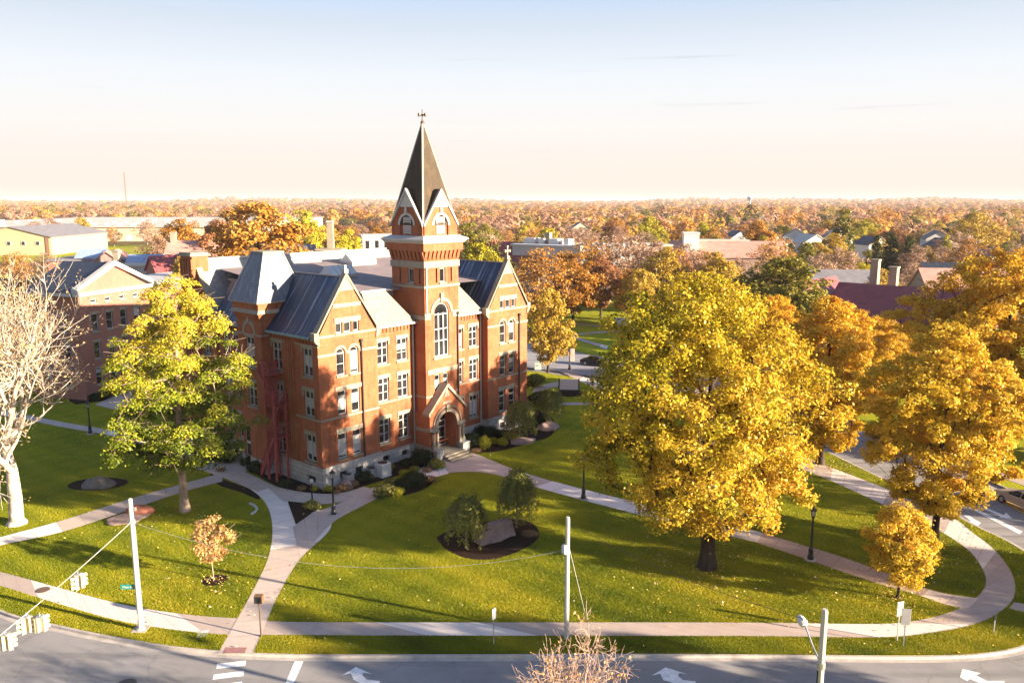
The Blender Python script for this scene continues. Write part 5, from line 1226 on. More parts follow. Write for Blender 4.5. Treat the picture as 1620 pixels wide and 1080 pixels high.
for a in [
 ('round', 'gold', 868, 460, 117, .78, "pale gold tree right beside the hall's right gable, by the back drive"),
 ('open', 'orange', 852, 393, 158, 1.15, "pinkish orange tree just right of the hall's right gable cross"),
 ('round', 'orange', 908, 400, 166, 1.1, "rust-topped tree in the row behind the back drive, with its trunk showing"),
 ('round', 'brown', 952, 404, 176, 1.0, "brown tree at the right of the row behind the back drive"),
 ('open', 'orange', 888, 398, 188, 1.1, "peach-coloured tree second in the row behind the back drive"),
 ('open', 'tan', 1004, 372, 205, 1.1, "tall bare tan tree rising behind the left shoulder of the huge yellow-green tree"),
 ('open', 'tan', 1040, 382, 190, 1.0, "shorter bare tan tree right of the tall bare one"),
 ('round', 'orange', 995, 425, 170, .8, "small orange tree low behind the huge yellow-green tree's left edge"),
 ('round', 'lemon', 757, 388, 178, .9, "bright yellow-green tree just right of the tower's arcaded band"),
 ('round', 'olive', 737, 352, 208, .95, "dark olive tree touching the right side of the spire's base"),
 ('round', 'orange', 404, 326, 166, 1.25, "large orange tree above the hall's left roofs"),
 ('round', 'brown', 345, 352, 190, .9, "brownish tree at the left shoulder of the large orange one"),
 ('round', 'orange', 285, 345, 240, 1.0, "orange tree left of the reddish roof behind the hall"),
 ('open', 'tan', 248, 372, 205, .8, "thin bare tree among the low roofs at the left"),
 ('round', 'lemon', 553, 362, 215, .75, "small bright yellow tree by the pale chimney stack"),
 ('round', 'lemon', 478, 332, 290, .9, "yellow tree right of the large orange one beyond the hall"),
 ('round', 'green', 455, 352, 280, .8, "dark green tree between the large orange and the yellow one"),
 ('round', 'olive', 1243, 412, 128, 1.35, "low olive dome of a tree behind the huge yellow-green tree's top"),
 ('tall', 'olive', 1337, 330, 300, 1.1, "tall green-gold columnar tree right of the white houses"),
 ('cone', 'green', 1388, 372, 245, 1.0, "dark evergreen left of three behind the maroon roof"),
 ('cone', 'green', 1412, 368, 250, 1.2, "dark evergreen in the middle of three behind the maroon roof"),
 ('cone', 'green', 1440, 372, 247, 1.1, "dark evergreen right of three behind the maroon roof"),
 ('cone', 'olive', 1376, 395, 225, .8, "short greenish evergreen low beside the three dark ones"),
 ('tall', 'lemon', 1498, 372, 262, .7, "narrow lemon tree among the houses at the far right"),
 ('round', 'gold', 1468, 388, 240, .7, "pale gold tree in front of the houses at the far right"),
 ('open', 'tan', 1330, 392, 200, 1.15, "bare brown tree behind the maroon roof's left end"),
 ('open', 'tan', 1292, 402, 190, 1.0, "bare tree left of the stone chimneys behind the maroon roof"),
 ('open', 'gold', 1395, 425, 165, .8, "thin yellowish tree just behind the maroon roof ridge"),
 ('round', 'gold', 1545, 338, 320, 1.2, "golden green broad tree near the top right corner of the wood"),
 ('round', 'orange', 1200, 352, 270, 1.0, "orange tree left of the white houses"),
 ('cone', 'olive', 1208, 372, 250, 1.0, "olive conifer in front of the white houses' left end"),
 ('round', 'lemon', 1115, 352, 300, 1.0, "yellow tree above the long low roof behind the huge yellow-green tree"),
 ('round', 'lemon', 1028, 345, 330, .9, "lemon tree on the wood's slope right of the tall bare one"),
 ('round', 'gold', 288, 412, 126, .55, "small gold tree between the pedimented building and the hall's rear chimney"),
 ('open', 'orange', 60, 446, 118, 1.0, "orange-brown tree behind the bare white tree at the left edge"),
 ('open', 'brown', 20, 440, 112, 1.0, "brown leafy tree at the left edge behind the bare white one"),
 ('round', 'olive', 1510, 470, 118, .8, "olive-green tree between the maroon roof and the broad orange tree"),
 ('open', 'orange', 928, 380, 199, 1.1, "peach-orange tree in front of the pale flat-roofed block right of the tower"),
 ('open', 'tan', 966, 374, 202, 1.15, "tan half-bare tree hiding the right end of the pale flat-roofed block"),
 ('open', 'tan', 1082, 386, 218, 1.1, "tan half-bare tree before the stair block of the long pink-roofed building"),
 ('open', 'orange', 1112, 394, 224, 1.0, "peach tree before the middle of the long pink-roofed building"),
 ('open', 'orange', 22, 398, 232, 1.2, "orange tree in front of the tan metal-clad building, at the picture's left edge"),
 ('open', 'tan', 74, 400, 236, 1.2, "tan half-bare tree in front of the tan metal-clad building's right corner"),
 ('open', 'brown', 112, 408, 222, .9, "rust-brown small tree right of the tan metal-clad building"),
]: px_tree(*a)
# trees standing out of the picture to the right of the front street: their long shadows fall across it
near_tree('round', 'gold', 37.0, 26.0, 13, .95, "gold street tree outside the right edge south of the street, nearer one")
near_tree('round', 'orange', 50.0, 20.5, 15, 1.0, "orange street tree outside the right edge south of the street, farther one")
near_tree('round', 'orange', 70, 36, 16, 1.0, "orange tree outside the right edge east of the side street")

near_tree('open', 'orange', 66, 52.5, 26, .62, "unseen tall thin orange tree added beyond the side street to dapple the hall")  # unseen tree, added so its shade dapples the hall front and porch
zones = [("left of the hall's roofs", -1e9, 300), ("behind the hall, left of the spire", 300, 700), ("between the spire and the huge yellow-green tree", 700, 1060), ("above the huge yellow-green tree", 1060, 1260), ("among and behind the houses at the right", 1260, 1e9)]
names = {'tan': "tan half-bare tree", 'orange': "orange tree", 'gold': "gold tree", 'lemon': "lemon-yellow tree", 'olive': "olive-green tree", 'green': "dark green tree", 'brown': "rust-brown tree"}
keep_clear = []
def far_forest():
    n = 0; tries = 0
    while n < 252 and tries < 9000:
        tries += 1
        Y = 150 + 330*trng.random()**.9; px = trng.uniform(-60, 1690); x = (px-810)/FPX*Y*1.01
        if px < 338 and Y < 440: continue
        if Y < 200 and (px < 700): continue
        if Y < 180 and px > 1060: continue
        if any(abs(x-a) < dx and abs(Y-b) < dy for a, b, dx, dy in keep_clear): continue
        md = 6.0 if Y < 320 else 7.0
        if any((x-a)**2+(Y-b)**2 < (md)**2 for a, b, c in placed): continue
        r = trng.random(); right = px > 1000
        if r < .44: colr, kind = 'tan', 'open'
        elif r < .62: colr, kind = 'orange', trng.choice(['round', 'open'])
        elif r < .78: colr, kind = 'gold', 'round'
        elif r < .83: colr, kind = 'lemon', 'round'
        elif r < .92: colr, kind = 'olive', 'round'
        elif r < .97: colr, kind = 'brown', 'round'
        else: colr, kind = 'green', trng.choice(['cone', 'round'])
        hmax = 25-(322-317.5)/FPX*Y; h = min(trng.uniform(9, 16), hmax)
        o = bpy.data.objects.new("tree", trng.choice(TJ[kind])); link(o); o.location = (x, Y, -.15); s = h/HT[kind]; w = trng.uniform(.9, 1.25); o.scale = (s*w, s*w, s); o.rotation_euler[2] = trng.uniform(0, 6.28)
        set_mat(o, M['far_'+colr]); z = next(q[0] for q in zones if q[1] <= px < q[2])
        tag(o, f"{names[colr]} in the town wood {z}", "tree", f"{names[colr]}s in the town wood {z}")
        placed.append((x, Y, 4)); n += 1
# the distant wood: one mass of small crowns out to the rim of the plain
def wood():
    rng = rg(99); n1, n2 = 1100, 5200
    Y = np.r_[400+rng.uniform(size=n1)*560, 900 + (6600-900)*rng.uniform(size=n2)**1.55]; X = Y*rng.uniform(-.72, .72, n1+n2)
    keep = ~((X < -.13*Y) & (Y < 830) & (Y > 380) & (X > -440)) & ~((X < -.36*Y) & (Y < 980)); X = X[keep]; Y = Y[keep]; n = len(X)
    H = np.clip(rng.normal(12, 3.6, n), 5, 24); H = np.minimum(H, np.where(Y < 900, 25-(322-317.5)/FPX*Y, 99)); Rr = rng.uniform(5.5, 10.5, n)*(1+Y/5500); base = terrain_h(np.hypot(X, Y), np.arctan2(Y, X)); q = 190
    u = rng.normal(size=(n, q, 3)); u /= np.linalg.norm(u, axis=2, keepdims=True); u[..., 2] = np.abs(u[..., 2])*1.2-.35
    ph = rng.uniform(0, 6.28, (n, 1, 4)); lum = rng.uniform(.82, 1.06, (n, q, 1))*(1+.16*np.sin(3*u[..., :1]+2*u[..., 1:2]+ph[..., :1])+.14*np.sin(4*u[..., 1:2]-3*u[..., 2:]+ph[..., 1:2])+.10*np.sin(7*u[..., :1]-6*u[..., 2:]+ph[..., 2:3]))
    P = np.stack([X, Y, base], 1)[:, None, :] + u*lum*np.stack([Rr, Rr, H*.5], 1)[:, None, :] + np.stack([0*H, 0*H, H*.5], 1)[:, None, :]
    sz = (Rr*.13)[:, None]*rng.uniform(.6, 1.2, (n, q))
    cl = rng.uniform(size=n)
    pat = .5+.5*np.sin(X*.004+1.3*np.sin(Y*.0021))*np.sin(Y*.0031+X*.0012); cl = np.clip(cl*.75+.25*(.5+.5*np.sin(X*.013+2*np.sin(Y*.009))*np.cos(Y*.011)), 0, 1)
    t = np.clip(np.where(cl < .40+.12*pat, .50, np.where(cl < .58, .80, np.where(cl < .73, .68, np.where(cl < .85, .24, .07)))), 0, 1)
    T = np.clip(t[:, None]+rng.normal(size=(n, q))*.035, 0, 1)
    V, F = leaf_quads(rng, P.reshape(-1, 3), (u+rng.normal(size=u.shape)*.22).reshape(-1, 3), sz.ravel(), .8)
    mat = leaf_mat("distant_wood_leaf", [(0.0, (0.03, 0.035, 0.012)), (0.15, (0.10, 0.10, 0.02)), (0.3, (0.22, 0.18, 0.03)), (0.42, (0.34, 0.19, 0.11)), (0.58, (0.44, 0.25, 0.15)), (0.66, (0.48, 0.29, 0.05)), (0.74, (0.50, 0.30, 0.05)), (0.8, (0.42, 0.18, 0.03)), (1.0, (0.50, 0.22, 0.04))], .42)
    o = np_obj("distant_wood", np_mesh("distant_wood", V, F, [mat], T.ravel())); tag(o, "distant autumn wood stretching to the horizon", "wood", None, "stuff")
# ================================================================== OTHER BUILDINGS
def simple_windows(parent, p, d, o, L, rows, n, w, h, s_pad=1.2, mat='frame', trim=None):
    for z in rows:
        for i in range(n):
            s = s_pad + (L-2*s_pad)*(i+.5)/n
            window(parent, p, d, o, s-w/2, s+w/2, z, z+h, mull=0, blind=None, lintel=trim, sill=trim is not None, fw=.1)
# ---- pedimented brick building at the left
HD = math.atan2(.95, .31)
h2 = thing("brick_building", "three-storey brick building with white pediment at the left behind the feathery tree", "building", (-54.0, 100.0, 0), HD)
W2, D2, E2 = 12.0, 8.0, 13.6
b2 = MB(); pr_ops = [(1.2+(W2-2.4)*(i+.5)/4-.55, 1.2+(W2-2.4)*(i+.5)/4+.55, z, z+h) for z, h in ((1.6, 2.1), (5.0, 2.2), (8.5, 2.3)) for i in range(4)] + [(1.2+(W2-2.4)*(i+.5)/4-.5, 1.2+(W2-2.4)*(i+.5)/4+.5, 12.2, 12.7) for i in range(4)]
wall(b2, (0, 0), EX, MY, W2, 0, E2, pr_ops)
sd_ops = [(2.0+k*3.4, 3.1+k*3.4, z, z+2.2) for k in range(2) for z in (1.6, 5.0, 8.5)]
wall(b2, (0, 0), EY, MX, D2, 0, E2, sd_ops); wall(b2, (W2, 0), EY, EX, D2, 0, E2)
opoly(b2, (0, 0), EX, MY, [(0, E2), (W2, E2), (W2/2, E2+3.1)], -.05)
b2.box(0, W2, -.06, 0, 11.55, 11.75)
b2.build("brick_wall", M['brick_hall'], h2)
for (s0, s1, z0, z1) in pr_ops: window(h2, (0, 0), EX, MY, s0, s1, z0, z1, mull=0, blind=None if z1-z0 > 1 else 0, lintel=.3 if z1-z0 > 1 else .1, sill=True, sash=z1-z0 > 1)
for (s0, s1, z0, z1) in sd_ops: window(h2, (0, 0), EY, MX, s0, s1, z0, z1, mull=0, lintel=.3)
pdm = MB()
oprism(pdm, (0, 0), EX, MY, [(-.5, E2-.35), (W2+.5, E2-.35), (W2+.5, E2+.12), (-.5, E2+.12)], -.3, .45)
for sg in (-1, 1): oprism(pdm, (0, 0), EX, MY, [(W2/2+sg*(W2/2+.6), E2+.12), (W2/2+sg*(W2/2+.6), E2+.62), (W2/2, E2+3.75), (W2/2, E2+3.1)], -.3, .5)
pdm.box(-.5, 0, .5, D2, E2-.35, E2+.1)
pdm.build("pediment", M['white_trim'], h2)
rf = MB(); rf.prism([(-.6, .16, E2+.15), (W2+.6, .16, E2+.15), (W2/2, .16, E2+3.5)], (0, D2, 0)); rf.build("roof", M['slate_dark'], h2)
h3 = thing("brick_building", "flat-topped brick wing with pale cornice between the pedimented building and the hall", "building", (-50.0, 113.5, 0), HD)
b3 = MB(); wall(b3, (0, 0), EX, MY, 22, 0, 13.2); wall(b3, (0, 0), EY, MX, 12, 0, 13.2); b3.build("brick_wall", M['brick_hall'], h3)
c3 = MB(); c3.box(-.3, 22.3, -.35, .2, 13.2, 13.9); c3.box(-.3, 22.3, .2, 12, 13.4, 13.5); c3.build("cornice", M['white_trim'], h3)
simple_windows(h3, (0, .01), EX, MY, 22, (1.6, 5.0, 8.5), 6, 1.1, 2.2, trim=.3)

def block(name, label, cat, xy, rz, L, D, H, wallm, roofm, roof='flat', rh=3, n=0, rows=(), win=(1.1, 1.6), over=.4, group=None, trimm='white_trim', ends='gable'):
    t = thing(name, label, cat, (xy[0], xy[1], 0), rz, group); w = MB()
    w.box(0, L, 0, D, -.2, H); 
    if roof == 'gable' and ends == 'gable':
        for x, e in ((0, .02), (L, -.02)): w.poly([(x, 0, H), (x, D, H), (x, D/2, H+rh)])
    if roof == 'gable_end':
        for y in (0, D): w.poly([(0, y, H), (L, y, H), (L/2, y, H+rh)])
    w.build("wall", M[wallm], t); r = MB()
    if roof == 'flat':
        r.box(-over, L+over, -over, D+over, H, H+.35); r.box(.3, L-.3, .3, D-.3, H+.36, H+.40)
    elif roof == 'gable':
        o_ = over
        for s in (0, 1):
            y0, y1 = (-o_, D/2) if s == 0 else (D+o_, D/2); zl = H-rh*o_/(D/2)
            r.prism([(-o_, y0, zl), (-o_, y1, H+rh), (-o_, y1, H+rh+.22), (-o_, y0, zl+.22)], (L+2*o_, 0, 0))
    elif roof == 'gable_end':
        o_ = over
        for s in (0, 1):
            x0, x1 = (-o_, L/2) if s == 0 else (L+o_, L/2); zl = H-rh*o_/(L/2)
            r.prism([(x0, -o_, zl), (x1, -o_, H+rh), (x1, -o_, H+rh+.22), (x0, -o_, zl+.22)], (0, D+2*o_, 0))
    elif roof == 'hip':
        r.taper(-over, L+over, -over, D+over, H, L*.3, L*.7, D*.48, D*.52, H+rh)
    r.build("roof", M[roofm], t)
    if n:
        for z in rows:
            for i in range(n):
                s = L*(i+.5)/n; m = MB(); a, b = win
                m.box(s-a/2-.1, s+a/2+.1, -.06, .02, z-.1, z+b+.1); f = m.build("window", M[trimm], t)
                g = MB(); g.box(s-a/2, s+a/2, -.09, -.05, z, z+b); g.build("pane", M['glass'], f)
    return t
def clear_at(x, y, dx, dy): keep_clear.append((x, y, dx, dy))
# ---- warehouses at the left
wh = block("warehouse", "long low cream warehouse with flat pale roof far at the left", "warehouse", (-420, 512), 0.0, 232, 300, 8.6, 'cream', 'lightroof', 'flat', over=.6)
db = MB(); db.box(2, 230, -.1, -.02, 7.9, 8.5); db.build("fascia", M['brick_brown'], wh)
for i in range(26):
    m = MB(); x = 120+i*4.3 if i < 14 else 5+(i-14)*9; y = 10+(i*37 % 120); m.box(x, x+2.2, y, y+2.2, 9.0, 10.6); m.build("roof_vent", M['whitewall'], wh)
for i in range(12):
    m = MB(); m.box(110+i*9.6, 114+i*9.6, -.14, -.03, 0, 3.6); m.build("dock_door", M['whitewall'], wh)
clear_at(-300, 660, 130, 160)
wh2 = block("warehouse", "second pale warehouse row with white roof left of the large orange tree", "warehouse", (-172, 455), 0.06, 36, 30, 9, 'cream', 'lightroof', 'flat', n=5, rows=(4.5,), win=(3, 1.4)); clear_at(-155, 470, 30, 25)
tb = block("industrial_building", "tan metal-clad building with low grey gable roof at the left edge", "building", (-250, 376), 0.06, 36, 60, 8.4, 'tan', 'greyroof', 'gable_end', rh=4.6, over=.8)
for i in range(5):
    m = MB(); m.box(3+i*6.5, 5+i*6.5, -.2, -.02, 4.5, 6.5); f = m.build("window", M['white_trim'], tb); g = MB(); g.box(3.3+i*6.5, 4.7+i*6.5, -.24, -.19, 4.7, 6.3); g.build("pane", M['glass'], f)
m = MB(); m.box(33.5, 35, -.3, -.02, 0, 8.4); m.build("downspout", M['brick_brown'], tb); clear_at(-230, 400, 30, 45)
tl = block("trailer_building", "small tan and brown striped low building right of the tan metal-clad building", "building", (-269, 480), .03, 12, 8, 5.6, 'tan', 'lightroof', 'flat'); sb_ = MB(); sb_.box(0, 12, -.08, -.02, 1.6, 2.6); sb_.box(0, 12, -.08, -.02, 3.6, 4.4); sb_.build("stripe", M['brick_brown'], tl); clear_at(-140, 272, 12, 10)
struct(sheet("lawn", [(-262, 340), (-120, 330), (-150, 470), (-262, 470)], -.05, M['grass']))
# low brick blocks with solar panels
def solar(label, x, y, z, rz, L, Hh, tilt):
    t = thing("solar_panel", label, "solar panels", (x, y, z), rz); m = MB()
    a, b = math.cos(tilt)*Hh, math.sin(tilt)*Hh
    for k in range(2):
        x0 = k*L/2+.08; x1 = (k+1)*L/2-.08; m.add([(x0, 0, .2), (x1, 0, .2), (x1, a, .2+b), (x0, a, .2+b), (x0, 0, .1), (x1, 0, .1), (x1, a, .1+b), (x0, a, .1+b)], [(0,1,2,3), (7,6,5,4), (0,4,5,1), (1,5,6,2), (2,6,7,3), (3,7,4,0)])
    m.build("panel", M['solar'], t); f = MB(); f.beam((0, 0, .1), (L, 0, .1), .12); f.beam((0, a, .1+b), (L, a, .1+b), .12)
    for k in (0, .5, 1): f.beam((L*k, a, -.3), (L*k, a, b+.1), .12)
    f.build("rack", M['metal'], t)
lb = block("brick_building", "low brick building with pinkish gable and rooftop panels behind the pedimented building", "building", (-112, 196), .12, 24, 14, 10.6, 'brick_hall', 'greyroof', 'flat', n=6, rows=(5.5,)); clear_at(-100, 203, 16, 12)
gb = MB(); gb.prism([(9.5, -.6, 9.6), (17.5, -.6, 9.6), (13.5, -.6, 12.6)], (0, 10, 0)); gb.build("gable", M['pinkstone'], lb)
gr = MB()
for s in (-1, 1): gr.prism([(13.5, -.9, 12.75), (13.5+s*4.6, -.9, 9.3), (13.5+s*4.6, -.9, 9.55), (13.5, -.9, 13.0)], (0, 10.6, 0))
gr.build("gable_roof", M['pinkroof'], lb)
solar("pair of pale blue tilted panels on the roof behind the white pediment's peak", -107.5, 199.0, 11.0, .12, 7.0, 4.0, R(30))
lb2 = block("brick_building", "low grey flat-roofed block with blue panels left of the hall's rear chimney", "building", (-92, 188), .08, 21, 12, 10.0, 'stone_grey', 'lightroof', 'flat', n=9, rows=(6.0, 2.5), win=(1.6, 1.5)); clear_at(-80, 194, 14, 12)
solar("row of pale blue panels on the low grey flat-roofed block", -92, 192.5, 10.4, .08, 8.5, 3.4, R(30))
m = MB(); m.box(-93.6, -92.4, 190.4, 191.6, 10, 13.2); m.box(-93.8, -92.2, 190.2, 191.8, 13.2, 13.5); o = m.build("chimney", M['stone'], None); o.parent = lb2; o.matrix_parent_inverse = (Matrix.Translation((-92, 188, 0)) @ Matrix.Rotation(.08, 4, 'Z')).inverted()
rb = block("house", "house with salmon-red roof and twin chimneys behind the hall's rear chimney", "house", (-78, 182), .15, 12.0, 11, 12.2, 'whitewall', 'pinkroof', 'gable', rh=3.6, n=4, rows=(7.0,)); clear_at(-71, 187, 12, 12)
for x in (.4, 11.0): m = MB(); m.box(x, x+1.1, 4.6, 6.2, 11, 17.6); m.box(x-.1, x+1.2, 4.5, 6.3, 17.6, 17.9); m.build("chimney", M['stone'], rb)
mr = block("house", "small dark maroon gabled roof left of the hall's rear chimney", "house", (-72, 164), .7, 8, 7, 10.8, 'brick_hall', 'maroon', 'gable', rh=2.8); clear_at(-69, 168, 9, 8)
wb = block("house", "pale cream house half hidden by the large orange tree", "house", (-74, 196), .1, 15, 9, 10.0, 'cream', 'lightroof', 'gable', rh=2.6, n=5, rows=(6.2,)); clear_at(-66, 200, 11, 8)
# chimney stack and white block beyond the roofs
sk = thing("smokestack", "tall pale square smokestack on a low base left of the tower", "smokestack", (-46.3, 208, 0)); m = MB(); m.taper(-.95, .95, -.95, .95, 0, -.72, .72, -.72, .72, 19.6); m.build("stack", M['stone'], sk); m = MB(); m.box(-.85, .85, -.85, .85, 19.6, 20.0); m.build("cap", M['stone_grey'], sk); m = MB(); m.box(-3, 3, -3, 3, 0, 12.6); m.box(-3.3, 3.3, -3.3, 3.3, 12.6, 13.0); m.build("boiler_house", M['stone'], sk); clear_at(-46, 208, 7, 7)
block("white_building", "white block building with tall windows left of the tower", "building", (-44.0, 240), .25, 11, 11, 14.6, 'whitewall', 'lightroof', 'flat', n=4, rows=(11, 7.2), win=(1.1, 2.4)); clear_at(-38, 246, 10, 9)
block("outbuilding", "dark low roofs among the bare trees right of the large orange tree", "house", (-62, 215), .1, 9, 7, 11, 'brick_brown', 'greyroof', 'gable', rh=2.2, n=3, rows=(7,)); clear_at(-58, 219, 8, 7)
# ---- maroon-roofed stone college building right of the tower
cb = thing("college_building", "maroon-roofed stone building with steep front gable right of the tower", "building", (-13.0, 214, 0), -.55)
m = MB(); m.box(0, 32, 0, 14, 0, 8.6); m.build("wall", M['stone_grey'], cb)
m = MB(); m.prism([(-.5, -.6, 8.3), (-.5, 7, 14.4), (-.5, 14.6, 8.3)], (26, 0, 0)); m.build("roof", M['maroon'], cb)
gm = MB(); gm.prism([(4.2, -2.2, 0), (8.6, -2.2, 0), (8.6, -2.2, 9.0), (6.4, -2.2, 14.6), (4.2, -2.2, 9.0)], (0, 3, 0)); g = gm.build("gable", M['stone_grey'], cb)
m = MB(); m.box(5.2, 7.6, -2.3, -2.15, 7.6, 9.4); m.box(6.1, 6.7, -2.3, -2.15, 10.9, 12); m.build("window", M['glass'], g)
m = MB(); m.prism([(4.0, -2.0, 8.7), (6.4, -2.0, 14.9), (8.8, -2.0, 8.7), (8.6, -2, 8.5), (6.4, -2, 14.4), (4.2, -2, 8.5)], (0, 9.5, 0)); m.build("gable_roof", M['maroon'], g)
for x in (11, 14.5, 18, 21.5): m = MB(); m.box(x, x+1.4, -.1, .05, 4.6, 7.4); m.build("window", M['glass'], cb)
m = MB(); m.box(13.5, 33, 3, 16, 8.6, 13.6); m.box(13.2, 33.3, 2.7, 16.3, 13.6, 14.1); m.build("flat_block", M['whitewall'], cb)
for x, w in ((15, 3.4), (19.5, 1.6), (22.5, 2.6), (27, 1.2)): m = MB(); m.box(x, x+w, 6, 9, 14.1, 15.5); m.build("roof_unit", M['whitewall'], cb)
m = MB(); m.box(20.8, 22.2, 7, 8.4, 14.1, 17.0); m.build("chimney", M['stone'], cb); clear_at(6, 212, 22, 14)
block("college_building", "pale flat-roofed block partly hidden by the pinkish orange trees", "building", (26, 232), .1, 20, 12, 12.2, 'whitewall', 'lightroof', 'flat', n=7, rows=(8.5,), win=(1.2, 1.6)); clear_at(36, 238, 14, 10)
lg = block("college_building", "long low pink-roofed building with pale gable end behind the huge yellow-green tree", "building", (48, 243), -.1, 33, 15, 8.4, 'pinkstone', 'pinkroof', 'gable', rh=4.3); clear_at(64, 248, 22, 14)
m = MB(); m.box(3.5, 8.0, 2, 8, 8, 15.2); m.box(3.3, 8.2, 1.8, 8.2, 15.2, 15.6); m.build("stair_block", M['whitewall'], lg)
m = MB(); m.box(8, 24, 8, 13, 12.0, 13.2); m.build("ridge_block", M['lightroof'], lg)
# ---- maroon roof at the right
mb_ = thing("college_building", "stone building with large dark maroon roof between the orange trees at the right", "building", (47.5, 141.0, 0), -.74)
m = MB(); m.box(0, 30, 0, 16, 0, 4.9); m.build("wall", M['stone_grey'], mb_)
m = MB(); m.prism([(6.5, -.7, 4.6), (6.5, 8, 10.9), (6.5, 16.7, 4.6)], (24, 0, 0)); m.build("roof", M['maroon'], mb_)
m = MB(); m.prism([(-3, -3.0, 0), (9.0, -3.0, 0), (9.0, -3.0, 5.2), (3.0, -3.0, 11.4), (-3, -3.0, 5.2)], (0, .6, 0)); g = m.build("gable", M['stone_grey'], mb_)
m = MB(); 
for s in (-1, 1): m.prism([(3, -2.7, 11.0), (3+s*6.2, -2.7, 4.8), (3+s*6.2, -2.7, 5.05), (3, -2.7, 11.25)], (0, 18, 0))
m.build("cross_roof", M['maroon'], mb_)
m = MB()
for s in (-1, 1): m.prism([(3, -3.2, 11.5), (3+s*6.4, -3.2, 5.0), (3+s*6.4, -3.2, 5.4), (3, -3.2, 11.95)], (0, .9, 0))
m.build("coping", M['stone'], g)
for x, y, h in ((10.5, 11.5, 14.6), (14.2, 9.8, 13.6)): m = MB(); m.box(x, x+1.3, y, y+1.3, 8, h); m.box(x-.1, x+1.4, y-.1, y+1.4, h, h+.3); m.build("chimney", M['stone'], mb_)
m = MB(); m.prism([(24, 14, 4.9), (31, 14, 4.9), (27.5, 14, 11.6)], (0, 5, 0)); m.build("rear_gable", M['stone'], mb_); clear_at(72, 142, 30, 14)
block("college_building", "pinkish roof with pale cross gable just beyond the large dark maroon roof", "building", (87, 168), -.12, 26, 12, 6.2, 'stone', 'pinkroof', 'gable', rh=4.4); clear_at(99, 174, 18, 12)
block("college_building", "dark slate-blue low roof in front of the dark evergreens at the right", "building", (101, 196), -.1, 24, 10, 7.0, 'brick_brown', 'slate_dark', 'gable', rh=2.8); clear_at(112, 201, 15, 9)
block("brick_building", "purplish low roof with stone chimney left of the bare brown tree", "building", (66, 176), -.1, 14, 10, 6.5, 'brick_brown', 'greyroof', 'gable', rh=3.2); clear_at(73, 181, 10, 8)
# ---- white houses in the trees at the right
houses = [(1213, 372, 300, 9, .15, 'whitewall', 'greyroof', "white house leftmost in the row, nearest the olive conifer"),
 (1240, 362, 330, 10, -.3, 'whitewall', 'greyroof', "white house with dark roof second from left in the row"),
 (1272, 372, 310, 11, .25, 'whitewall', 'lightroof', "bright white gabled house in the middle of the row"),
 (1296, 370, 325, 8, -.15, 'whitewall', 'greyroof', "small white house right of the bright gabled one"),
 (1318, 362, 345, 9, .1, 'whitewall', 'lightroof', "tall white house left of the columnar tree"),
 (1376, 375, 318, 10, .35, 'whitewall', 'slate_dark', "blue-roofed white house above the dark evergreens"),
 (1466, 366, 335, 10, -.2, 'whitewall', 'slate_dark', "white house left of the narrow lemon tree"),
 (1485, 378, 300, 10, .2, 'stone_grey', 'slate_dark', "grey-blue house beside the narrow lemon tree"),
 (1518, 392, 262, 11, -.1, 'whitewall', 'greyroof', "low white house right of the narrow lemon tree"),
 (1156, 366, 330, 9, .2, 'whitewall', 'slate_dark', "white house alone above the long low pink roof"),
 (905, 352, 400, 9, .1, 'cream', 'greyroof', "cream house alone in the wood right of the spire"),
 (1562, 398, 250, 11, .1, 'cream', 'greyroof', "cream house at the far right edge behind the broad orange tree")]
for px, yt, Y, L, rz, wm, rm, label in houses:
    x, _, z = dep(px, yt, Y); z = max(6.0, z); block("house", label, "house", (x, Y), rz, L, L*.8, z-3.0, wm, rm, 'gable_end', rh=3.0, n=3, rows=(z-5.2, 1.5) if z > 7.5 else (1.6,), win=(1.0, 1.4)); clear_at(x+L/2, Y-4, L*.62, 14)
# ---- far landmarks
x, _, z = dep(1187, 311, 1750); wt_ = thing("water_tower", "tiny pale water tower on the horizon", "water tower", (x, 1750, 0)); m = MB(); m.lathe([(1.6, 0), (1.3, z-9), (2.5, z-7), (6.2, z-4), (6.2, z-1.5), (3.5, z), (.2, z+.4)], 20); m.build("tank", simple("pale_blue_paint", (0.42, 0.50, 0.55), .5, .1, 1), wt_)
x, _, z = dep(196, 273, 2300); ms = thing("radio_mast", "thin lattice radio mast on the horizon at the left", "radio mast", (x, 2300, 0)); m = MB()
for a in range(3): m.beam((math.cos(a*2.09)*1.6, math.sin(a*2.09)*1.6, 0), (math.cos(a*2.09)*.8, math.sin(a*2.09)*.8, z), .9)
for k in range(34):
    for a in range(3): q = lambda b, zz: (math.cos(b*2.09)*(1.6-.8*zz/z), math.sin(b*2.09)*(1.6-.8*zz/z), zz); m.beam(q(a, k*z/34), q(a+1, (k+1)*z/34), .4)
m.build("lattice", simple("mast_red_paint", (0.32, 0.13, 0.10), .6, .2, .1), ms)

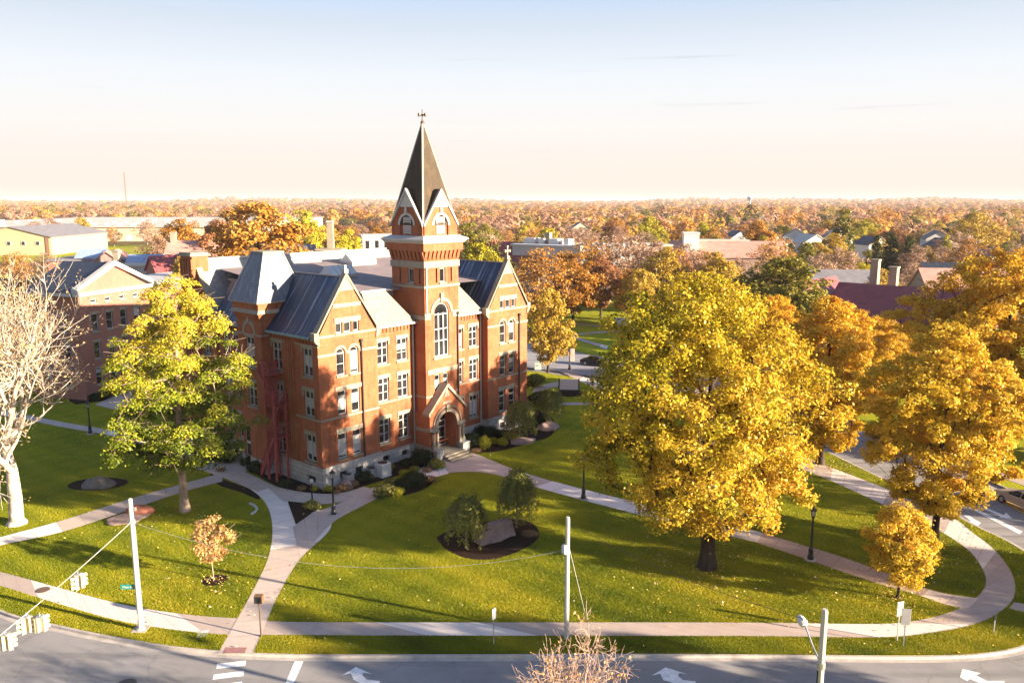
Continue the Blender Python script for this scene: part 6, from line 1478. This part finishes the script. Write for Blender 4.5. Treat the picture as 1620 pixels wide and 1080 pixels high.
# ================================================================== STREET FURNITURE
def lamp(label, xy, h=3.75, banner=False):
    t = thing("lamp_post", label, "lamp post", (xy[0], xy[1], 0), 0, None)
    m = MB(); m.lathe([(.42, 0), (.42, .06), (.40, .08)], 20); m.build("footing", M['concrete_kerb'], t)
    m = MB(); m.lathe([(.22, .06), (.22, .3), (.16, .42), (.17, .8), (.11, .95), (.085, 1.1), (.065, h-.85), (.10, h-.78), (.07, h-.70), (.05, h-.66)], 12); m.build("post", M['black'], t, smooth=False)
    l = MB(); l.lathe([(.12, h-.66), (.20, h-.25), (.19, h-.22)], 8); lo = l.build("lantern", M['lampglass'], t)
    c = MB(); c.lathe([(.25, h-.24), (.22, h-.16), (.10, h-.05), (.03, h+.08), (.0, h+.12)], 8)
    for k in range(4): a = k*math.pi/2+.4; c.beam((math.cos(a)*.125, math.sin(a)*.125, h-.66), (math.cos(a)*.205, math.sin(a)*.205, h-.24), .03)
    c.lathe([(.14, h-.70), (.15, h-.64)], 8); c.build("cap", M['black'], lo)
    if banner:
        b = MB(); b.box(.12, .75, -.02, .02, h-2.9, h-.95); b.build("banner", simple("faded_pink_banner", (0.52, 0.30, 0.26), .8, .25, 2), t)
        b = MB(); b.beam((0, 0, h-.93), (.8, 0, h-.93), .04); b.beam((0, 0, h-2.92), (.8, 0, h-2.92), .04); b.build("banner_arm", M['black'], t)
    return t
lamp("black lantern lamp post at the hall's front corner beside the walk", G(528, 814))
lamp("black lantern lamp post by the path left of the huge yellow-green tree", G(923, 789), 4.0)
lamp("black lantern lamp post on the brick-tinted path right of the huge yellow-green tree", G(1282, 885), 3.9)
lamp("black lantern lamp post with pink banner beside the back drive", G(901, 585), 4.2, True)
lamp("black lantern lamp post on the left walk behind the white-barked tree", G(143, 686), 3.6)
lp = thing("garden_lamp", "short dark lamp with round pale globe at the triangular bed", "lamp", (*G(494, 793), 0)); m = MB(); m.lathe([(.10, 0), (.07, .2), (.05, 1.5), (.09, 1.55), (.05, 1.6)], 10); m.build("post", M['black'], lp); m = MB(); m.lathe([(.05, 1.6), (.14, 1.68), (.18, 1.82), (.14, 1.96), (.03, 2.02)], 12); m.build("globe", M['lampglass'], lp)

# left signal pole with street sign
pl = thing("utility_pole", "pale tall pole with green street sign on the left verge", "pole", (*G(223, 995), 0))
m = MB(); m.lathe([(.16, .05), (.15, .5), (.125, 8.1), (.05, 8.15)], 14); m.build("shaft", M['pole'], pl)
m = MB(); m.box(-.42, .42, -.42, .42, 0, .05); m.lathe([(.26, .05), (.24, .12)], 12); m.build("base_plate", M['concrete_kerb'], pl)
m = MB(); m.lathe([(.20, 6.6), (.20, 6.85)], 12); m.box(-.08, .3, -.06, .06, 7.4, 7.6); m.build("clamp", M['metal'], pl)
m = MB(); m.tube([(.17, .02, .1), (.16, .02, 3.2), (.15, .02, 6.5)], .03, 6); m.build("conduit", M['metal'], pl); m = MB(); m.box(-.09, .09, -.21, -.15, .7, 1.05); m.build("access_cover", M['stone_grey'], pl)
sg = MB(); sg.box(-.98, -.16, -.015, .015, 2.55, 2.85); sgo = sg.build("street_sign", M['signgreen'], pl)
def text_mesh(name, body, size, mat, parent, loc, rot):
    cu = bpy.data.curves.new(name, 'FONT'); cu.body = body; cu.size = size; cu.align_x = 'CENTER'; cu.align_y = 'CENTER'; cu.extrude = .003
    tmp = bpy.data.objects.new(name, cu); col.objects.link(tmp); bpy.context.view_layer.update()
    me = bpy.data.meshes.new_from_object(tmp.evaluated_get(bpy.context.evaluated_depsgraph_get())); bpy.data.objects.remove(tmp)
    me.materials.clear(); me.materials.append(mat); o = link(bpy.data.objects.new(name, me), parent); o.location = loc; o.rotation_euler = rot; return o
text_mesh("lettering", "Main St", .2, M['signwhite'], sgo, (-.57, -.02, 2.69), (R(90), 0, 0))
PLX, PLY = pl.location[0], pl.location[1]
# span wire with signal heads over the junction
wa = Vector((PLX, PLY, 6.75)); wb_ = Vector(dep(-60, 1052, 30.5))
def cable(name, label, a, b, sag, r=.02, mat='metal', n=20):
    m = MB(); pts = []
    for k in range(n+1):
        t = k/n; p = a+(b-a)*t; pts.append((p.x, p.y, p.z-sag*4*t*(1-t)))
    m.tube(pts, r, 5); o = m.build(name, M[mat], None); tag(o, label, "cable"); return pts
cable("span_wire", "signal span wire running down from the left pole", wa, wb_, .15, .018, 'pole')
def signal(label, t, faces, dx=0):
    p = wa+(wb_-wa)*t; z = p.z-.15*4*t*(1-t); th_ = thing("traffic_signal", label, "traffic signal", (p.x+dx, p.y, z), 0); th_.scale = (.7,)*3
    m = MB(); m.tube([(0, 0, 0), (0, 0, -.28)], .03, 6); m.box(-.18, .18, -.18, .18, -.36, -.26); m.build("hanger", M['metal'], th_)
    for a in faces:
        rm = Matrix.Rotation(a, 4, 'Z'); mb = MB(); mb.box(-.17, .17, .10, .34, -1.42, -.34); mb.box(-.19, .19, .30, .34, -1.45, -.31); hz = mb.build("housing", M['yellow'], th_); hz.matrix_local = rm
        for k in range(3):
            v = MB(); zc = -.54-k*.34; pts = [(.145*math.cos(q), .145*math.sin(q)) for q in np.linspace(-.5, math.pi+.5, 10)]
            for i in range(9): v.add([(pts[i][0], .34, zc+pts[i][1]), (pts[i+1][0], .34, zc+pts[i+1][1]), (pts[i+1][0], .62, zc+pts[i+1][1]), (pts[i][0], .62, zc+pts[i][1])], [(0,1,2,3)])
            v.build("visor", M['yellow'], hz); l = MB(); l.prism([(.12*math.cos(q), .345, zc+.12*math.sin(q)) for q in np.linspace(0, 6.2832, 15)[:-1]], (0, .01, 0)); l.build("lens", M['black'], hz)
    return th_
signal("yellow signal head hanging alone over the sidewalk edge, nearest the left pole", .40, (-.5, 2.6), 0)
signal("yellow multi-faced signal cluster hanging over the street near the left edge", .69, (-.9, .7, 2.3), -.12)
signal("yellow two-faced signal head in the same cluster, its right-hand neighbour", .69, (-.3, 1.3), .52)
signal("yellow signal head cut by the left edge of the picture", .80, (-.7, .9), -.1)
# middle pole with cable and guy wire
pm_ = thing("utility_pole", "weathered pale pole rising from the front verge in the middle", "pole", (*G(896, 1010), 0)); m = MB(); m.lathe([(.15, 0), (.14, 1), (.12, 7.3), (.10, 7.45)], 12); m.build("shaft", M['pole'], pm_)
m = MB(); m.lathe([(.16, 5.25), (.2, 5.35), (.2, 5.7), (.14, 5.8)], 10, 0, (-.14, 0)); m.build("insulator", M['whitewall'], pm_)
pmv = Vector((pm_.location[0], pm_.location[1], 5.5))
cable("overhead_cable", "thin cable running left from the middle pole", pmv, Vector((PLX, PLY, 6.7)), 1.9, .010, 'metal', 30)
cable("guy_wire", "slanting guy wire of the middle pole", pmv+Vector((.1, 0, .1)), Vector((*G(936, 1012), 0)), 0, .011, 'metal', 4)
cable("overhead_cable", "thin cable dropping right from the middle pole over the lawn", pmv+Vector((.1, 0, 1.6)), Vector((12.5, 30.0, 8.3)), .5, .012, 'black', 16)
# right pole with cobra lamp
pr_ = thing("utility_pole", "pale pole with arm lamp at the bottom edge right of centre", "pole", (12.5, 30.0, 0)); m = MB(); m.lathe([(.17, 0), (.15, 1), (.125, 8.85), (.09, 8.95)], 14); m.build("shaft", M['pole'], pr_)
tip = Vector(dep(1274, 989, 31.4))-Vector((12.5, 30, 0)); m = MB(); m.tube([(0, 0, 6.55), tuple(Vector((0, 0, 6.55)).lerp(tip, .5)+Vector((0, 0, -.08))), tuple(tip)], .035, 7); am = m.build("lamp_arm", M['metal'], pr_)
m = MB(); m.lathe([(.02, 0), (.16, .06), (.20, .2), (.15, .42), (.05, .55)], 10); hd = m.build("lamp_head", M['whitewall'], am); hd.location = tip-Vector((0, 0, .05)); hd.rotation_euler = (R(-55), R(-25), 0)
m = MB(); m.tube([(-.15, -.05, .1), (-.14, -.05, 6.3)], .03, 6); m.build("conduit", M['black'], pr_); m = MB(); m.lathe([(.17, 6.4), (.17, 6.65)], 12); m.build("bracket", M['metal'], pr_)
# pedestrian signal
pg = thing("pedestrian_signal", "small brown pedestrian signal on a thin post at the crosswalk", "pedestrian signal", (*G(413, 1006), 0)); m = MB(); m.lathe([(.10, 0), (.05, .15), (.045, 2.15)], 10); m.build("post", M['bark'], pg)
m = MB(); m.box(-.24, .24, -.16, .16, 2.1, 2.58); hb_ = m.build("housing", simple("brown_signal_paint", (0.16, 0.085, 0.04), .55, .15, 4), pg); m = MB(); m.box(-.20, .20, -.25, -.16, 2.5, 2.55); m.box(-.20, -.17, -.25, -.16, 2.15, 2.5); m.box(.17, .20, -.25, -.16, 2.15, 2.5); m.build("visor", M['black'], hb_); m = MB(); m.box(-.17, .17, -.17, -.162, 2.15, 2.5); m.build("lens", M['black'], hb_)
def post_sign(label, xy, h, w, sh, rz, mat, tilt=0):
    t = thing("road_sign", label, "road sign", (xy[0], xy[1], 0), rz); m = MB(); m.box(-.03, .03, -.02, .02, 0, h); m.build("post", M['metal'], t)
    m = MB(); m.box(-w/2, w/2, -.05, -.03, h-sh, h+.03); m.build("plate", M[mat], t, bevel=.012); return t
post_sign("small white sign on a thin post at the front sidewalk in the middle", G(781, 1019), 2.2, .32, .62, .9, 'signwhite')
post_sign("grey-backed sign on a post at the sidewalk corner, left of the pair", G(1419, 1013), 2.4, .45, .85, .3, 'metal')
post_sign("grey-green backed sign on a post at the sidewalk corner, right of the pair", G(1429, 1022), 2.3, .5, .95, -.2, 'stone_grey')
post_sign("short dark post near the curved sidewalk's outer edge", G(1572, 1000), 1.1, .12, .3, 0, 'black')
for label, xy, w, h in (("white notice board on a dark base beside the path behind the hall", G(900, 622), 2.6, 1.9), ("white notice board between dark posts on the far lawn", G(984, 519), 3.0, 2.1)):
    t = thing("notice_board", label, "notice board", (*xy, 0), -.1); m = MB()
    for s in (-1, 1): m.box(s*w/2-.08, s*w/2+.08, -.08, .08, 0, h+.1)
    m.box(-w/2, w/2, -.05, .05, .25, .5); m.build("posts", M['black'], t); m = MB(); m.box(-w/2+.08, w/2-.08, -.06, .06, .5, h); m.build("board", M['signwhite'], t)
    m = MB(); m.lathe([(w*.75, 0.01), (w*.72, .10), (w*.3, .12)], 20); m.build("planting_base", M['mulch'], t)
tbx = thing("utility_box", "pale green utility box by the back drive", "utility box", (*G(851, 584), 0)); m = MB(); m.box(-.5, .5, -.4, .4, 0, 1.1); m.box(-.55, .55, -.45, .45, 1.1, 1.18); m.build("cabinet", simple("pale_green_box", (0.35, 0.42, 0.38), .5, .1, 3), tbx)
# cooling units against the recess wall
for (px, py), w, h, label in (((606, 752), 1.1, 1.25, "pale cooling unit nearer the walk by the front basement"), ((588, 753), .9, .8, "low grey cooling unit left of the pale one"), ((551, 765), .8, .9, "pale blue drum-like unit under the left gable window")):
    t = thing("cooling_unit", label, "air conditioner", (*G(px, py), 0), HANG); m = MB(); m.box(-w/2, w/2, -w/2, w/2, .05, h); m.box(-w/2-.04, w/2+.04, -w/2-.04, w/2+.04, 0, .06); m.build("case", M['metal'] if h < 1 else M['whitewall'], t, bevel=.03)
    g = MB(); g.lathe([(w*.4, h), (w*.4, h+.05), (w*.33, h+.06), (w*.1, h+.05)], 16); g.build("fan_grille", M['black'], t)
    g = MB()
    for k in range(6): g.box(-w/2+.08, w/2-.08, -w/2-.015, -w/2, .2+k*(h-.35)/6, .24+k*(h-.35)/6)
    g.build("louvre", M['stone_grey'], t)
# stones
def boulder(label, xy, s, seed, mat='rock', cat="boulder", rz=0):
    bm = bmesh.new(); bmesh.ops.create_icosphere(bm, subdivisions=4, radius=1); rr = random.Random(seed); ph = [rr.uniform(0, 6) for _ in range(9)]
    for v in bm.verts:
        c = v.co; k = 1+.16*math.sin(2.3*c.x+ph[0])+.14*math.sin(3.1*c.y+ph[1]+c.x)+.12*math.sin(4.2*c.z+ph[2])+.06*math.sin(7*c.x+5*c.y+ph[3])+.05*math.sin(9*c.z-6*c.y+ph[4])
        v.co = Vector((c.x*s[0]*k, c.y*s[1]*k, max(-.1, c.z*s[2]*k+s[2]*.45)))
    me = bpy.data.meshes.new("boulder"); bm.to_mesh(me); bm.free(); me.materials.append(M[mat]); me.polygons.foreach_set("use_smooth", [True]*len(me.polygons))
    o = link(bpy.data.objects.new("boulder", me)); o.location = (*xy, 0); o.rotation_euler[2] = rz; return tag(o, label, cat)
boulder("large grey boulder in the oval mulch bed at the left", G(160, 770), (1.25, .75, .62), 3, rz=.4)
boulder("flatter grey boulder at the left end of the oval mulch bed", G(142, 771), (.8, .6, .42), 4)
boulder("pale boulder on the bed right of the entrance", G(830, 700), (1.5, .7, .35), 5, 'pinkstone', rz=.3)
boulder("pale round boulder beside the dark drooping tree at the right of the hall", G(867, 678), (1.1, .9, .6), 6, 'pinkstone')
boulder("tan boulder by the foundation right of the hall's front corner", G(548, 772), (.55, .5, .4), 7, 'pinkstone')
# reddish flat stones left of the young tree
boulder("flat red sandstone slab lying on the lawn behind the left pole", G(200, 822), (1.6, .9, .16), 8, 'pinkstone', "stone slab", .5); M['redstone'] = simple("red_sandstone", (0.24, 0.09, 0.06), .9, .35, 2, 0, .2, .04)
boulder("dark red rough stone standing beside the flat sandstone slab", G(226, 812), (1.0, .6, .5), 9, 'redstone', "stone", .3)
# stone slab monument
ms_ = thing("stone_monument", "long pinkish stone slab leaning in the mulch bed between the weeping trees", "monument", (*G(784, 853), 0), R(36))
bm = bmesh.new(); bmesh.ops.create_cube(bm, size=1); bmesh.ops.subdivide_edges(bm, edges=bm.edges[:], cuts=7, use_grid_fill=True); rr = random.Random(4)
for v in bm.verts:
    x, y, z = v.co; n = .05*math.sin(9*x+3*z)+.04*math.sin(13*y-7*x)+rr.uniform(-.02, .02); v.co = Vector((x*3.1+n, y*(.95-.35*(z+.5))+n+.38*(z+.5), (z+.5)*1.15+n*.6+.1*math.sin(5*x)))
me = bpy.data.meshes.new("slab"); bm.to_mesh(me); bm.free(); me.materials.append(M['pinkstone']); np_obj("slab", me, ms_)
# bench-like low white edging near the young tree's bed
eg = MB(); pts = Gs([(395, 797), (402, 800), (407, 805), (404, 810), (398, 814)])
for a, b in zip(pts, pts[1:]): eg.beam((*a, .06), (*b, .06), .16, .14)
o = eg.build("garden_edging", M['whitewall']); tag(o, "short curved white edging on the lawn left of the walk junction", "edging")
hr = MB()
for s in (0, 1.25):
    hr.tube([(s, 0, 0), (s, 0, .85)], .025, 6)
hr.tube([(0, 0, .85), (1.25, 0, .85)], .025, 6); o = hr.build("handrail", M['black']); o.location = (*G(455, 776), 0); tag(o, "low black rail at the bed edge by the red fire escape", "handrail")

# ================================================================== VEHICLES
def car(label, xy, rz, paint):
    t = thing("car", label, "car", (xy[0], xy[1], -.12), rz)
    body = [(-2.35, .42), (-2.38, .62), (-2.3, .86), (-1.5, .98), (-.75, 1.0), (1.35, .98), (2.1, .92), (2.32, .78), (2.36, .5), (2.3, .32), (-2.25, .3)]
    bm = bmesh.new(); sec = [(-.90, .92), (-.84, 1.0), (.84, 1.0), (.90, .92)]; rings = []
    for y, k in sec: rings.append([bm.verts.new((x*(1 if abs(y) < .87 else .985), y, .62+(z-.62)*k)) for x, z in body])
    for a, b in zip(rings, rings[1:]):
        for i in range(len(body)): bm.faces.new((a[i], a[(i+1) % len(body)], b[(i+1) % len(body)], b[i]))
    bm.faces.new(rings[0][::-1]); bm.faces.new(rings[-1]); bmesh.ops.recalc_face_normals(bm, faces=bm.faces); me = bpy.data.meshes.new("body"); bm.to_mesh(me); bm.free(); me.materials.append(paint); bo = np_obj("body", me, t); bv = bo.modifiers.new("bevel", 'BEVEL'); bv.width = .06; bv.segments = 3
    cab = [(-1.75, .96), (-1.0, 1.38), (.35, 1.42), (1.3, .97)]; m = MB(); m.add([(x, s*(.82 if z < 1 else .62), z) for s in (-1, 1) for x, z in cab], [(0,1,2,3), (7,6,5,4), (0,4,5,1), (1,5,6,2), (2,6,7,3)]); m.build("glasshouse", M['glass'], t)
    m = MB(); m.prism([(-1.06, -.6, 1.385), (.38, -.6, 1.425), (.38, .6, 1.425), (-1.06, .6, 1.385)], (0, 0, .035))
    for s in (-1, 1):
        for a, b in ((0, 1), (2, 3)): m.beam((cab[a][0], s*(.82 if cab[a][1] < 1 else .62), cab[a][1]), (cab[b][0], s*(.82 if cab[b][1] < 1 else .62), cab[b][1]), .07, .05)
        m.beam((-.2, s*.82, .97), (-.25, s*.63, 1.4), .07, .05)
    m.build("roof", paint, t, bevel=.02)
    for x in (-1.45, 1.45):
        for s in (-1, 1):
            m = MB(); m.tube([(x, s*.72, .33), (x, s*.93, .33)], .33, 20); w = m.build("wheel", M['tyre'], t); m = MB(); m.tube([(x, s*.9, .33), (x, s*.945, .33)], .2, 14); m.build("rim", M['metal'], w)
    for s in (-1, 1):
        m = MB(); m.box(2.27, 2.37, s*.62-.18, s*.62+.18, .66, .80); m.build("headlight", M['lampglass'], t); m = MB(); m.box(-2.4, -2.3, s*.62-.18, s*.62+.18, .66, .82); m.build("taillight", simple("tail_red", (.3, .02, .02), .3, .1, 3), t)
        m = MB(); m.box(.75, .95, s*.95-.06, s*.95+.06, .98, 1.1); m.build("mirror", paint, t)
    return t
car("tan saloon car driving on the side street, cut by the right edge", (42.6, 63.9), math.atan2(2.6, -.7), M['carpaint'])
dc = car("dark parked car on the back drive behind the huge yellow-green tree", G(943, 578), -.45, M['cardark']); dc.location[2] = .05
dc = car("pale car on the back drive seen through the huge tree's leaves", G(985, 620), -.5, M['whitewall']); dc.location[2] = .05

far_forest(); wood()

# ================================================================== LAWN DETAIL: blades of grass and fallen leaves
def inside(P, poly):
    x, y = P[:, 0], P[:, 1]; c = np.zeros(len(P), bool); n = len(poly); j = n-1
    for i in range(n):
        xi, yi = poly[i]; xj, yj = poly[j]
        if yi != yj: c ^= ((yi > y) != (yj > y)) & (x < (xj-xi)*(y-yi)/(yj-yi)+xi)
        j = i
    return c
def scatter(rng, n, y_pow=1.0):
    Y = 41.6+(118-41.6)*rng.uniform(size=n)**y_pow; X = rng.uniform(-.70, .70, n)*Y; P = np.c_[X, Y]; k = inside(P, lawn_pts)
    for q in PATH_POLYS:
        lo, hi = q.min(0), q.max(0); b = k & (P[:, 0] > lo[0]) & (P[:, 0] < hi[0]) & (P[:, 1] > lo[1]) & (P[:, 1] < hi[1])
        if b.any(): idx = np.where(b)[0]; k[idx[inside(P[idx], q)]] = False
    d = P-np.array([-16.58, 67.9]); a = d@np.array([math.cos(HANG), math.sin(HANG)]); b = d@np.array([-math.sin(HANG), math.cos(HANG)])
    k &= ~((a > -1.2) & (a < 28.5) & (b > -1.6) & (b < 24))
    return P[k]
def grass():
    rng = rg(5); P = scatter(rng, 2000000, 1.8); n = len(P); th = rng.uniform(0, 6.28, n); w = rng.uniform(.012, .03, n); h = rng.uniform(.03, .075, n)
    ln = rng.normal(size=(n, 2))*.04; dx = np.cos(th)*w; dy = np.sin(th)*w
    V = np.stack([np.c_[P[:, 0]-dx, P[:, 1]-dy, np.zeros(n)], np.c_[P[:, 0]+dx, P[:, 1]+dy, np.zeros(n)], np.c_[P+ln, h]], 1).reshape(-1, 3)
    F = np.arange(3*n).reshape(-1, 3); q = .52+.12*np.sin(P[:, 0]*.9+np.sin(P[:, 1]*.7))*np.sin(P[:, 1]*1.1)+.16*np.sin(P[:, 0]*.23+P[:, 1]*.31+2*np.sin(P[:, 0]*.11))+.10*np.sin((P[:, 0]*.6+P[:, 1]*.8)*2.6)+.10*np.sin(P[:, 0]*.5-P[:, 1]*.23+3*np.sin(P[:, 1]*.13)); T = np.clip(.5+(q-.5)*1.35+rng.normal(size=n)*.12, 0, 1)
    mat = leaf_mat("grass_blade", [(0.0, (0.075, 0.11, 0.005)), (0.5, (0.225, 0.24, 0.009)), (1.0, (0.42, 0.36, 0.02))], .3)
    o = np_obj("grass", np_mesh("grass", V, F, [mat], T)); tag(o, "short mown grass of the campus lawn", "grass", None, "stuff")
def fallen():
    rng = rg(6); P = scatter(rng, 900, 1.5); n0 = len(P)
    c = np.array([G(1118, 897), G(1118, 897), G(1478, 856), G(1420, 946), G(1318, 742), G(338, 918), G(293, 808)]); k = rng.integers(0, len(c), 3000); r = np.abs(rng.normal(size=(3000, 2)))*4; a = rng.uniform(0, 6.28, 3000); Q = c[k]+np.c_[np.cos(a)*r[:, 0], np.sin(a)*r[:, 0]]
    Q = Q[inside(Q, lawn_pts)]; P = np.r_[P, Q]; n = len(P)
    V, F = leaf_quads(rng, np.c_[P, rng.uniform(.06, .13, n)], np.array([0, 0, 1.])+rng.normal(size=(n, 3))*.35, rng.uniform(.035, .085, n), .7)
    mat = leaf_mat("fallen_leaf", [(0.0, (0.20, 0.10, 0.03)), (0.5, (0.55, 0.36, 0.06)), (0.85, (0.62, 0.46, 0.14)), (1.0, (0.72, 0.66, 0.50))], .1)
    o = np_obj("fallen_leaves", np_mesh("fallen_leaves", V, F, [mat], rng.uniform(0, 1, n))); tag(o, "fallen leaves strewn over the lawn", "leaves", None, "stuff")
grass(); fallen()

# ------------------------------------------------------------------ thin autumn haze over the whole plain
hz = MB(); hz.box(-9500, 9500, -300, 9500, -3, 45); ho = hz.build("haze", [bpy.data.materials.new("haze_air")]); ho["kind"] = "stuff"; ho["label"] = "thin pale autumn haze"
hm = ho.data.materials[0]; hm.use_nodes = True; hn = hm.node_tree; hn.nodes.clear()
hout = hn.nodes.new("ShaderNodeOutputMaterial"); pv = hn.nodes.new("ShaderNodeVolumePrincipled"); pv.inputs["Color"].default_value = (.93, .86, .87, 1); pv.inputs["Density"].default_value = 0.00007
hn.links.new(pv.outputs[0], hout.inputs["Volume"])
